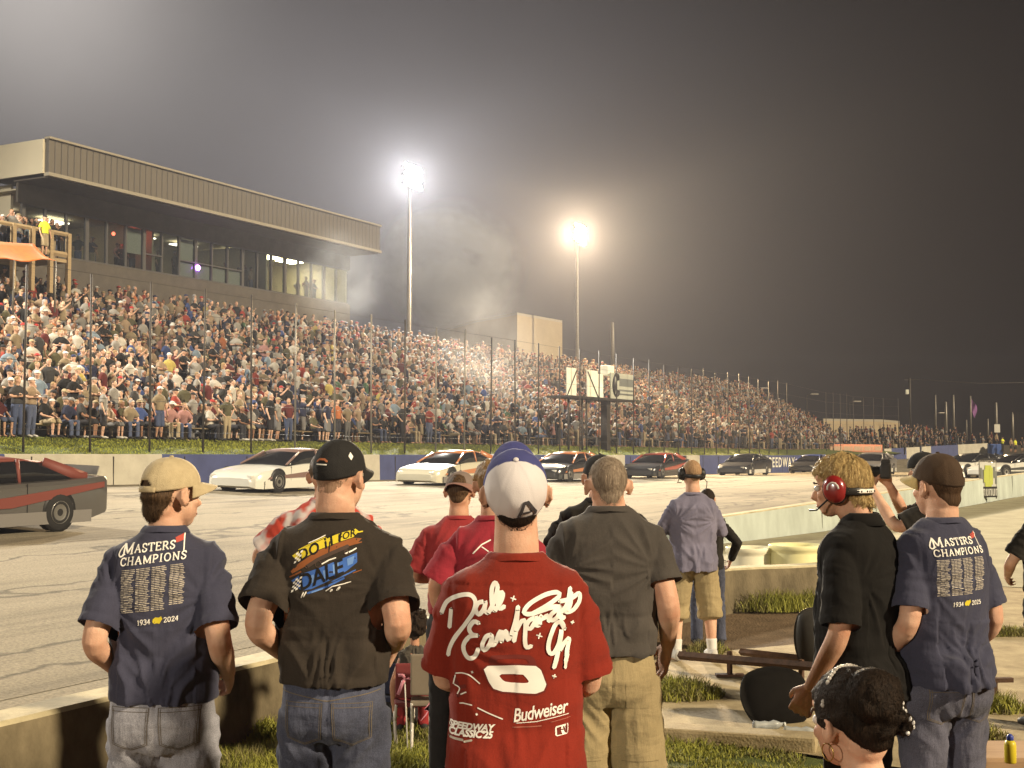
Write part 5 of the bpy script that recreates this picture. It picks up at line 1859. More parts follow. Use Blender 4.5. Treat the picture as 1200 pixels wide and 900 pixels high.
for idx, (p, r, pose, s) in enumerate(SPOTS):
    yaw = YF + ri.gauss(.05, .38)
    sc = ri.uniform(.92, 1.05)
    if ri.random() < .05: sc *= .78
    if idx in INDIV:
        for attempt in range(40):
            si = ri.choices(range(len(SHIRTS)), wts)[0]
            head = ri.choice(('hair', 'cap', 'hair', 'cap', 'long'))
            hi = ri.randrange(len(CAPS) if head == 'cap' else len(HAIRS))
            hn = CAPS[hi][0] if head == 'cap' else (("long " if head == 'long' else "short ") + HAIRS[hi][0])
            b_ = bay(upix(p))
            k = (r, b_, SHIRTS[si][0], hn)
            if k not in used: break
        used.add(k)
        where = ("on the lawn" if r < 0 else "front row" if r == 0 else ORD[r] + " row")
        posts = ("before the first fence post" if b_ == 0 else "past the %s fence post" % ORD[b_ - 1])
        lab = "%s %s shirt, %s, %s, %s" % (("standing" if pose > 2 else "seated") + " spectator,", SHIRTS[si][0], hn, where, posts)
        o = copy_person(pose, dict(skin=MSK[ri.choice((0, 0, 1, 2, 3, 3, 4))], shirt=MSH[si], trousers=MTR[ri.randrange(len(MTR))], shoes=MATS["shoe white" if ri.random() < .4 else "shoe dark"], head=MCP[hi] if head == 'cap' else MHR[hi]), p, yaw, sc, head)
        tag(o, lab, "person", "spectators in the grandstand")
    else:
        stuff.append((p, pose, yaw, sc))
# crowd behind the bend wall and on the deck: part of the mass
for o in bx:
    u = upix(Vector((o[0], o[1], 0)))
    if u < 985: continue
    lim = 5 if u < 1085 else 4 if u < 1125 else 2
    for k in range(lim):
        for _ in range(3 if u < 1085 else 2):
            d_ = Vector((o[0], o[1], 0)).normalized()
            p = Vector((o[0] + ri.uniform(-.9, .9), o[1], 0)) + d_ * (1.2 + k * 1.0 + ri.uniform(-.2, .2))
            p.z = o[3] - .75 + k * .42
            stuff.append((p, ri.choice((3, 4, 5, 6, 0)) if k else ri.choice((3, 4)), YF + .3 + ri.gauss(0, .5), ri.uniform(.9, 1.05)))
for _ in range(75):
    t = ri.random(); d_ = ri.uniform(.3, 2.2)
    p = ra.lerp(rb_, t) + Vector((-DY, DX, 0)) * d_; p.z = DECKZ
    stuff.append((p, ri.choice((3, 4, 6, 5)), YF + ri.gauss(0, .4), ri.uniform(.93, 1.05)))
for _ in range(26):
    x = ri.uniform(1.5, LB - 1); y = ri.uniform(2.9, 4.2)
    p = bx_.location + Vector((DX, DY, 0)) * x + Vector((-DY, DX, 0)) * y; p.z = 10.62
    stuff.append((p, ri.choice((3, 4, 6, 4)), YF + ri.gauss(0, .4), ri.uniform(.93, 1.05)))
cv, ct, cc = [], [], []
off = 0
for p, pose, yaw, sc in stuff:
    arr = TPLM[pose]
    c, s_ = math.cos(yaw) * sc, math.sin(yaw) * sc
    M3 = np.array([[c, -s_, 0], [s_, c, 0], [0, 0, sc]], 'f')
    hk = ri.choice((3, 5, 3, 5, 4))
    cols = [SKINS[ri.choice((0, 1, 2, 3, 4, 0))], SHIRTS[ri.choices(range(len(SHIRTS)), wts)[0]][1], TROUS[ri.randrange(len(TROUS))][1],
            CAPS[ri.randrange(len(CAPS))][1] if hk == 5 else HAIRS[ri.randrange(len(HAIRS))][1]]
    for j, pi in enumerate((0, 1, 2, hk)):
        co, tr = arr[pi]
        cv.append(co @ M3.T + np.array(p[:], 'f'))
        ct.append(tr + off); off += len(co)
        jit = ri.uniform(.42, .85)
        cc.append(np.tile(np.array([cols[j][0] * jit, cols[j][1] * jit, cols[j][2] * jit, 1], 'f'), (len(co), 1)))
cv, ct, cc = np.concatenate(cv), np.concatenate(ct), np.concatenate(cc)
me = bpy.data.meshes.new("crowd")
me.vertices.add(len(cv)); me.vertices.foreach_set('co', cv.reshape(-1).astype('f'))
me.loops.add(ct.size); me.loops.foreach_set('vertex_index', ct.reshape(-1).astype('i'))
me.polygons.add(len(ct)); me.polygons.foreach_set('loop_start', np.arange(0, ct.size, 3, dtype='i')); me.polygons.foreach_set('loop_total', np.full(len(ct), 3, 'i'))
me.update(calc_edges=True)
me.polygons.foreach_set("use_smooth", [True] * len(me.polygons))
at_ = me.color_attributes.new("person_colour", 'FLOAT_COLOR', 'POINT'); at_.data.foreach_set('color', cc.reshape(-1))
m, nt, b = newmat("crowd clothes and skin")
a_ = N(nt, "ShaderNodeAttribute"); a_.attribute_name = "person_colour"
nt.links.new(a_.outputs["Color"], b.inputs["Base Color"]); b.inputs["Roughness"].default_value = .8; b.inputs["Specular IOR Level"].default_value = .2
me.materials.append(m)
o = bpy.data.objects.new("crowd", me); COL.objects.link(o); tag(o, kind="stuff")
print("individuals", len(INDIV), "mass", len(stuff), "verts", len(cv))
# benches under the seated rows
m_ = MB()
for s in range(20, 114, 4):
    m_.tube([W(s, 30.97, 2.39 + g_(s)), W(s + 4, 30.97, 2.39 + g_(s + 4))], [(.03, .14)] * 2, seg=4, ref=(0, 0, 1))
    p = W(s + 2, 30.97, 2.16 + g_(s)); m_.box(p, (.08, .2, .44), YAW_TRACK)
m_.build("bench", M_WOOD, gs_)
for r in range(NR):
    q, z = row_qz(r); e = row_end(r)
    m_ = MB()
    for s in range(-10, int(e), 4):
        a, c = W(s, q + .02, z + .40 + g_(s)), W(min(s + 4, e), q + .02, z + .40 + g_(min(s + 4, e)))
        m_.tube([a, c], [(.03, .14)] * 2, seg=4, ref=(0, 0, 1))
    m_.build("bench", M_WOOD, gs_)

# marshals in yellow vests by the gate, hi-vis guard on the deck
def extra(u, v, Y, pose, shirt, tr, head, label, scale=1.0, z=None, yaw=None, hi=0, group=None):
    p = at(u, v, Y)
    if z is not None: p.z = z
    o = copy_person(pose, dict(skin=MSK[0], shirt=shirt, trousers=tr, shoes=MATS["shoe dark"], head=MCP[hi] if head == 'cap' else MHR[hi]), p, YF if yaw is None else yaw, scale, head)
    return tag(o, label, "person", group)
HV = cloth_mat("hi vis yellow", (.62, .66, .04), .05)
for u, v, Y, po, sh, lab in ((1190, 531, 150, 3, HV, "marshal in bright yellow vest standing by the gate at the bend"), (1175, 529, 152, 4, HV, "smaller marshal in yellow-green vest beside the blue barrier"),
                             (1185, 530, 152, 3, MSH[13], "spectator in tan shirt standing next to the yellow vested marshal"), (1168, 524, 155, 3, MSH[7], "spectator in khaki shirt under the white square sign"), (1198, 529, 152, 3, MSH[0], "spectator in black shirt at the frame edge beside the marshal")):
    extra(u, v, Y, po, sh, MTR[2], 'cap', lab, yaw=YF - .5)
gd = wq(52, 290, 43.0)
extra(52, 290, gd.y, 3, HV, MTR[1], 'cap', "guard in bright yellow-green shirt standing at the viewing deck rail", z=DECKZ - .02)
# ------------------------------------------------------------------ stock cars
M_TYRE = mat("tyre rubber", (.018, .017, .016), .85)
M_RIM = mat("wheel rim", (.30, .29, .27), .4, metal=.8)
M_CARGL = plain("car window", (.012, .012, .014), .12, 0, .5)
M_CARBLK = plain("car black trim", (.016, .015, .015), .5)
def paint(name, c, rough=.28):
    if name in MATS: return MATS[name]
    m, nt, b = newmat(name)
    b.inputs["Base Color"].default_value = c4(c); b.inputs["Roughness"].default_value = rough
    b.inputs["Coat Weight"].default_value = .5; b.inputs["Coat Roughness"].default_value = .1
    MATS[name] = m
    return m
def car(u, v, q, body_m, low_m, roof_m, label, s=None):
    """late model stock car; nose towards +x of its frame, heading to the left along the track"""
    if s is None: s = s_at(u, q)
    p = W(s, q)
    tq = (q - 7.45) / (28.5 - 7.45)
    z = zout(s) * (tq * tq * .55 + tq * .45)
    root = empty("stock_car", (p.x, p.y, z), YAW_TRACK + PI, label, "race car", "stock cars on the front straight")
    root.rotation_euler = (-math.atan2(zout(s) * .9, 21.0), 0, YAW_TRACK + PI)
    hw = .98
    # lower body: sections (x, half width, bottom, shoulder height, top crown)
    sec = [(2.52, .70, .20, .40, .43), (2.42, .86, .14, .50, .54), (2.15, .95, .12, .60, .645), (1.55, .985, .12, .69, .735), (.95, .98, .12, .75, .80), (.35, .97, .12, .80, .845), (-.6, .97, .12, .83, .875), (-1.5, .98, .14, .86, .905), (-2.1, .97, .20, .90, .935), (-2.42, .95, .28, .92, .945), (-2.47, .93, .34, .91, .93)]
    R_ = []
    for x, w_, zb, zsn, zt in sec:
        R_.append([Vector(v) for v in ((x, -w_, zb), (x, -w_ * 1.0, zb + (zsn - zb) * .45), (x, -w_ * .985, zsn - .05), (x, -w_ * .93, zsn + .01), (x, -w_ * .6, zt - .008), (x, 0, zt), (x, w_ * .6, zt - .008), (x, w_ * .93, zsn + .01), (x, w_ * .985, zsn - .05), (x, w_, zb + (zsn - zb) * .45), (x, w_, zb))])
    m_ = MB(); m_.rings(R_)
    b = m_.build("body", body_m, root, True)
    for pgl in b.data.polygons: pgl.use_smooth = len(pgl.vertices) < 5
    mod = b.modifiers.new("e", 'EDGE_SPLIT'); mod.split_angle = R(38)
    # lower stripe / side skirt
    for sy in (-1, 1):
        m_ = MB(); m_.box((.05, sy * .985, .24), (4.2, .02, .22)); m_.build("side_skirt", low_m, root)
    # painted side flash, hood stripe and door seams
    for sy in (-1, 1):
        m_ = MB(); m_.add([(2.0, sy * .982, .40), (-.3, sy * .992, .44), (-2.35, sy * .985, .74), (-2.35, sy * .978, .84), (-.2, sy * .990, .62), (1.9, sy * .978, .47)], [(0, 1, 4, 5), (1, 2, 3, 4)] if sy < 0 else [(5, 4, 1, 0), (4, 3, 2, 1)])
        o_ = m_.build("side_flash", roof_m, root); sd_ = o_.modifiers.new("t", 'SOLIDIFY'); sd_.thickness = .02; sd_.offset = 1
        m_ = MB(); m_.tube([(.95, sy * .978, .30), (.92, sy * .962, .78)], .008, seg=5); m_.tube([(-.62, sy * .978, .30), (-.62, sy * .955, .84)], .008, seg=5); m_.tube([(.95, sy * .982, .30), (-.62, sy * .982, .30)], .008, seg=5)
        m_.build("door_seam", M_CARBLK, root)
    # greenhouse
    sec2 = [(1.05, .80, .785, .80), (.62, .76, .80, 1.0), (.20, .70, .82, 1.17), (-.15, .665, .83, 1.235), (-.75, .655, .85, 1.255), (-1.25, .66, .87, 1.20), (-1.75, .70, .885, 1.03), (-2.05, .76, .90, .925)]
    R2 = []
    for x, w_, zb, zt in sec2:
        R2.append([Vector(v) for v in ((x, -w_ - .10, zb), (x, -w_ * .98, zb + (zt - zb) * .72), (x, -w_ * .86, zt - .01), (x, 0, zt + .015), (x, w_ * .86, zt - .01), (x, w_ * .98, zb + (zt - zb) * .72), (x, w_ + .10, zb))])
    m_ = MB(); m_.rings(R2)
    gobj = m_.build("window", M_CARGL, root, True)
    # roof skin and pillars over the glass
    m_ = MB()
    R3 = []
    for x, w_, zb, zt in sec2[2:6]:
        R3.append([Vector(v) for v in ((x, -w_ * .90, zt - .045), (x, -w_ * .86, zt + .004), (x, 0, zt + .03), (x, w_ * .86, zt + .004), (x, w_ * .90, zt - .045), (x, 0, zt - .03))])
    m_.rings(R3)
    m_.build("roof", roof_m, root, True)
    for sy in (-1, 1):
        for pts, rd in (([(1.03, sy * .85, .80), (.2, sy * .66, 1.16)], [.035] * 2), ([(-.62, sy * .74, .85), (-.68, sy * .60, 1.24)], [.04] * 2), ([(-1.25, sy * .60, 1.19), (-1.7, sy * .72, 1.0), (-2.05, sy * .82, .91)], [(.05, .10), (.06, .14), (.05, .10)])):
            m_ = MB(); m_.tube(pts, rd, seg=6); m_.build("pillar", roof_m, root, True)
    m_ = MB(); m_.box((-2.40, 0, 1.03), (.02, 1.5, .17), ry=-.35); m_.build("spoiler", low_m, root)
    m_ = MB(); m_.box((2.46, 0, .25), (.06, 1.35, .14), bev=.02); m_.build("grille", M_CARBLK, root)
    for sy in (-1, 1):
        m_ = MB(); m_.box((2.36, sy * .62, .475), (.20, .34, .09), rz=-sy * .25, bev=.02); m_.build("headlight", plain("headlight decal", (.5, .48, .42), .3), root)
        for x in (1.52, -1.32):
            m_ = MB(); m_.lathe((0, 0, 0), [(.20, -.13), (.30, -.13), (.335, -.10), (.335, .10), (.30, .13), (.20, .13)], 24); m_.xf(Matrix.Translation((x, sy * .87, .325)) @ Matrix.Rotation(PI / 2, 4, 'X'))
            t = m_.build("wheel", M_TYRE, root, True)
            m_ = MB(); m_.lathe((0, 0, 0), [(.03, .0), (.10, .02), (.19, .0), (.20, .025), (.205, .0)], 20); m_.xf(Matrix.Translation((x, sy * .99, .325)) @ Matrix.Rotation(-sy * PI / 2, 4, 'X'))
            m_.build("rim", M_RIM, t, True)
            m_ = MB(); m_.lathe((0, 0, 0), [(.02, .0), (.37, .0), (.375, -.02)], 24); m_.xf(Matrix.Translation((x, sy * .978, .345)) @ Matrix.Rotation(-sy * PI / 2, 4, 'X'))
            m_.build("wheel_arch", M_CARBLK, root, True)
    return root
WH, CRM, BLK = paint("car paint white", (.55, .54, .48)), paint("car paint cream", (.50, .47, .36)), paint("car paint black", (.02, .02, .022))
GRY, RED, ORG, BLU = paint("car paint grey", (.16, .15, .14)), paint("car paint red", (.30, .05, .03)), paint("car paint orange", (.40, .15, .06)), paint("car paint blue", (.04, .06, .2))
car(-48, 600, 18.6, paint("car paint dark grey", (.07, .065, .06)), GRY, plain("roof dull red", (.15, .04, .03)), "dark grey stock car with dull red roof half out of the frame")
car(334, 560, 24.6, WH, WH, plain("roof dark red", (.16, .10, .085)), "white stock car with dull red roof behind the black cap")
car(528, 560, 24.8, CRM, GRY, ORG, "cream stock car with orange roof behind the white and blue cap")
car(662, 560, 24.6, BLK, GRY, ORG, "black stock car with orange roof left of the bald man's head")
car(768, 560, 24.4, BLK, BLK, RED, "black stock car with dull red roof right of the bald man's head")
car(872, 560, 24.0, BLK, WH, BLK, "black stock car with white lower sides past the headset man")
car(950, 560, 23.6, BLK, WH, BLU, "dark stock car with blue roof touching the blond man's head")
def car_at(u, v, yaw, body_m, low_m, roof_m, label):
    p = onz(u, v, 0.0)
    c = car(u, v, 12, body_m, low_m, roof_m, label, s=60)
    c.location = (p.x, p.y, .02); c.rotation_euler = (0, 0, yaw)
    return c
car_at(1022, 556, YAW_TRACK + PI, GRY, WH, GRY, "grey stock car showing between the blond man and the photographer")
car_at(1138, 558.5, YAW_TRACK + PI - .5, WH, BLK, BLK, "white stock car with black roof passing behind the pit board sign")
car_at(1190, 560, YAW_TRACK + PI - .7, WH, BLK, BLK, "white stock car with black lower sides at the frame edge")

# pit board hung on the pale wall
pbp = Vector((14.55, 39.3, 0))
pb = empty("sign_board", (pbp.x, pbp.y, 0), R(20), "white framed hanging sign with yellow-green stripe on the pale pit wall", "sign")
Yb = pbp.y
hb = lambda v: CAMZ + (520 - v) / F * Yb
wb = 23 / F * pbp.y
m_ = MB(); m_.box((0, -.03, (hb(542) + hb(581)) / 2), (wb, .03, hb(542) - hb(581))); bd = m_.build("board", plain("board white", (.5, .5, .45)), pb)
m_ = MB(); m_.box((0, -.055, (hb(570) + hb(582.5)) / 2), (wb + .04, .02, hb(570) - hb(582.5))); m_.build("base_panel", M_BLACKP, pb)
m_ = MB()
for i, (x, w_) in enumerate(((0, .24), (.11, .12), (-.12, .10))): m_.box((x, -.056 - .004 * i, (hb(545) + hb(570.5)) / 2), (w_, .012, (hb(545) - hb(570.5)) * (.98 - .2 * i)))
m_.build("stripe", plain("board yellow green", (.42, .46, .08)), bd)
m_ = MB()
for x, z0, z1 in ((-.26, 548, 562), (-.20, 550, 566), (.24, 547, 560), (.30, 552, 567), (-.32, 560, 569)): m_.box((x, -.052, (hb(z0) + hb(z1)) / 2), (.06, .012, hb(z0) - hb(z1)))
m_.build("graphic", plain("board grey", (.16, .17, .15)), bd)
m_ = MB()
for i in range(10):
    x = (-.45 + i * .1) * wb
    m_.box((x, -.07, (hb(572.5) + hb(580.5)) / 2), (.028, .01, hb(572.5) - hb(580.5)))
    if i % 2: m_.box((x + .03, -.07, hb(573.2 if i % 4 == 1 else 580)), (.05, .01, .03))
m_.build("lettering", plain("board white", (.5, .5, .45)), pb)
m_ = MB()
for i in range(8): m_.box(((-.46 + i * .13) * wb, -.03, hb(540.3)), (.05, .02, .06))
for x in (-.52 * wb, .52 * wb): m_.tube([(x, -.03, hb(584)), (x, -.03, hb(540))], .018, seg=6)
m_.build("frame", M_STEEL, pb)

# ------------------------------------------------------------------ things on the infield
# two pale drums behind the end of the pit wall
def drum(u, vtop, Y, rad, label, tint):
    p = at(u, vtop, Y)
    o = empty("plastic_drum", (p.x, p.y, 0), 0, label, "drum", "pale drums behind the pit wall")
    h = p.z
    prof = [(rad * .93, 0), (rad, .03), (rad * 1.01, h * .35), (rad * 1.03, h * .37), (rad * 1.03, h * .40), (rad * 1.01, h * .42), (rad, h - .10), (rad * .985, h - .075), (rad * 1.045, h - .06), (rad * 1.05, h - .012), (rad * 1.03, h), (rad * .97, h), (rad * .95, h - .05), (rad * .93, h - .3)]
    m_ = MB(); m_.lathe((0, 0, 0), prof, 40, cap=False)
    n = len(m_.v) - 40
    m_.f.append(tuple(range(n, n + 40)))
    m_.build("barrel", tint, o, True)
    return o
MDRUM = mat("drum plastic cream", (.80, .77, .60), .5, (.68, .63, .42), 3, .6)
MDRUM2 = mat("drum plastic yellow", (.80, .77, .46), .5, (.66, .61, .26), 2.2, .7)
for d_, t in ((drum(878, 641, 15.5, .27, "cream plastic drum behind the pit wall beside the dark trousered legs", MDRUM), 0), (drum(933, 638, 15.4, .315, "larger yellowish plastic drum behind the pit wall, nearest the blond man", MDRUM2), 1)): pass

# rusty seat frame with two black seats
sf = empty("seat_frame", (0, 0, 0), 0, "rusty iron seat frame lying on the concrete apron beside black seats", "seat frame")
def g3(u, v, z=0): return onz(u, v, z)
A0, A1 = at(796, 768, 10.3), at(975, 783, 9.3)
B0, B1 = at(868, 764, 10.6), at(975, 776, 9.9)
m_ = MB(); m_.tube([A0, A0.lerp(A1, .4), A1], [(.034, .03)] * 3, seg=4, ref=(0, 0, 1)); m_.build("rail", M_RUST, sf)
m_ = MB(); m_.tube([B0, B1], [(.03, .03)] * 2, seg=4, ref=(0, 0, 1)); m_.build("rail", M_RUST, sf)
for u, v, Y in ((855, 768, 10.0), (939, 778, 9.5)):
    t = at(u, v, Y); m_ = MB(); m_.tube([Vector((t.x, t.y, 0)), t + Vector((0, 0, .03))], [(.022, .022)] * 2, seg=4); m_.build("leg", M_RUST, sf)
    m_ = MB(); m_.box((t.x, t.y, .012), (.22, .07, .02)); m_.build("foot", M_RUST, sf)
def seat(c, w_, h, thick, rz, tilt, label, taper=.86, m=None):
    """moulded seat shell: rounded slab, dished"""
    o = empty("stadium_seat", (c[0], c[1], 0), rz, label, "seat", "loose black seats")
    V_, F_ = [], []
    n1, n2 = 16, 16
    for sgn in (-1, 1):
        for i in range(n1 + 1):
            for j in range(n2 + 1):
                a, b = 2 * i / n1 - 1, 2 * j / n2 - 1
                # squircle
                x = a * math.sqrt(max(0, 1 - .42 * b * b)); z = b * math.sqrt(max(0, 1 - .42 * a * a))
                wz = taper + (1 - taper) * (z + 1) / 2
                y = sgn * thick / 2 * (1 - max(abs(a), abs(b)) ** 6 * .8) - .05 * (1 - a * a) * (1 - b * b)
                V_.append(Vector((x * w_ / 2 * wz, y, (z + .77) * h / 2 / .88)))
    nn = (n1 + 1) * (n2 + 1)
    for sgn in (0, 1):
        for i in range(n1):
            for j in range(n2):
                q = sgn * nn + i * (n2 + 1) + j
                f = (q, q + 1, q + n2 + 2, q + n2 + 1)
                F_.append(f if sgn else f[::-1])
    edge = [i * (n2 + 1) for i in range(n1)] + [n1 * (n2 + 1) + j for j in range(n2)] + [i * (n2 + 1) + n2 for i in range(n1, 0, -1)] + [j for j in range(n2, 0, -1)]
    for k in range(len(edge)):
        a, b = edge[k], edge[(k + 1) % len(edge)]
        F_.append((a, b, b + nn, a + nn))
    Mx = Matrix.Translation((0, 0, c[2])) @ Matrix.Rotation(tilt, 4, 'X')
    sh = mesh_obj("seat_shell", [Mx @ v for v in V_], F_, m or mat('matt black plastic', (.006, .0052, .0045), .85, (.010, .0088, .0075), 12, spec=.08), o, True)
    m_ = MB(); m_.box((0, .05, h * .3), (w_ * .5, .05, .05)); m_.box((-w_ * .2, .06, h * .15), (.04, .04, h * .3)); m_.box((w_ * .2, .06, h * .15), (.04, .04, h * .3)); m_.xf(Mx)
    m_.build("bracket", M_RUST, o)
    return o
sA = onz(914, 846)
seat((sA.x, sA.y, 0), .50, .36, .09, R(12), R(-24), "black moulded seat tipped on its edge on the concrete, nearest the grass", .92)
sB = at(954, 776, 9.6)
seat((sB.x, sB.y, sB.z), .30, .40, .08, R(-10), R(-6), "dark grey seat back standing upright on the rusty frame", .94, mat("grey seat plastic", (.05, .046, .04), .5))
# litter
def bottle(u, v, rz, label):
    p = onz(u, v); o = empty("water_bottle", (p.x, p.y, .028), rz, label, "bottle", "crushed clear bottles")
    m, nt, b = newmat("clear plastic") if "clear plastic" not in MATS else (MATS["clear plastic"], None, None)
    if nt:
        b.inputs["Base Color"].default_value = (.75, .8, .82, 1); b.inputs["Roughness"].default_value = .15; b.inputs["Transmission Weight"].default_value = .6; MATS["clear plastic"] = m
    m_ = MB()
    pr = [(.012, 0), (.028, .006), (.031, .02), (.026, .05), (.031, .08), (.024, .11), (.031, .14), (.028, .165), (.013, .19), (.013, .205)]
    m_.lathe((0, 0, 0), pr, 18)
    for i, q in enumerate(m_.v): q.x *= 1 + .25 * noise.noise(q * 40); q.y *= .75 + .3 * noise.noise(q * 30 + V3((3, 0, 0)))
    m_.xf(Matrix.Rotation(PI / 2, 4, 'Y')); m_.build("bottle_shell", MATS["clear plastic"], o, True)
    m_ = MB(); m_.cyl((0, 0, 0), .0145, .016); m_.xf(Matrix.Translation((.203, 0, 0)) @ Matrix.Rotation(PI / 2, 4, 'Y')); m_.build("cap", plain("bottle cap", (.5, .52, .5)), o, True)
bottle(882, 856, .2, "crushed clear bottle with bluish tint on the concrete, the farther left one")
bottle(918, 862, -.1, "crushed clear bottle on the concrete nearest the seated woman's head")
p = onz(836, 866)
o = empty("paper_cup", (p.x, p.y, .035), .1, "flattened white paper cup lying at the edge of the apron", "cup")
m_ = MB(); m_.lathe((0, 0, 0), [(.024, 0), (.026, .002), (.038, .10), (.040, .102), (.036, .10), (.024, .01)], 20, cap=False); m_.xf(Matrix.Rotation(PI / 2, 4, 'Y') @ Matrix.Scale(.75, 4, (1, 0, 0))); m_.build("cup_wall", plain("paper white", (.6, .58, .52), .8), o, True)
m_ = MB(); m_.cyl((-.002, 0, 0), .024, .004); m_.xf(Matrix.Rotation(PI / 2, 4, 'Y')); m_.build("cup_base", plain("paper brown", (.2, .12, .06), .8), o)
# concrete edge beam at the apron front
ea, eb = onz(741, 872), onz(968, 888)
m_ = MB()
dd = (eb - ea); L_ = dd.length
m_.box((0, 0, 0), (L_, .20, .10), bev=.02); m_.xf(Matrix.Translation(ea.lerp(eb, .5) + Vector((0, .22, .03))) @ Matrix.Rotation(math.atan2(dd.y, dd.x), 4, 'Z'))
o = m_.build("kerb_stone", M_CONC); tag(o, "long worn concrete kerb at the front edge of the apron", "kerb")
# iron stub and low block on the right, bottle standing on it
p = onz(1166, 828)
o = empty("iron_bracket", (p.x, p.y, 0), .1, "rusty T-shaped iron stub standing in the apron weeds", "bracket")
hz_ = (828 - 800) / F * p.y
m_ = MB(); m_.box((0, 0, hz_ / 2), (.03, .03, hz_)); m_.build("leg", M_RUST, o)
m_ = MB(); m_.box((.02, 0, hz_ + .015), (.21, .05, .03)); m_.build("top", M_RUST, o)
blk = at(1190, 884, 5.7)
m_ = MB(); m_.box((0, 0, blk.z / 2), (.62, .35, blk.z), bev=.015); o = m_.build("timber_block", mat("raw timber block", (.42, .28, .17), .8, (.30, .19, .11), 3, stretch=(1, 8, 8)))
o.location = (blk.x + .12, blk.y + .1, 0); tag(o, "low timber block at the frame corner carrying the yellow bottle", "block")
bp0 = at(1184, 886, 5.55)
o = empty("squeeze_bottle", (bp0.x, bp0.y, blk.z), 0, "yellow squeeze bottle with blue cap on the timber block", "bottle")
m_ = MB(); m_.lathe((0, 0, 0), [(.022, 0), (.0245, .004), (.0245, .075), (.022, .088), (.012, .097)], 20); m_.build("bottle_body", plain("bottle yellow", (.62, .50, .03), .4), o, True)
m_ = MB(); m_.lathe((0, 0, 0), [(.0135, .096), (.0145, .098), (.0145, .112), (.010, .118), (.006, .122)], 16); m_.build("cap", plain("bottle blue", (.04, .06, .30), .4), o, True)

# weeds
for u, v, Y, r_, n, h, sq, lab in ((900, 712, 14.1, .62, 1700, .24, .45, "dark bushy weeds against the end of the pit wall"), (955, 706, 14.3, .45, 900, .22, .5, "weeds at the wall end nearest the blond man"), (790, 795, 9.3, .36, 1600, .15, .8, "round grass clump by the hanging hand"),
                                (830, 757, 11.2, .2, 260, .12, 1, "small weed tuft between the two pairs of legs"), (1168, 828, 8.8, .2, 420, .14, 1, "weed tuft around the rusty iron stub"), (1175, 738, 12.2, .5, 1500, .10, .3, "low weed strip across the pit road crack"), (1155, 850, 8.0, .14, 200, .09, 1.5, "thin weeds in the apron joint at the right"),
                                (290, 862, 7.95, .35, 1400, .15, .35, "taller grass at the wall foot beside the man in grey jeans"), (700, 812, 9.8, .3, 500, .12, .4, "grass at the wall foot behind the grey shirted man")):
    p = at(u, v, Y); weed(p.x, p.y, r_, n, h, lab, sq=sq)
# ------------------------------------------------------------------ the people standing in the foreground
def pl(u, v, uc, ppm): return ((u - uc) / ppm, CAMZ - (v - 520) / ppm)
def crop(pts, ox, oy, sc, uc, ppm): return [pl(x / sc + ox, y / sc + oy, uc, ppm) for x, y in pts]
def place(uc, ppm): return (uc - 600) / ppm, F / ppm
WHITEP = plain("print white", (.84, .81, .73), .8)
NAVY = cloth_mat("navy cotton", (.046, .047, .075), .10)
CHAR = cloth_mat("washed charcoal cotton", (.034, .027, .021), .14)
BLACKC = cloth_mat("black cotton", (.020, .0175, .0145), .10)
REDC = cloth_mat("red cotton", (.20, .020, .010), .10)
MAROON = cloth_mat("dark red cotton", (.26, .028, .030), .12)
VIOLET = cloth_mat("slate violet cotton", (.155, .145, .20), .14)
POLO = cloth_mat("black polo knit", (.0075, .0065, .0055), .08)
ORANGE = cloth_mat("orange knit", (.50, .10, .03), .1)
DJEAN = cloth_mat("dark blue denim", (.060, .066, .098), .30, .9, .1, .5)
GJEAN = cloth_mat("faded grey denim", (.29, .29, .325), .26, .9, .1, .5)
BJEAN = cloth_mat("worn blue denim", (.085, .085, .115), .34, .9, .1, .55)
KHAKI = cloth_mat("khaki twill", (.30, .235, .125), .10, .9, .08, .45)
DKTR = cloth_mat("dark trousers cloth", (.022, .020, .020), .1)
HB = hair_mat("brown hair", (.030, .018, .010), (.11, .065, .034))
HD = hair_mat("dark hair", (.010, .007, .005), (.032, .020, .013), .62)
HG = hair_mat("cropped grey hair", (.16, .115, .08), (.36, .29, .215), .7)
HBL = hair_mat("blond hair", (.24, .14, .05), (.66, .49, .22))
SW_ = plain("shoe white", (.5, .48, .44)); SD = plain("shoe dark", (.03, .028, .026))
SOCK = cloth_mat("white sock", (.62, .60, .55), .05)

def back_pockets(D, m, parent_part='trousers', w=.125, h=.135, dx=.078, z=None, tab=None):
    H = D['S']['H']; z = z or .525 * H
    for sx in (-1, 1):
        c = sx * dx
        pts = [(c - w / 2, z + h * .5), (c - w / 2 * .92, z - h * .36), (c, z - h * .52), (c + w / 2 * .92, z - h * .36), (c + w / 2, z + h * .5)]
        o = project(D, [poly2(pts, .010)], "pocket", m, .0035, parent_part)
        st = [stroke(pts + [pts[0]], .0022, .006), stroke([(c - w / 2, z + h * .40), (c + w / 2, z + h * .40)], .002, .006), stroke([(p[0] * .90 + c * .10, p[1] * .93 + z * .07) for p in pts], .0018, .006)]
        project(D, st, "stitching", tab or plain("seam thread", (.13, .105, .075), .8), .0055, parent_part, parent=o)
    # yoke seam and centre seam
    project(D, [stroke([(-.16, z + h * .74), (0, z + h * .55), (.16, z + h * .74)], .003, .006)], "seam", tab or plain("seam thread", (.13, .105, .075), .8), .003, parent_part)

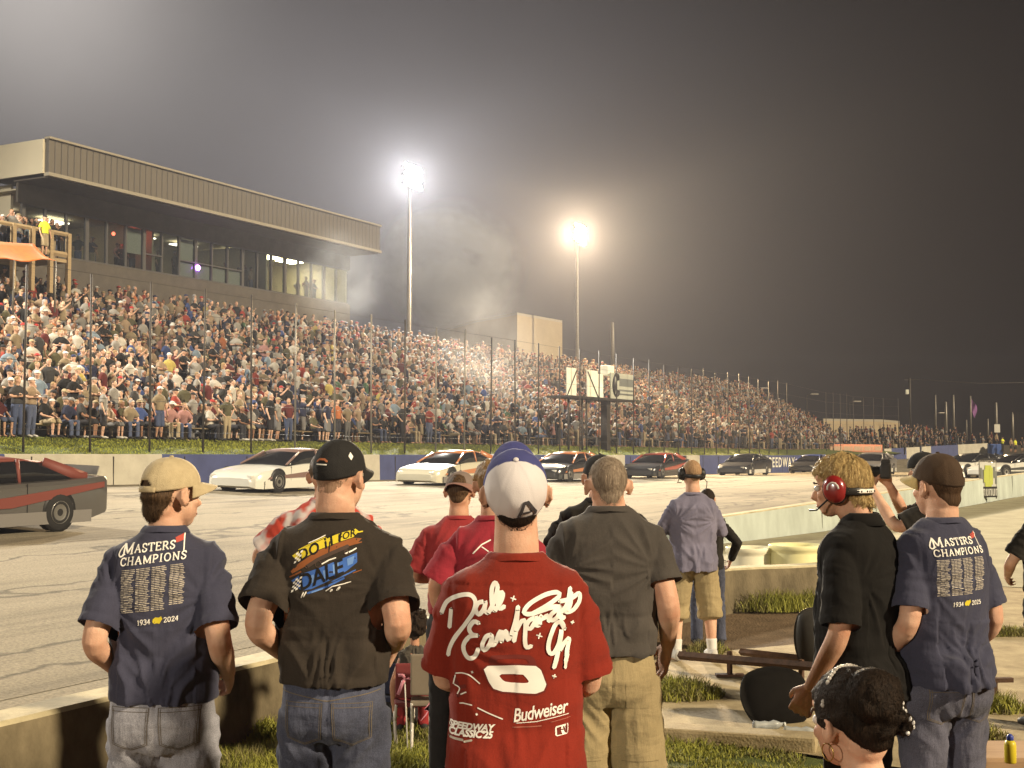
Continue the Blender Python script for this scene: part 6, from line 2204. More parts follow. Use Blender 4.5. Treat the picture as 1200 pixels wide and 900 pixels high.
def tour_print(D, org, sc, uc, ppm, year, rise):
    """title, four columns of tiny names, dates and a yellow map, on a shirt back; rise = slope of the lines"""
    polys, _ = [], 0
    def P(x, y): return (org[0] + sc * x, org[1] + sc * (y + rise * x))
    def mv(pp): return [([P(a, b) for a, b in V], Fc) for V, Fc in pp]
    a, _ = serif("M", .034, .0, .010, .17); polys += mv(a)
    a, xe = serif("ASTERS", .026, .041, .012, .18); polys += mv(a)
    polys += mv([stroke([(v.x, v.y) for v in catmull([(.004, .044, 0), (-.008, .026, 0), (-.012, .012, 0), (-.006, .004, 0), (.004, .008, 0)], .003)], .005)])
    a, xe2 = serif("CHAMPIONS", .0245, -.004, -.026, .17, .19); polys += mv(a)
    project(D, polys, "lettering", WHITEP)
    project(D, mv([stroke([(xe + .018, .058), (xe + .026, -.002)], .0035)]), "flagstick", WHITEP)
    project(D, mv([poly2([(xe - .006, .048), (xe + .017, .058), (xe + .020, .036), (xe - .002, .030)], .01)]), "flag", plain("print red", (.42, .07, .05), .8))
    rnd = random.Random(5)
    names = []
    wtot = xe2 - .012
    for c in range(4):
        x0 = .002 + c * wtot / 4 * 1.02 + (.006 if c == 3 else 0)
        for r in range(25):
            y = -.042 - r * .0058
            if c == 3 and r > 22: continue
            x = x0 + rnd.uniform(0, .001)
            for wl in (.0095, rnd.uniform(.010, .017), rnd.uniform(.010, .019)):
                names.append(stroke([(x, y), (x + wl, y)], .0027, .006)); x += wl + .0022
    project(D, mv(names), "name_list", plain("print cream", (.46, .41, .34), .8), .0018)
    d = []
    yb = -.042 - 25 * .0058 - .040
    a, x1 = serif("1934", .0165, .062, yb, .17, .14); d += a
    a, x2 = serif(year, .0165, .148, yb, .17, .14); d += a
    project(D, mv(d), "date", WHITEP)
    mp = [(.113, .014), (.121, .020), (.134, .018), (.140, .022), (.144, .012), (.138, .004), (.134, -.003), (.126, .000), (.117, -.001), (.112, .006)]
    project(D, mv([poly2([(x, y + yb) for x, y in mp], .012)]), "map_emblem", plain("print yellow", (.62, .50, .03), .8))

# --- man in navy shirt, left
uc, ppm = 196, 350
X, Y = place(uc, ppm)
S = dict(H=1.745, zn=1.532, shoulder_drop=.012, sw=.212, chest=.174, waist=.168, hemw=.174, hemz=.957, seed=3, head=(-44, 2, 0), depth=.98, slv=.80, slr=.066, neckr=.056, hipw=.172, fold=1.15, pull=.6,
         armL=(V3((-.204, -.12, 1.160)), V3((-.172, .085, 1.035)), dict(dir=(.25, .55, -.8), curl=(35, 45, 30))), armR=(V3((.202, -.11, 1.155)), V3((.190, .11, 1.02)), dict(curl=(35, 45, 30))),
         print=(-.14, .14, 1.2, 1.46))
D1 = make_person(S, X, Y, 2, "man in navy shirt with list of names on the back and beige mesh cap", dict(shirt=NAVY, trousers=GJEAN, skin=skin(1)),
                 hair=(HB, hairline(front=.06, side=.01, nape=-.092, t=.013, seed=2, cap=True), dict(n=2600, length=.030, lift=.004, flow=flow_crown(), seed=2, zmax=-.005)),
                 cap=dict(crown_mat=mat("beige cap cloth", (.50, .41, .25), .9, (.40, .32, .19), 40, bump=.3, bscale=300), arch=True, rim=(.040, .008), wide=1.0, tall=.004, brim_len=.07))
tour_print(D1, (-.118, 1.428), .97, uc, ppm, "2024", .115)
back_pockets(D1, GJEAN, z=.885)

# --- big man in black shirt
uc, ppm = 394, 348
X, Y = place(uc, ppm)
S = dict(H=1.800, zn=1.602, shoulder_drop=.040, sw=.240, chest=.194, waist=.186, hemw=.176, hemz=1.012, seed=8, head=(-24, 4, 0), depth=1.18, belly=.03, slv=.78, slr=.080, neckr=.068, hipw=.176, arm=1.12, fold=1.0, legw=1.05,
         armL=(V3((-.232, -.15, 1.215)), V3((-.185, .06, 1.09)), dict(dir=(.35, .5, -.8), curl=(30, 40, 30))), armR=(V3((.230, -.14, 1.22)), V3((.195, .07, 1.12)), dict(dir=(-.35, .5, -.8), curl=(30, 40, 30))),
         print=(-.16, .18, 1.2, 1.55))
D2 = make_person(S, X, Y, -2, "broad man in black shirt with yellow and blue racing print, black cap, dark jeans", dict(shirt=CHAR, trousers=DJEAN, skin=skin(1)),
                 hair=(hair_mat("shaved hair", (.20, .12, .075), (.33, .21, .14), .7), hairline(front=.06, side=.0, nape=-.072, t=.0022, seed=4, tuft=.2)),
                 cap=dict(crown_mat=mat("black cap cloth", (.014, .013, .013), .9, (.02, .019, .018), 40, bump=.3, bscale=300), rim=(.044, -.012), tall=.010, brim_len=.07, wide=.965))
back_pockets(D2, DJEAN, z=.895)
cc_ = lambda p: crop(p, 320, 600, 7.5, uc, ppm)
PY = plain("print yellow bright", (.62, .50, .03), .8); PO = plain("print rust", (.26, .085, .025), .8); PB = plain("print blue", (.05, .14, .46), .8); PBL = plain("print light blue", (.16, .30, .62), .8); PK = plain("print black", (.010, .009, .009), .8)
project(D2, [poly2(cc_([(245, 350), (340, 285), (520, 205), (640, 165), (640, 235), (470, 300), (300, 395)])), poly2(cc_([(655, 160), (770, 128), (800, 150), (760, 195), (655, 230)])), stroke(cc_([(300, 300), (420, 240), (520, 195)]), .003), stroke(cc_([(770, 160), (830, 150)]), .004)], "yellow_band", PY, .0014)
project(D2, [poly2(cc_([(235, 480), (310, 410), (470, 305), (640, 240), (760, 200), (830, 205), (800, 240), (620, 315), (430, 400), (250, 500)])), stroke(cc_([(700, 270), (830, 235)]), .004), stroke(cc_([(225, 530), (330, 480)]), .005), stroke(cc_([(770, 490), (840, 465)]), .003)], "rust_band", PO, .0010)
project(D2, [poly2(cc_([(240, 560), (330, 500), (480, 450), (640, 385), (800, 320), (805, 400), (720, 470), (560, 560), (420, 625), (330, 640)])), stroke(cc_([(390, 660), (560, 600), (700, 530)]), .006), stroke(cc_([(600, 560), (790, 465)]), .004)], "blue_band", PB, .0010)
project(D2, [poly2(cc_([(400, 520), (440, 500), (460, 560), (400, 590)])), poly2(cc_([(520, 470), (560, 450), (570, 520), (530, 540)])), poly2(cc_([(600, 420), (650, 400), (650, 480), (610, 495)])), poly2(cc_([(720, 370), (780, 345), (770, 410), (725, 430)])), stroke(cc_([(420, 655), (520, 620)]), .004)], "light_streak", PBL, .0016)
def tx(s, size, x, y, rot, sh, bold, spc=1.05, sx=1.0):
    a, b = cc_([(x, y)])[0]
    return text2(s, size, a, b, sh, rot, .012, bold, spc, sx=sx)
project(D2, [tx("DO iT", .047, 318, 395, .46, .25, .0012, 1.1, .95), tx("FOR", .030, 632, 232, .34, .25, .0006, 1.05), tx("DALE", .070, 318, 645, .38, .3, .0016, 1.0, .93)], "lettering", PK, .0026)
ck = []
for ox, oy, nx, nz_ in ((262, 392, 3, 5), (240, 625, 4, 6)):
    for i in range(nx):
        for j in range(nz_):
            if (i + j) % 2 == 0:
                x, y = ox + i * 20 + j * 4, oy - j * 18 + 25 - i * 9 + (10 if oy > 500 else 0)
                ck.append(poly2(cc_([(x, y), (x + 20, y - 9), (x + 24, y - 27), (x + 4, y - 18)]), .02))
project(D2, ck[:8], "check_pattern", WHITEP, .0026)
project(D2, ck[8:], "check_pattern", WHITEP, .0026)
for p, w_ in (([(510, 415), (570, 380), (625, 362)], .004), ([(700, 330), (760, 305), (792, 285)], .0045), ([(545, 640), (600, 600), (690, 580), (755, 560)], .003), ([(640, 630), (665, 605)], .006), ([(585, 640), (600, 625)], .006), ([(335, 695), (355, 655)], .004), ([(355, 690), (378, 650)], .004), ([(380, 245), (450, 215), (520, 180)], .003)): project(D2, [stroke(cc_(p), w_)], "speed_stripe", WHITEP, .0026)
project(D2, [stroke(cc_([(480 + 26 * math.cos(a), 415 + 26 * math.sin(a)) for a in [k * .5 for k in range(13)]]), .003), stroke(cc_([(712 + 18 * math.cos(a), 318 + 18 * math.sin(a)) for a in [k * .5 for k in range(13)]]), .003), stroke(cc_([(380, 440), (470, 380), (600, 320), (720, 270)]), .012)], "car_sketch", plain("print brown", (.07, .045, .035), .8), .003)
# badges on the cap
def cap_badge(D, az, zz, shape, m, name, off=.003):
    me = D['cap'].data; HM = D['HM']
    HM = D['CAPM']
    bv = BVHTree.FromPolygons([v.co for v in me.vertices], [p.vertices for p in me.polygons])
    c = V3((0, -.01, zz)); d = V3((math.sin(az), -math.cos(az), .0)); rt = V3((math.cos(az), math.sin(az), 0))
    vs, fs = [], []
    for V, Fc in shape:
        n = len(vs); T_ = []
        for a, b in V:
            o = HM @ (c + rt * a + V3((0, 0, b)) + d * .3)
            loc, no, _, _ = bv.ray_cast(o, HM.to_3x3() @ -d, .5)
            if loc is None: break
            T_.append(loc + (HM.to_3x3() @ d).normalized() * off)
        else:
            vs += T_; fs += [tuple(i + n for i in f) for f in Fc]
    return mesh_obj(name, vs, fs, m, D['cap'], True)
cap_badge(D2, -.05, .052, [stroke([(-.020, .0), (-.008, .007), (.012, .006), (.022, -.001)], .007)], plain("badge orange", (.36, .12, .05), .8), "badge")
cap_badge(D2, -.05, .046, [stroke([(-.020, -.004), (.022, -.006)], .004)], WHITEP, "badge")
cap_badge(D2, 1.05, .072, [poly2([(0, .014), (.010, 0), (0, -.014), (-.010, 0)], .006)], WHITEP, "diamond_badge")

# --- man in red shirt, centre
uc, ppm = 605, 420
X, Y = place(uc, ppm)
S = dict(H=1.775, zn=1.502, shoulder_drop=.010, sw=.226, chest=.184, waist=.182, hemw=.192, hemz=.84, seed=5, head=(2, -10, -1), ear=1.15, depth=1.05, slv=.86, slr=.069, neckr=.064, hipw=.175, fold=.9,
         armL=(V3((-.203, .03, 1.140)), V3((-.06, .24, 1.16)), dict(dir=(.9, .3, .1), palm=(0, -1, -.2))), armR=(V3((.205, .01, 1.130)), V3((.07, .23, 1.13)), dict(dir=(-.9, .3, .1), palm=(0, -1, -.2))),
         print=(-.22, .22, .92, 1.42))
CAPM, cnt_, cb_ = newmat("white and blue cap cloth")
tcn = N(cnt_, "ShaderNodeAttribute"); tcn.attribute_name = "front"
mxn = N(cnt_, "ShaderNodeMix", data_type='RGBA'); mxn.inputs[6].default_value = (.60, .56, .56, 1); mxn.inputs[7].default_value = (.045, .05, .17, 1)
cnt_.links.new(tcn.outputs["Fac"], mxn.inputs[0]); cnt_.links.new(mxn.outputs[2], cb_.inputs["Base Color"]); cb_.inputs["Roughness"].default_value = .9
nbn = N(cnt_, "ShaderNodeTexNoise"); nbn.inputs["Scale"].default_value = 350; bpn = N(cnt_, "ShaderNodeBump"); bpn.inputs["Strength"].default_value = .25; bpn.inputs["Distance"].default_value = .003
tco = N(cnt_, "ShaderNodeTexCoord"); cnt_.links.new(tco.outputs["Object"], nbn.inputs["Vector"]); cnt_.links.new(nbn.outputs["Fac"], bpn.inputs["Height"]); cnt_.links.new(bpn.outputs[0], cb_.inputs["Normal"])
D3 = make_person(S, X, Y, 0, "man in red shirt with white signature print, white cap with blue front panel", dict(shirt=REDC, trousers=KHAKI, skin=skin(1)),
                 hair=(HD, hairline(front=.06, side=-.045, nape=-.082, t=.006, seed=7, cap=True), dict(n=2600, length=.016, lift=.002, w=.0009, flow=flow_crown(), seed=4, jit=.4, zmax=-.02)),
                 cap=dict(crown_mat=CAPM, brim_mat=cloth_mat("blue brim cloth", (.045, .05, .17)), rim=(.040, -.014), tall=.004, wide=1.03, brim_len=.075, tilt=R(31)))
cm_ = D3['cap'].data
HiM = D3['CAPM'].inverted()
at2 = cm_.attributes.new("front", 'FLOAT', 'POINT')
at2.data.foreach_set('value', [1.0 if (HiM @ v.co).y > -.014 else 0.0 for v in cm_.vertices])
cap_badge(D3, .24, .030, [stroke([(-.022, -.012), (-.006, .030), (.006, .030), (.030, -.014)], .009), stroke([(-.014, 0), (.016, -.002)], .007), stroke([(-.026, -.017), (.030, -.019)], .006)], plain("badge dark", (.045, .04, .045), .8), "emblem")
c6 = lambda p: crop(p, 500, 640, 3.914, uc, ppm)
def ink(pts, w=.0115): return stroke([(v.x, v.y) for v in catmull([(a, b, 0) for a, b in c6(pts)], .004)], w, .005)
SIG = [[(120, 268), (116, 310), (112, 350)], [(75, 290), (100, 238), (150, 206), (205, 198), (230, 225), (222, 270), (190, 320), (140, 390), (114, 440), (106, 475)],
       [(266, 226), (244, 232), (232, 258), (246, 280), (268, 256), (276, 226), (272, 262), (288, 272)], [(288, 272), (312, 225), (328, 165), (316, 145), (303, 172), (304, 232), (316, 262)], [(316, 262), (342, 225), (352, 192), (340, 186), (328, 220), (338, 252), (358, 243)],
       [(247, 318), (225, 312), (204, 342), (216, 368), (242, 372)], [(242, 372), (205, 380), (180, 416), (182, 450), (202, 474), (228, 466), (245, 430)],
       [(302, 366), (280, 374), (262, 412), (270, 436), (294, 408), (305, 372), (303, 410), (320, 402)], [(320, 402), (336, 358), (345, 350), (345, 395)], [(345, 395), (364, 348), (373, 386), (388, 366)],
       [(388, 366), (408, 300), (418, 245)], [(416, 260), (410, 330), (400, 392)], [(408, 350), (434, 304), (450, 312), (448, 390), (456, 420), (476, 414)],
       [(492, 290), (465, 304), (455, 330), (472, 338), (490, 310), (496, 288), (496, 324), (512, 322)], [(512, 322), (516, 284), (526, 298), (546, 282), (552, 310)],
       [(596, 252), (562, 280), (562, 306), (590, 290), (602, 250), (606, 300), (620, 292)], [(606, 272), (632, 240), (648, 172)], [(604, 248), (560, 250), (480, 274), (448, 272), (446, 258), (480, 226), (540, 196), (590, 188), (598, 205), (540, 244), (478, 275)],
       [(600, 226), (650, 216), (684, 196), (688, 226), (660, 264), (628, 270), (646, 240), (652, 190)],
       [(622, 345), (602, 312), (576, 332), (552, 398), (552, 440), (570, 450), (594, 410), (606, 350), (596, 430), (574, 512)], [(600, 440), (622, 402), (640, 392), (632, 440), (625, 516)]]
project(D3, [ink(p) for p in SIG], "signature", WHITEP)
marks = []
for x, y, r in ((397, 211, 11), (511, 371, 12), (658, 320, 7), (576, 550, 8), (217, 536, 4), (237, 718, 4)):
    marks += [stroke(c6([(x - r, y - r * .3), (x + r, y + r * .3)]), .0035), stroke(c6([(x - r * .3, y + r), (x + r * .3, y - r)]), .0035)]
project(D3, marks, "sparkle", WHITEP, .0024)
# numeral: flat wide 8, lower loop bright, upper loop in shadow red
def ring2(o, i, n=64):
    def rs(P):
        P = P + [P[0]]; L_ = [0]
        for a, b in zip(P, P[1:]): L_.append(L_[-1] + math.hypot(b[0] - a[0], b[1] - a[1]))
        out = []
        for k in range(n):
            t = L_[-1] * k / n
            j = max(q for q in range(len(L_) - 1) if L_[q] <= t + 1e-12)
            f = (t - L_[j]) / (L_[j + 1] - L_[j]) if L_[j + 1] > L_[j] else 0
            out.append((P[j][0] + (P[j + 1][0] - P[j][0]) * f, P[j][1] + (P[j + 1][1] - P[j][1]) * f))
        return out
    A, B = rs(o), rs(i)
    V, Fc = [], []
    for m_ in range(5): V += [(a[0] + (b[0] - a[0]) * m_ / 4, a[1] + (b[1] - a[1]) * m_ / 4) for a, b in zip(A, B)]
    for m_ in range(4):
        for k in range(n): Fc.append((m_ * n + k, m_ * n + (k + 1) % n, (m_ + 1) * n + (k + 1) % n, (m_ + 1) * n + k))
    return V, Fc
lo_o = [(268, 520), (285, 505), (400, 498), (495, 503), (518, 520), (542, 585), (530, 612), (495, 624), (350, 616), (310, 604), (290, 575)]
lo_i = [(336, 548), (345, 540), (400, 538), (440, 540), (452, 552), (466, 570), (460, 576), (440, 577), (390, 576), (362, 572), (350, 565)]
up_o = [(290, 480), (300, 458), (400, 452), (470, 456), (490, 470), (500, 500), (480, 505), (400, 500), (310, 506), (296, 500)]
up_i = [(322, 484), (330, 474), (400, 470), (450, 472), (460, 480), (466, 490), (455, 494), (400, 490), (335, 492), (326, 490)]
project(D3, [ring2(c6(up_o), c6(up_i))], "numeral_top", plain("print dark red", (.14, .018, .012), .8), .0016)
project(D3, [ring2(c6([((x - 405) * 1.05 + 405, (y - 565) * 1.1 + 568) for x, y in lo_o]), c6(lo_i))], "numeral_outline", plain("print dark red", (.14, .018, .012), .8), .0014)
project(D3, [ring2(c6(lo_o), c6(lo_i))], "numeral", WHITEP, .0024)
car_l = [[(140, 552), (170, 545), (205, 552), (250, 585)], [(130, 600), (140, 560)], [(160, 680), (185, 676), (215, 680)], [(240, 690), (290, 712), (350, 735)], [(135, 600), (160, 612), (150, 640)], [(165, 640), (190, 625)]]
project(D3, [ink(p, .0034) for p in car_l], "car_sketch", WHITEP, .002)
project(D3, [ink(p, .010) for p in ([(135, 570), (150, 600)], [(150, 650), (175, 625)], [(160, 610), (185, 600)])], "car_shading", plain("print dark red", (.14, .018, .012), .8), .0012)
def t6(s, size, x, y, rot, sh, bold, spc=1.0, sx=1.0):
    a, b = c6([(x, y)])[0]
    return text2(s, size, a, b, sh, rot, .012, bold, spc, sx=sx)
project(D3, [t6("SPEEDWAY", .0245, 108, 792, .02, .3, .0011, .98, 1.0), t6("CLASSIC'25", .0245, 106, 822, .02, .3, .0011, .98, 1.02)], "lettering", WHITEP, .0024)
project(D3, [stroke(c6([(112, 836), (175, 836)]), .006), stroke(c6([(180, 842), (215, 832)]), .005)], "underline", plain("print cream", (.46, .41, .34), .8), .0022)
project(D3, [t6("Budweiser", .050, 396, 748, .15, .35, .0007, .93, .74), stroke(c6([(410, 752), (500, 745), (640, 720)]), .0022)], "brand_script", WHITEP, .0024)
project(D3, [stroke(c6([(396, 770), (520, 766)]), .003), stroke(c6([(560, 752), (648, 736)]), .0018)], "underline", plain("print faded", (.40, .13, .09), .8), .0022)
lg = [(584, 772), (636, 762), (640, 770), (638, 800), (632, 808), (588, 814), (581, 808), (581, 778)]
project(D3, [poly2(c6(lg))], "league_badge", WHITEP, .0022)
project(D3, [poly2(c6([(588, 778), (608, 774), (606, 790), (612, 808), (589, 809)]), .02), stroke(c6([(618, 775), (626, 800)]), .0035), stroke(c6([(604, 788), (624, 786)]), .003), poly2(c6([(628, 770), (634, 769), (634, 802), (630, 803)]), .02)], "league_figure", plain("print dark red", (.14, .018, .012), .8), .0034)

# --- bald man in dark grey shirt and khaki shorts
uc, ppm = 713, 300
X, Y = place(uc, ppm)
S = dict(H=1.752, zn=1.566, shoulder_drop=.016, sw=.230, chest=.196, waist=.184, hemw=.180, hemz=.995, seed=12, head=(6, 3, 0), depth=1.15, belly=.05, slv=.66, slr=.074, neckr=.066, hipw=.182, arm=1.12, legs='shorts', shortlen=-.2, legw=1.12, spread=.115, fold=.8,
         armL=(V3((-.236, -.05, 1.17)), V3((-.235, .12, .98)), {}), armR=(V3((.222, -.085, 1.185)), V3((.236, .075, 1.01)), dict(dir=(-.22, .25, -.95), palm=(-.75, -.25, -.1), curl=(24, 38, 26), spread=6, k=1.08)))
D4 = make_person(S, X, Y, 0, "balding man in plain dark grey shirt and khaki shorts, hand hanging open", dict(shirt=cloth_mat("dark grey cotton", (.060, .052, .045), .14), trousers=KHAKI, skin=skin(1), shoes=SW_),
                 hair=(HG, hairline(front=.10, side=.02, nape=-.080, t=.003, seed=9, tuft=.3), dict(n=5000, length=.010, lift=.002, w=.0007, flow=flow_crown(), seed=4, jit=.5)))
project(D4, [poly2([(.05, .90), (.055, .80), (.15, .80), (.145, .90)], .01)], "pocket", KHAKI, .003, 'trousers')
project(D4, [stroke([(-.16, .60), (-.04, .60)], .0025, .006), stroke([(.04, .60), (.18, .60)], .0025, .006)], "stitching", plain("khaki thread", (.20, .15, .08), .8), .003, 'trousers')

# --- headset man in violet shirt, farther off
uc, ppm = 811, 139
X, Y = place(uc, ppm)
S = dict(H=1.665, zn=1.385, sw=.222, chest=.195, waist=.195, hemw=.196, hemz=.745, seed=15, head=(8, 2, 0), depth=1.15, belly=.05, slv=1.55, neckr=.062, hipw=.18, legs='shorts', shortlen=.3, legw=1.08, spread=.15, voxel=.008, cvoxel=.009, fold=1.1, socks=True,
         armL=(V3((-.275, .02, 1.06)), V3((-.10, .22, 1.13)), dict(dir=(.8, .4, .2))), armR=(V3((.262, .04, 1.06)), V3((.08, .24, 1.08)), dict(dir=(-.8, .4, .2))))
D5 = make_person(S, X, Y, 6, "man in slate violet shirt, khaki shorts and white socks wearing black headset", dict(shirt=VIOLET, trousers=KHAKI, skin=skin(1), shoes=SW_, socks=SOCK),
                 hair=(hair_mat("thin sandy hair", (.22, .13, .07), (.42, .27, .15), .7), hairline(front=.13, side=.03, nape=-.07, t=.005, seed=9)))
def headset(D, label, cup_m, band_m, band='back', r=.036, deco=None, mic=True):
    B = D['body']; Mw = Matrix.Translation(B.location) @ B.rotation_euler.to_matrix().to_4x4() @ Matrix.Scale(B.scale[0], 4) @ D['HM']
    loc = Mw.translation
    o = empty("headset", loc, 0, label, "headset")
    Mi_ = Matrix.Translation(-loc)
    G = Mi_ @ Mw
    for sx in (-1, 1):
        m_ = MB(); m_.lathe((0, 0, 0), [(r * .75, -.004), (r, 0), (r * 1.05, .012), (r, .024), (r * .78, .036), (r * .4, .042)], 24)
        m_.xf(G @ Matrix.Translation((sx * .078, -.004, -.004)) @ Matrix.Rotation(sx * PI / 2, 4, 'Y') @ Matrix.Scale(1.22, 4, (1, 0, 0)))
        cu = m_.build("ear_cup", cup_m, o, True)
        m_ = MB(); m_.tube([G @ Vector((sx * .080 + .0, -.004 + r * 1.0 * math.cos(a), -.004 + r * 1.2 * math.sin(a))) for a in [k * PI / 10 for k in range(20)]], .008, seg=8, closed=True); m_.build("cushion", M_BLACKP, cu, True)
        if deco:
            m_ = MB(); m_.tube([G @ Vector((sx * .119, -.004 + r * .5 * math.cos(a), -.004 + r * .6 * math.sin(a))) for a in [k * PI / 6 for k in range(7)]], .004, seg=6); m_.build("decal", deco, cu, True)
    pts = []
    for k in range(21):
        a = PI * k / 20
        if band == 'back': pts.append(G @ Vector((.100 * math.cos(a), -.004 - .116 * math.sin(a), -.012 - .012 * math.sin(a))))
        else: pts.append(G @ Vector((.1 * math.cos(a), -.006, .0 + .128 * math.sin(a))))
    m_ = MB(); m_.tube(pts, [(.015, .004)] * 21, seg=8, ref=(0, 0, 1) if band == 'back' else (0, 1, 0)); bd = m_.build("band", band_m, o, True)
    m_ = MB(); m_.tube([G @ Vector((.10, .0, -.03)), G @ Vector((.125, -.03, -.07)), G @ Vector((.11, -.06, -.10)), G @ Vector((.118, -.03, -.13))], .0035, seg=6); m_.build("cable", M_BLACKP, o, True)
    if mic:
        m_ = MB(); m_.tube([G @ Vector((-.1, .01, -.03)), G @ Vector((-.1, .07, -.075)), G @ Vector((-.05, .11, -.075))], .004, seg=6); m_.build("microphone", M_BLACKP, o, True)
    return o, bd, G
headset(D5, "black ear-muff headset with dangling cable on the violet shirted man", M_BLACKP, M_BLACKP, 'back', .040)

# --- short person in black jacket beside him
S = dict(H=1.76, sw=.215, chest=.18, waist=.172, hemw=.178, hemz=.86, seed=16, slv=1.95, voxel=.01, cvoxel=.011, spread=.13, stance=((0, .0), (.05, -.06)), armR=(V3((.33, -.06, 1.16)), V3((.27, .10, .95)), {}))
D6 = make_person(S, at(829, 600, 11.55).x, 11.55, -4, "short person in black jacket and dark jeans half hidden beside the violet shirt", dict(shirt=BLACKC, trousers=DJEAN, top_name="jacket"), hair=(HD, hairline(t=.014, seed=3)), scale=.79)

# --- blond man in black polo with red headset
uc, ppm = 1003, 310
X, Y = place(uc, ppm)
S = dict(H=1.752, zn=1.538, shoulder_drop=.014, sw=.206, chest=.170, waist=.164, hemw=.172, hemz=.86, seed=18, head=(14, 6, 0), headfwd=.045, depth=1.05, belly=.03, slv=.92, slr=.070, neckr=.056, hipw=.172, fold=.9,
         armL=(V3((-.206, -.035, 1.12)), V3((-.185, .10, .90)), dict(palm=(1, .2, 0), curl=(25, 35, 25))), armR=(V3((.222, -.03, 1.12)), V3((.20, .15, .93)), {}))
D7 = make_person(S, X, Y, 48, "blond man in black polo shirt wearing red headset, turned towards the track", dict(shirt=POLO, trousers=DKTR, skin=skin(0)),
                 hair=(HBL, hairline(front=.055, side=-.02, nape=-.080, t=.019, seed=13, tuft=.5, ear=-.015), dict(n=6500, length=.05, lift=.007, w=.0016, flow=flow_crown(down=1.6), seed=7, jit=.16)))
REDP = paint("headset red", (.22, .012, .012), .3)
hs_, bnd, G7 = headset(D7, "red and black headset with white lettered neck band on the blond man", REDP, M_BLACKP, 'back', .042, deco=plain("decal grey", (.5, .48, .45)))
m_ = MB()
pts = []
for k in range(8, 19):
    a = PI * k / 26 + .35
    pts.append(G7 @ Vector((.1 * math.cos(a), -.004 - .1215 * math.sin(a), -.012 - .012 * math.sin(a))))
m_.tube(pts, [(.0085, .0015)] * len(pts), seg=6, ref=(0, 0, 1)); m_.build("label_strip", WHITEP, bnd, True)
m_ = MB()
for k in range(1, len(pts) - 1):
    if k % 4 != 3: m_.ell(pts[k] + (pts[k] - G7.translation).normalized() * .002, (.0028, .0028, .004), None, 6, 4)
m_.build("lettering", M_BLACKP, bnd, True)
# polo collar
L7 = D7['L']; zs7 = D7['zs']
R_ = []
for k in range(33):
    w_ = 2 * PI * k / 32
    yy = math.sin(w_)
    zt = zs7 + .094 - .03 * max(0, yy)
    c1 = Vector((.070 * math.cos(w_), -.006 + (.060 if yy > 0 else .072) * yy, zt))
    c2 = Vector((.095 * math.cos(w_), -.008 + (.090 if yy > 0 else .098) * yy, zt - .045))
    R_.append([c1, c1.lerp(c2, .25) + Vector((0, 0, .004)), c2])
vs = [p for r in R_ for p in r]; fs = []
for k in range(32):
    if k in (7, 8): continue
    for j in range(2): fs.append((k * 3 + j, k * 3 + j + 1, k * 3 + j + 4, k * 3 + j + 3))
o = mesh_obj("polo_collar", vs, fs, POLO, D7['shirt'], True); sd_ = o.modifiers.new("t", 'SOLIDIFY'); sd_.thickness = .004

# --- man in navy shirt, right
uc, ppm = 1101, 310
X, Y = place(uc, ppm)
S = dict(H=1.752, zn=1.528, shoulder_drop=.012, sw=.194, chest=.166, waist=.166, hemw=.168, hemz=.906, seed=23, head=(10, 2, 0), depth=1.08, belly=.02, slv=.80, slr=.064, neckr=.060, hipw=.164, arm=1.0, fold=1.15, pull=1.0,
         armL=(V3((-.190, -.06, 1.145)), V3((-.18, .12, .99)), dict(dir=(.2, .5, -.8), curl=(30, 40, 30))), armR=(V3((.190, -.06, 1.14)), V3((.182, .12, .98)), dict(dir=(-.2, .5, -.8), curl=(30, 40, 30))),
         print=(-.14, .15, 1.15, 1.46))
D8 = make_person(S, X, Y, 19, "man in navy shirt with names on the back, dark brown cap, blue jeans", dict(shirt=NAVY, trousers=BJEAN, skin=skin(1)),
                 hair=(hair_mat("cropped brown hair", (.040, .022, .012), (.085, .05, .028), .7), hairline(front=.06, side=-.005, nape=-.080, t=.004, seed=4)),
                 cap=dict(crown_mat=mat("dark brown cap cloth", (.045, .026, .014), .9, (.06, .036, .02), 40, bump=.3, bscale=300), brim_mat=cloth_mat("tan brim cloth", (.42, .32, .13)), rim=(.044, .000), brim_len=.075, wide=.97, tall=.006))
tour_print(D8, (-.112, 1.412), .92, uc, ppm, "2025", .06)
cap_badge(D8, .30, .046, [poly2([(-.010, .010), (.010, .010), (.010, -.010), (-.010, -.010)], .01)], WHITEP, "label_patch")
back_pockets(D8, BJEAN, z=.845)

# --- seated woman with dark updo, front right
uc, ppm = 1003, 500
S = dict(H=1.64, sit=.45, zn=1.395, sw=.195, chest=.155, waist=.14, hemw=.16, hemz=.90, seed=31, head=(8, 6, -3), depth=.95, slv=.05, slr=.05, neckr=.050, hipw=.165, hs=.98, collar=False, fold=.5,
         armL=(V3((-.235, .02, 1.07)), V3((-.14, .26, 1.0)), {}), armR=(V3((.235, .02, 1.07)), V3((.14, .26, 1.0)), {}))
D9 = make_person(S, (uc - 600) / ppm, 3.0, 24, "seated woman with dark pinned-up hair, hoop earring and orange top", dict(shirt=ORANGE, trousers=DKTR, skin=skin(1), top_name="tank_top"),
                 hair=(HD, hairline(front=.05, side=-.01, nape=-.062, t=.017, seed=17, tuft=.25, ear=-.02), dict(n=6000, length=.07, lift=.002, w=.0015, flow=flow_to((.01, -.13, .06)), seed=9, jit=.10)))
HM = D9['HM']
B_ = MB()
rb = random.Random(6)
B_.ell(HM @ V3((.005, -.075, .055)), (.078, .062, .070), HM.to_3x3(), 18, 12)
B_.ell(HM @ V3((.045, -.075, .015)), (.050, .045, .05), HM.to_3x3(), 14, 10)
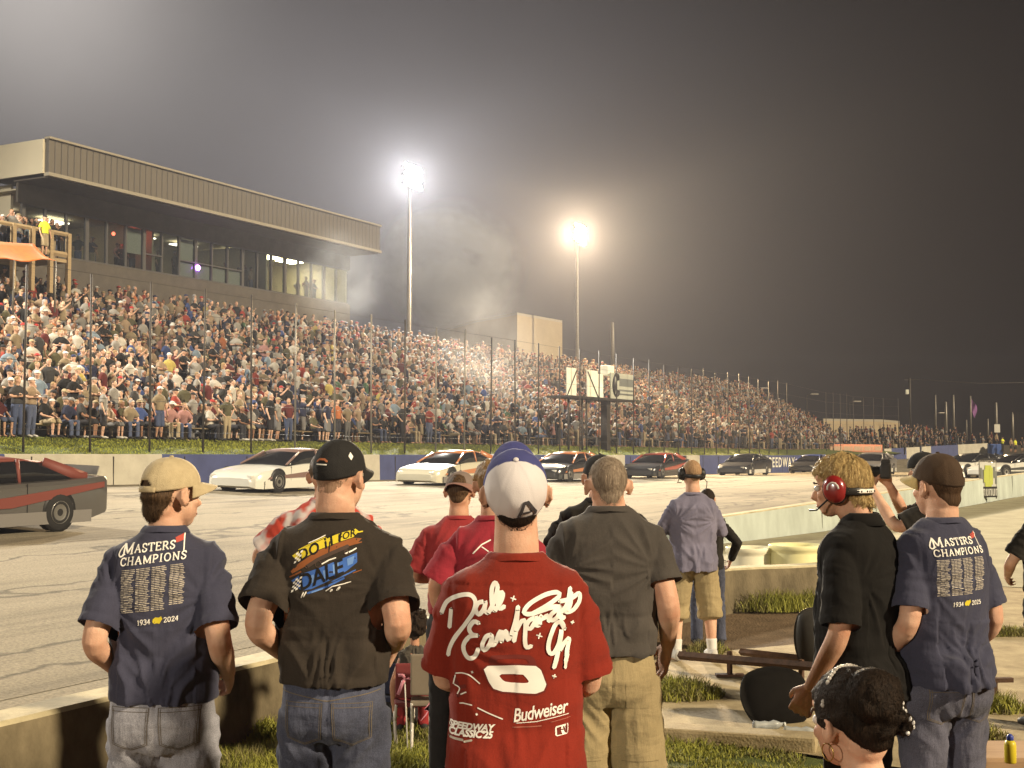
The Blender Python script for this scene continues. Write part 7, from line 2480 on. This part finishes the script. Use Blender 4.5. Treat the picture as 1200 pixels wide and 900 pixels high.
for k in range(16):
    a = rb.uniform(0, 2 * PI); r_ = rb.uniform(.02, .06)
    c = V3((.008 + r_ * math.cos(a), -.098 + rb.uniform(-.02, .02), .045 + r_ * math.sin(a) * .9))
    B_.tube([HM @ (c + V3((.024 * math.cos(t + a), -.01 - .004 * t, .022 * math.sin(t + a)))) for t in (0, .9, 1.8, 2.7, 3.6)], [.008, .012, .013, .011, .006], seg=8)
hm_ = remesh(B_, .005, 3)
hb9 = obj_from_mesh("hair_bun", hm_, HD, D9['body'])
add_strands(hb9, D9, n=4500, length=.06, lift=.003, w=.0015, flow=lambda p: Vector((p.z - .045, .0, -(p.x - .01))), seed=5, jit=.10)
bv9 = BVHTree.FromPolygons([v.co for v in hm_.vertices], [p.vertices for p in hm_.polygons])
bh9 = BVHTree.FromPolygons([v.co for v in D9['hair'].data.vertices], [tuple(p.vertices) for p in D9['hair'].data.polygons])
def onhair(p, d):
    best = None
    for bv in (bv9, bh9):
        o = HM @ V3(p) - (HM.to_3x3() @ V3(d)) * .4
        loc, no, _, dist = bv.ray_cast(o, (HM.to_3x3() @ V3(d)).normalized(), .8)
        if loc is not None and (best is None or dist < best[1]): best = (loc, dist)
    return best[0] if best else HM @ V3(p)
m_ = MB()
for k in range(9):
    p = onhair((.052 + .012 * math.sin(k * 2.3), 0, -.045 + .011 * k), (0, 1, 0))
    m_.ell(p, (.0055, .0055, .0062), None, 8, 6)
m_.build("pearl_hairpin", plain("pearl", (.68, .66, .64), .2), D9['body'], True)
m_ = MB()
for k in range(19):
    a = R(22 + k * 7.6)
    p = onhair((.075 * math.cos(a), -.005, .07), (0, 0, -1)) if 35 < 22 + k * 7.6 < 145 else onhair((.05 * (1 if math.cos(a) > 0 else -1), -.005, .03 + .06 * math.sin(a)), (-1 if math.cos(a) > 0 else 1, 0, 0))
    m_.ell(p, (.0062, .0055, .0062), None, 8, 6)
m_.build("beaded_headband", plain("bead", (.42, .38, .34), .25), D9['body'], True)
for sx in (-1, 1):
    m_ = MB(); m_.tube([HM @ V3((sx * .088, -.004 + .018 * math.cos(a), -.056 + .020 * math.sin(a))) for a in [k * PI / 10 for k in range(20)]], .0016, seg=6, closed=True); m_.build("earring", plain("earring gold", (.5, .35, .12), .3, 1), D9['body'], True)
L9 = D9['L']; zs9 = D9['zs']
for sx in (-1, 1):
    m_ = MB(); m_.tube([L9 @ V3((sx * .085, -.095, zs9 - .08)), L9 @ V3((sx * .088, -.072, zs9 + .005)), L9 @ V3((sx * .09, -.01, zs9 + .036)), L9 @ V3((sx * .088, .06, zs9 - .01))], [(.016, .004)] * 4, seg=8, ref=(1, 0, 0)); m_.build("strap", M_BLACKP if sx < 0 else plain("strap white", (.6, .57, .52), .8), D9['shirt'], True)
# folding stool under her
st_ = empty("folding_stool", ((uc - 600) / ppm, 3.0, 0), R(24), "low folding stool under the seated woman", "stool")
m_ = MB(); m_.box((0, .02, .345), (.40, .36, .03), bev=.01); m_.build("seat", cloth_mat("stool canvas", (.03, .05, .09)), st_)
for sy in (-.16, .18):
    for sx in (-1, 1):
        m_ = MB(); m_.tube([(sx * .2, sy, 0), (-sx * .2, sy, .335)], .011, seg=8); m_.build("leg", M_STEEL, st_, True)

# --- people nearer the wall
def simple(uc, Y, S, yaw, label, mats, scale=1, **kw):
    b = dict(voxel=.008, cvoxel=.009); b.update(S)
    return make_person(b, (uc - 600) / F * Y, Y, yaw, label, mats, scale=scale, **kw)
D10 = simple(538, 7.0, dict(seed=41, sw=.235, head=(-10, 4, 0), armL=(V3((-.27, .04, 1.16)), V3((-.10, .26, 1.12)), {})), 0, "person in dark red shirt and grey cap standing by the wall", dict(shirt=MAROON, trousers=DKTR),
             scale=.93, hair=(HB, hairline(t=.008, seed=5, cap=True)), cap=dict(crown_mat=mat("grey cap cloth", (.20, .15, .125), .9), brim_mat=mat("grey cap brim", (.26, .14, .11), .9), back=True))
D11 = simple(578, 6.0, dict(H=1.72, seed=43, sw=.222, slv=.9, head=(10, 6, 0), armL=(V3((-.27, -.02, 1.14)), V3((-.22, .12, .92)), {}), voxel=.0075), 0, "person in red shirt with white scribble print hidden behind the white cap", dict(shirt=cloth_mat("crimson cotton", (.26, .022, .034), .1), trousers=DKTR),
             hair=(hair_mat("dark blond hair", (.12, .07, .03), (.32, .2, .09)), hairline(t=.016, seed=8, nape=-.10)))
project(D11, [stroke([(-.09, 1.30), (-.05, 1.34), (-.01, 1.36)], .006), stroke([(-.05, 1.33), (-.02, 1.31)], .005), stroke([(.02, 1.36), (.06, 1.33)], .005)], "lettering", WHITEP)
D12 = simple(384, 5.9, dict(seed=45, sw=.232, zn=1.545, H=1.765, armL=(V3((-.325, .02, 1.27)), V3((-.15, .22, 1.15)), {}), slv=.75), 0, "person in red and white patterned shirt hidden behind the black capped man", dict(shirt=None or mat("patterned shirt", (.42, .05, .03), .9, (.50, .44, .42), 9, .12, detail=2), trousers=DJEAN), hair=(HB, hairline(t=.01)))
D13 = simple(703, 6.5, dict(seed=47, sw=.235, H=1.74, zn=1.52), 0, "person in black shirt and black cap behind the bald man", dict(shirt=BLACKC, trousers=DJEAN), hair=(HD, hairline(t=.008, cap=True)), cap=dict(crown_mat=MATS["black cap cloth"]))
# children by the wall
D14 = simple(487, 7.9, dict(seed=51, sit=.45, hs=1.32, sw=.19, chest=.165, waist=.155, hemw=.17, hemz=.93, slv=.06, slr=.05, collar=False, neckr=.05, zn=1.42, H=1.78), 8, "small child with curly dark hair in grey tank top seated by the wall", dict(shirt=cloth_mat("grey tank knit", (.055, .048, .038)), trousers=MAROON, skin=skin(2), top_name="tank_top"),
             scale=.575, hair=(HD, hairline(t=.034, seed=21, tuft=.9, nape=-.085)))
m_ = MB()
for k in range(26):
    a = k * .9; HMc = D14['HM']
    m_.ell(HMc @ V3((.07 * math.cos(a) * (.5 + .5 * (k % 3) / 2), -.07 + .03 * math.sin(a * 1.7), .08 + .05 * math.sin(a))), (.028, .028, .026), None, 10, 7)
obj_from_mesh("hair_puff", remesh(m_, .008, 1), HD, D14['body'])
D15 = simple(466, 8.15, dict(seed=53, sit=.45, hs=1.3, sw=.19, chest=.165, waist=.155, hemw=.17, hemz=.93, collar=False, neckr=.05, zn=1.42, H=1.78), -5, "smaller child in dark clothes seated left of the curly haired child", dict(shirt=BLACKC, trousers=DKTR, skin=skin(2)), scale=.52, hair=(HD, hairline(t=.02, seed=23)))
M_CHP = plain("chair plastic white", (.52, .48, .42), .6)
def small_chair(uc, Y, rz, label, backm, s=.60):
    o = empty("folding_chair", ((uc - 600) / F * Y, Y, 0), rz, label, "chair", "children's folding chairs")
    m_ = MB(); m_.box((0, 0, .38 * s), (.40 * s, .40 * s, .03), bev=.008); m_.build("seat", backm, o)
    m_ = MB(); m_.box((0, -.22 * s, .62 * s), (.40 * s, .025, .34 * s), bev=.01, rx=.12); m_.build("backrest", backm, o)
    for sx in (-1, 1):
        for y0, y1 in ((-.2, .2), (.2, -.2)):
            m_ = MB(); m_.tube([(sx * .19 * s, y0 * s, 0), (sx * .19 * s, y1 * s, .38 * s)], .009, seg=8); m_.build("leg", M_CHP, o, True)
    return o
small_chair(511, 7.75, .05, "small folding chair with tan back panel and white legs on the grass", mat("tan canvas", (.20, .165, .12), .9), .72)
small_chair(487, 7.88, .14, "small folding chair under the curly haired child", mat("maroon canvas", (.16, .03, .03), .9), .62)
small_chair(466, 8.13, -.08, "small folding chair under the darker child", mat("navy canvas", (.03, .035, .07), .9), .56)
pwp = at(503, 838, 7.45)
pwl = empty("pinwheel", (pwp.x, pwp.y, 0), 0, "pink pinwheel on thin stick planted in the grass", "pinwheel")
ppx = F / 7.45
def q3(u, v): return ((u - 503) / ppx, 0, pwp.z + (838 - v) / ppx)
m_ = MB(); m_.tube([(0, .01, 0), (0, .01, q3(503, 826)[2])], .004, seg=6); m_.build("stick", M_CHP, pwl, True)
PINK = plain("pinwheel pink", (.55, .22, .27), .4)
for tri in (((497, 832), (518, 803), (512, 834)), ((497, 832), (516, 838), (503, 826)), ((505, 828), (493, 845), (500, 838))):
    m_ = MB()
    A_ = [Vector(q3(*t)) for t in tri]
    m_.add(A_ + [p + Vector((0, .012, 0)) for p in A_], [(0, 1, 2), (5, 4, 3), (0, 3, 4, 1), (1, 4, 5, 2), (2, 5, 3, 0)]); m_.build("vane", PINK, pwl)
# little pink ribbon wand by the child
rwp = at(478, 800, 7.6)
rw = empty("ribbon_wand", (rwp.x, rwp.y, 0), 0, "thin wand with red and white ribbons planted left of the pinwheel", "toy")
px2 = F / 7.6
m_ = MB(); m_.tube([(0, 0, 0), (-.02, 0, rwp.z + .05)], .004, seg=6); m_.build("stick", M_CHP, rw, True)
m_ = MB()
for dx, dz, s_ in ((.04, .0, 1), (.07, -.01, -1), (-.03, .03, 1), (-.03, -.05, 1)): m_.tube([(-.015, 0, rwp.z + .02), (-.015 + dx * .5, -.01, rwp.z + .02 + dz * .5 + .01), (-.015 + dx * 1.4, 0, rwp.z + dz * 1.4)], [(.010, .002)] * 3, seg=6)
m_.build("ribbon", PINK, rw, True)

# --- photographer
Yp = 8.6
S = dict(seed=61, H=1.74, sw=.235, head=(0, 2, 0), voxel=.007, cvoxel=.008,
         armL=(V3((-.20, .20, 1.24)), V3((-.05, .36, 1.50)), dict(dir=(.3, .3, .9), palm=(.4, .3, .8), curl=(30, 40, 30))), armR=(V3((.27, .14, 1.28)), V3((.07, .25, 1.52)), dict(dir=(-.3, .5, .6), palm=(-.7, .3, 0), curl=(40, 50, 30))))
Dp = simple(1086, Yp, S, 72, "photographer in black shirt and backwards black cap aiming a long camera", dict(shirt=BLACKC, trousers=DKTR, skin=skin(1)), hair=(HD, hairline(t=.008, cap=True)), cap=dict(crown_mat=MATS["black cap cloth"], back=True))
bp_m = Matrix.Translation(Dp['body'].location) @ Dp['body'].rotation_euler.to_matrix().to_4x4()
ce = bp_m @ V3((.0, .27, 1.615))
co_ = empty("camera_body", ce, R(72), "black camera with long lens held by the photographer", "camera")
m_ = MB(); m_.box((0, 0, 0), (.145, .07, .105), bev=.014); m_.box((0, .0, .062), (.06, .06, .035), bev=.01); m_.build("camera_case", M_BLACKP, co_)
m_ = MB(); m_.lathe((0, 0, 0), [(.036, 0), (.038, .05), (.044, .07), (.046, .13), (.052, .15), (.052, .19), (.046, .19), (.04, .17)], 24, cap=False); m_.xf(Matrix.Translation((0, .03, -.005)) @ Matrix.Rotation(-PI / 2, 4, 'X')); m_.build("lens", M_BLACKP, co_, True)
m_ = MB(); m_.cyl((0, 0, 0), .04, .004); m_.xf(Matrix.Translation((0, .195, -.005)) @ Matrix.Rotation(-PI / 2, 4, 'X')); m_.build("front_glass", M_CARGL, co_)

# --- person at the right edge
D16 = simple(1224, 8.2, dict(seed=71, sw=.21, head=(15, 0, 0), armL=(V3((-.27, .06, 1.16)), V3((-.14, .24, 1.05)), {}), hemz=.95), 20, "fair haired person in black shirt and trousers at the right edge of the pit road", dict(shirt=BLACKC, trousers=DKTR, skin=skin(1)), scale=.90, hair=(HBL, hairline(t=.016, seed=4, nape=-.1)))
# ------------------------------------------------------------------ smoke and haze
def smoke(name, c, r, dens, col, scale, seed, label=None):
    m_ = MB(); m_.ell((0, 0, 0), (1, 1, 1), None, 24, 14)
    m = bpy.data.materials.new(name + " volume"); m.use_nodes = True
    nt = m.node_tree; nt.nodes.clear()
    out = N(nt, "ShaderNodeOutputMaterial"); pv = N(nt, "ShaderNodeVolumePrincipled")
    nt.links.new(pv.outputs[0], out.inputs["Volume"])
    pv.inputs["Color"].default_value = c4(col); pv.inputs["Anisotropy"].default_value = .2
    tc = N(nt, "ShaderNodeTexCoord")
    ln_ = N(nt, "ShaderNodeVectorMath", operation='LENGTH'); nt.links.new(tc.outputs["Object"], ln_.inputs[0])
    fall = N(nt, "ShaderNodeMapRange", interpolation_type='SMOOTHSTEP'); fall.inputs[1].default_value = 1.0; fall.inputs[2].default_value = .2; fall.inputs[3].default_value = 0; fall.inputs[4].default_value = 1
    nt.links.new(ln_.outputs["Value"], fall.inputs[0])
    mp = N(nt, "ShaderNodeMapping"); mp.inputs["Location"].default_value = (seed, seed * .7, 0); nt.links.new(tc.outputs["Object"], mp.inputs[0])
    nz = N(nt, "ShaderNodeTexNoise"); nz.inputs["Scale"].default_value = scale; nz.inputs["Detail"].default_value = 6; nz.inputs["Roughness"].default_value = .6; nz.inputs["Distortion"].default_value = .5
    nt.links.new(mp.outputs[0], nz.inputs["Vector"])
    mr = N(nt, "ShaderNodeMapRange"); mr.inputs[1].default_value = .36; mr.inputs[2].default_value = .70; mr.inputs[3].default_value = 0; mr.inputs[4].default_value = dens
    nt.links.new(nz.outputs["Fac"], mr.inputs[0])
    mu = N(nt, "ShaderNodeMath", operation='MULTIPLY'); nt.links.new(fall.outputs[0], mu.inputs[0]); nt.links.new(mr.outputs[0], mu.inputs[1])
    nt.links.new(mu.outputs[0], pv.inputs["Density"])
    o = m_.build(name, m)
    o.location = c; o.scale = r
    return tag(o, kind="stuff")
c = at(522, 316, 138); smoke("smoke", c, (9.2, 6, 8.2), 1.3, (.78, .84, .92), 2.3, 2.0)
c = at(572, 420, 74); smoke("smoke", c, (4.8, 3, 5.2), .05, (.9, .88, .86), 1.6, 7.0)
c = at(395, 330, 66); smoke("smoke", c, (3.2, 3, 3.4), .08, (.80, .86, .95), 1.7, 5.0)
if HAZE:
    m_ = MB(); m_.box((40, 130, 11.0), (420, 400, 26.0))
    m = bpy.data.materials.new("haze volume"); m.use_nodes = True
    nt = m.node_tree; nt.nodes.clear()
    out = N(nt, "ShaderNodeOutputMaterial"); pv = N(nt, "ShaderNodeVolumePrincipled"); nt.links.new(pv.outputs[0], out.inputs["Volume"])
    pv.inputs["Color"].default_value = (.68, .72, .88, 1); pv.inputs["Density"].default_value = HAZE; pv.inputs["Anisotropy"].default_value = .55
    tag(m_.build("haze", m), kind="stuff")

bpy.data.scenes.remove(WS)
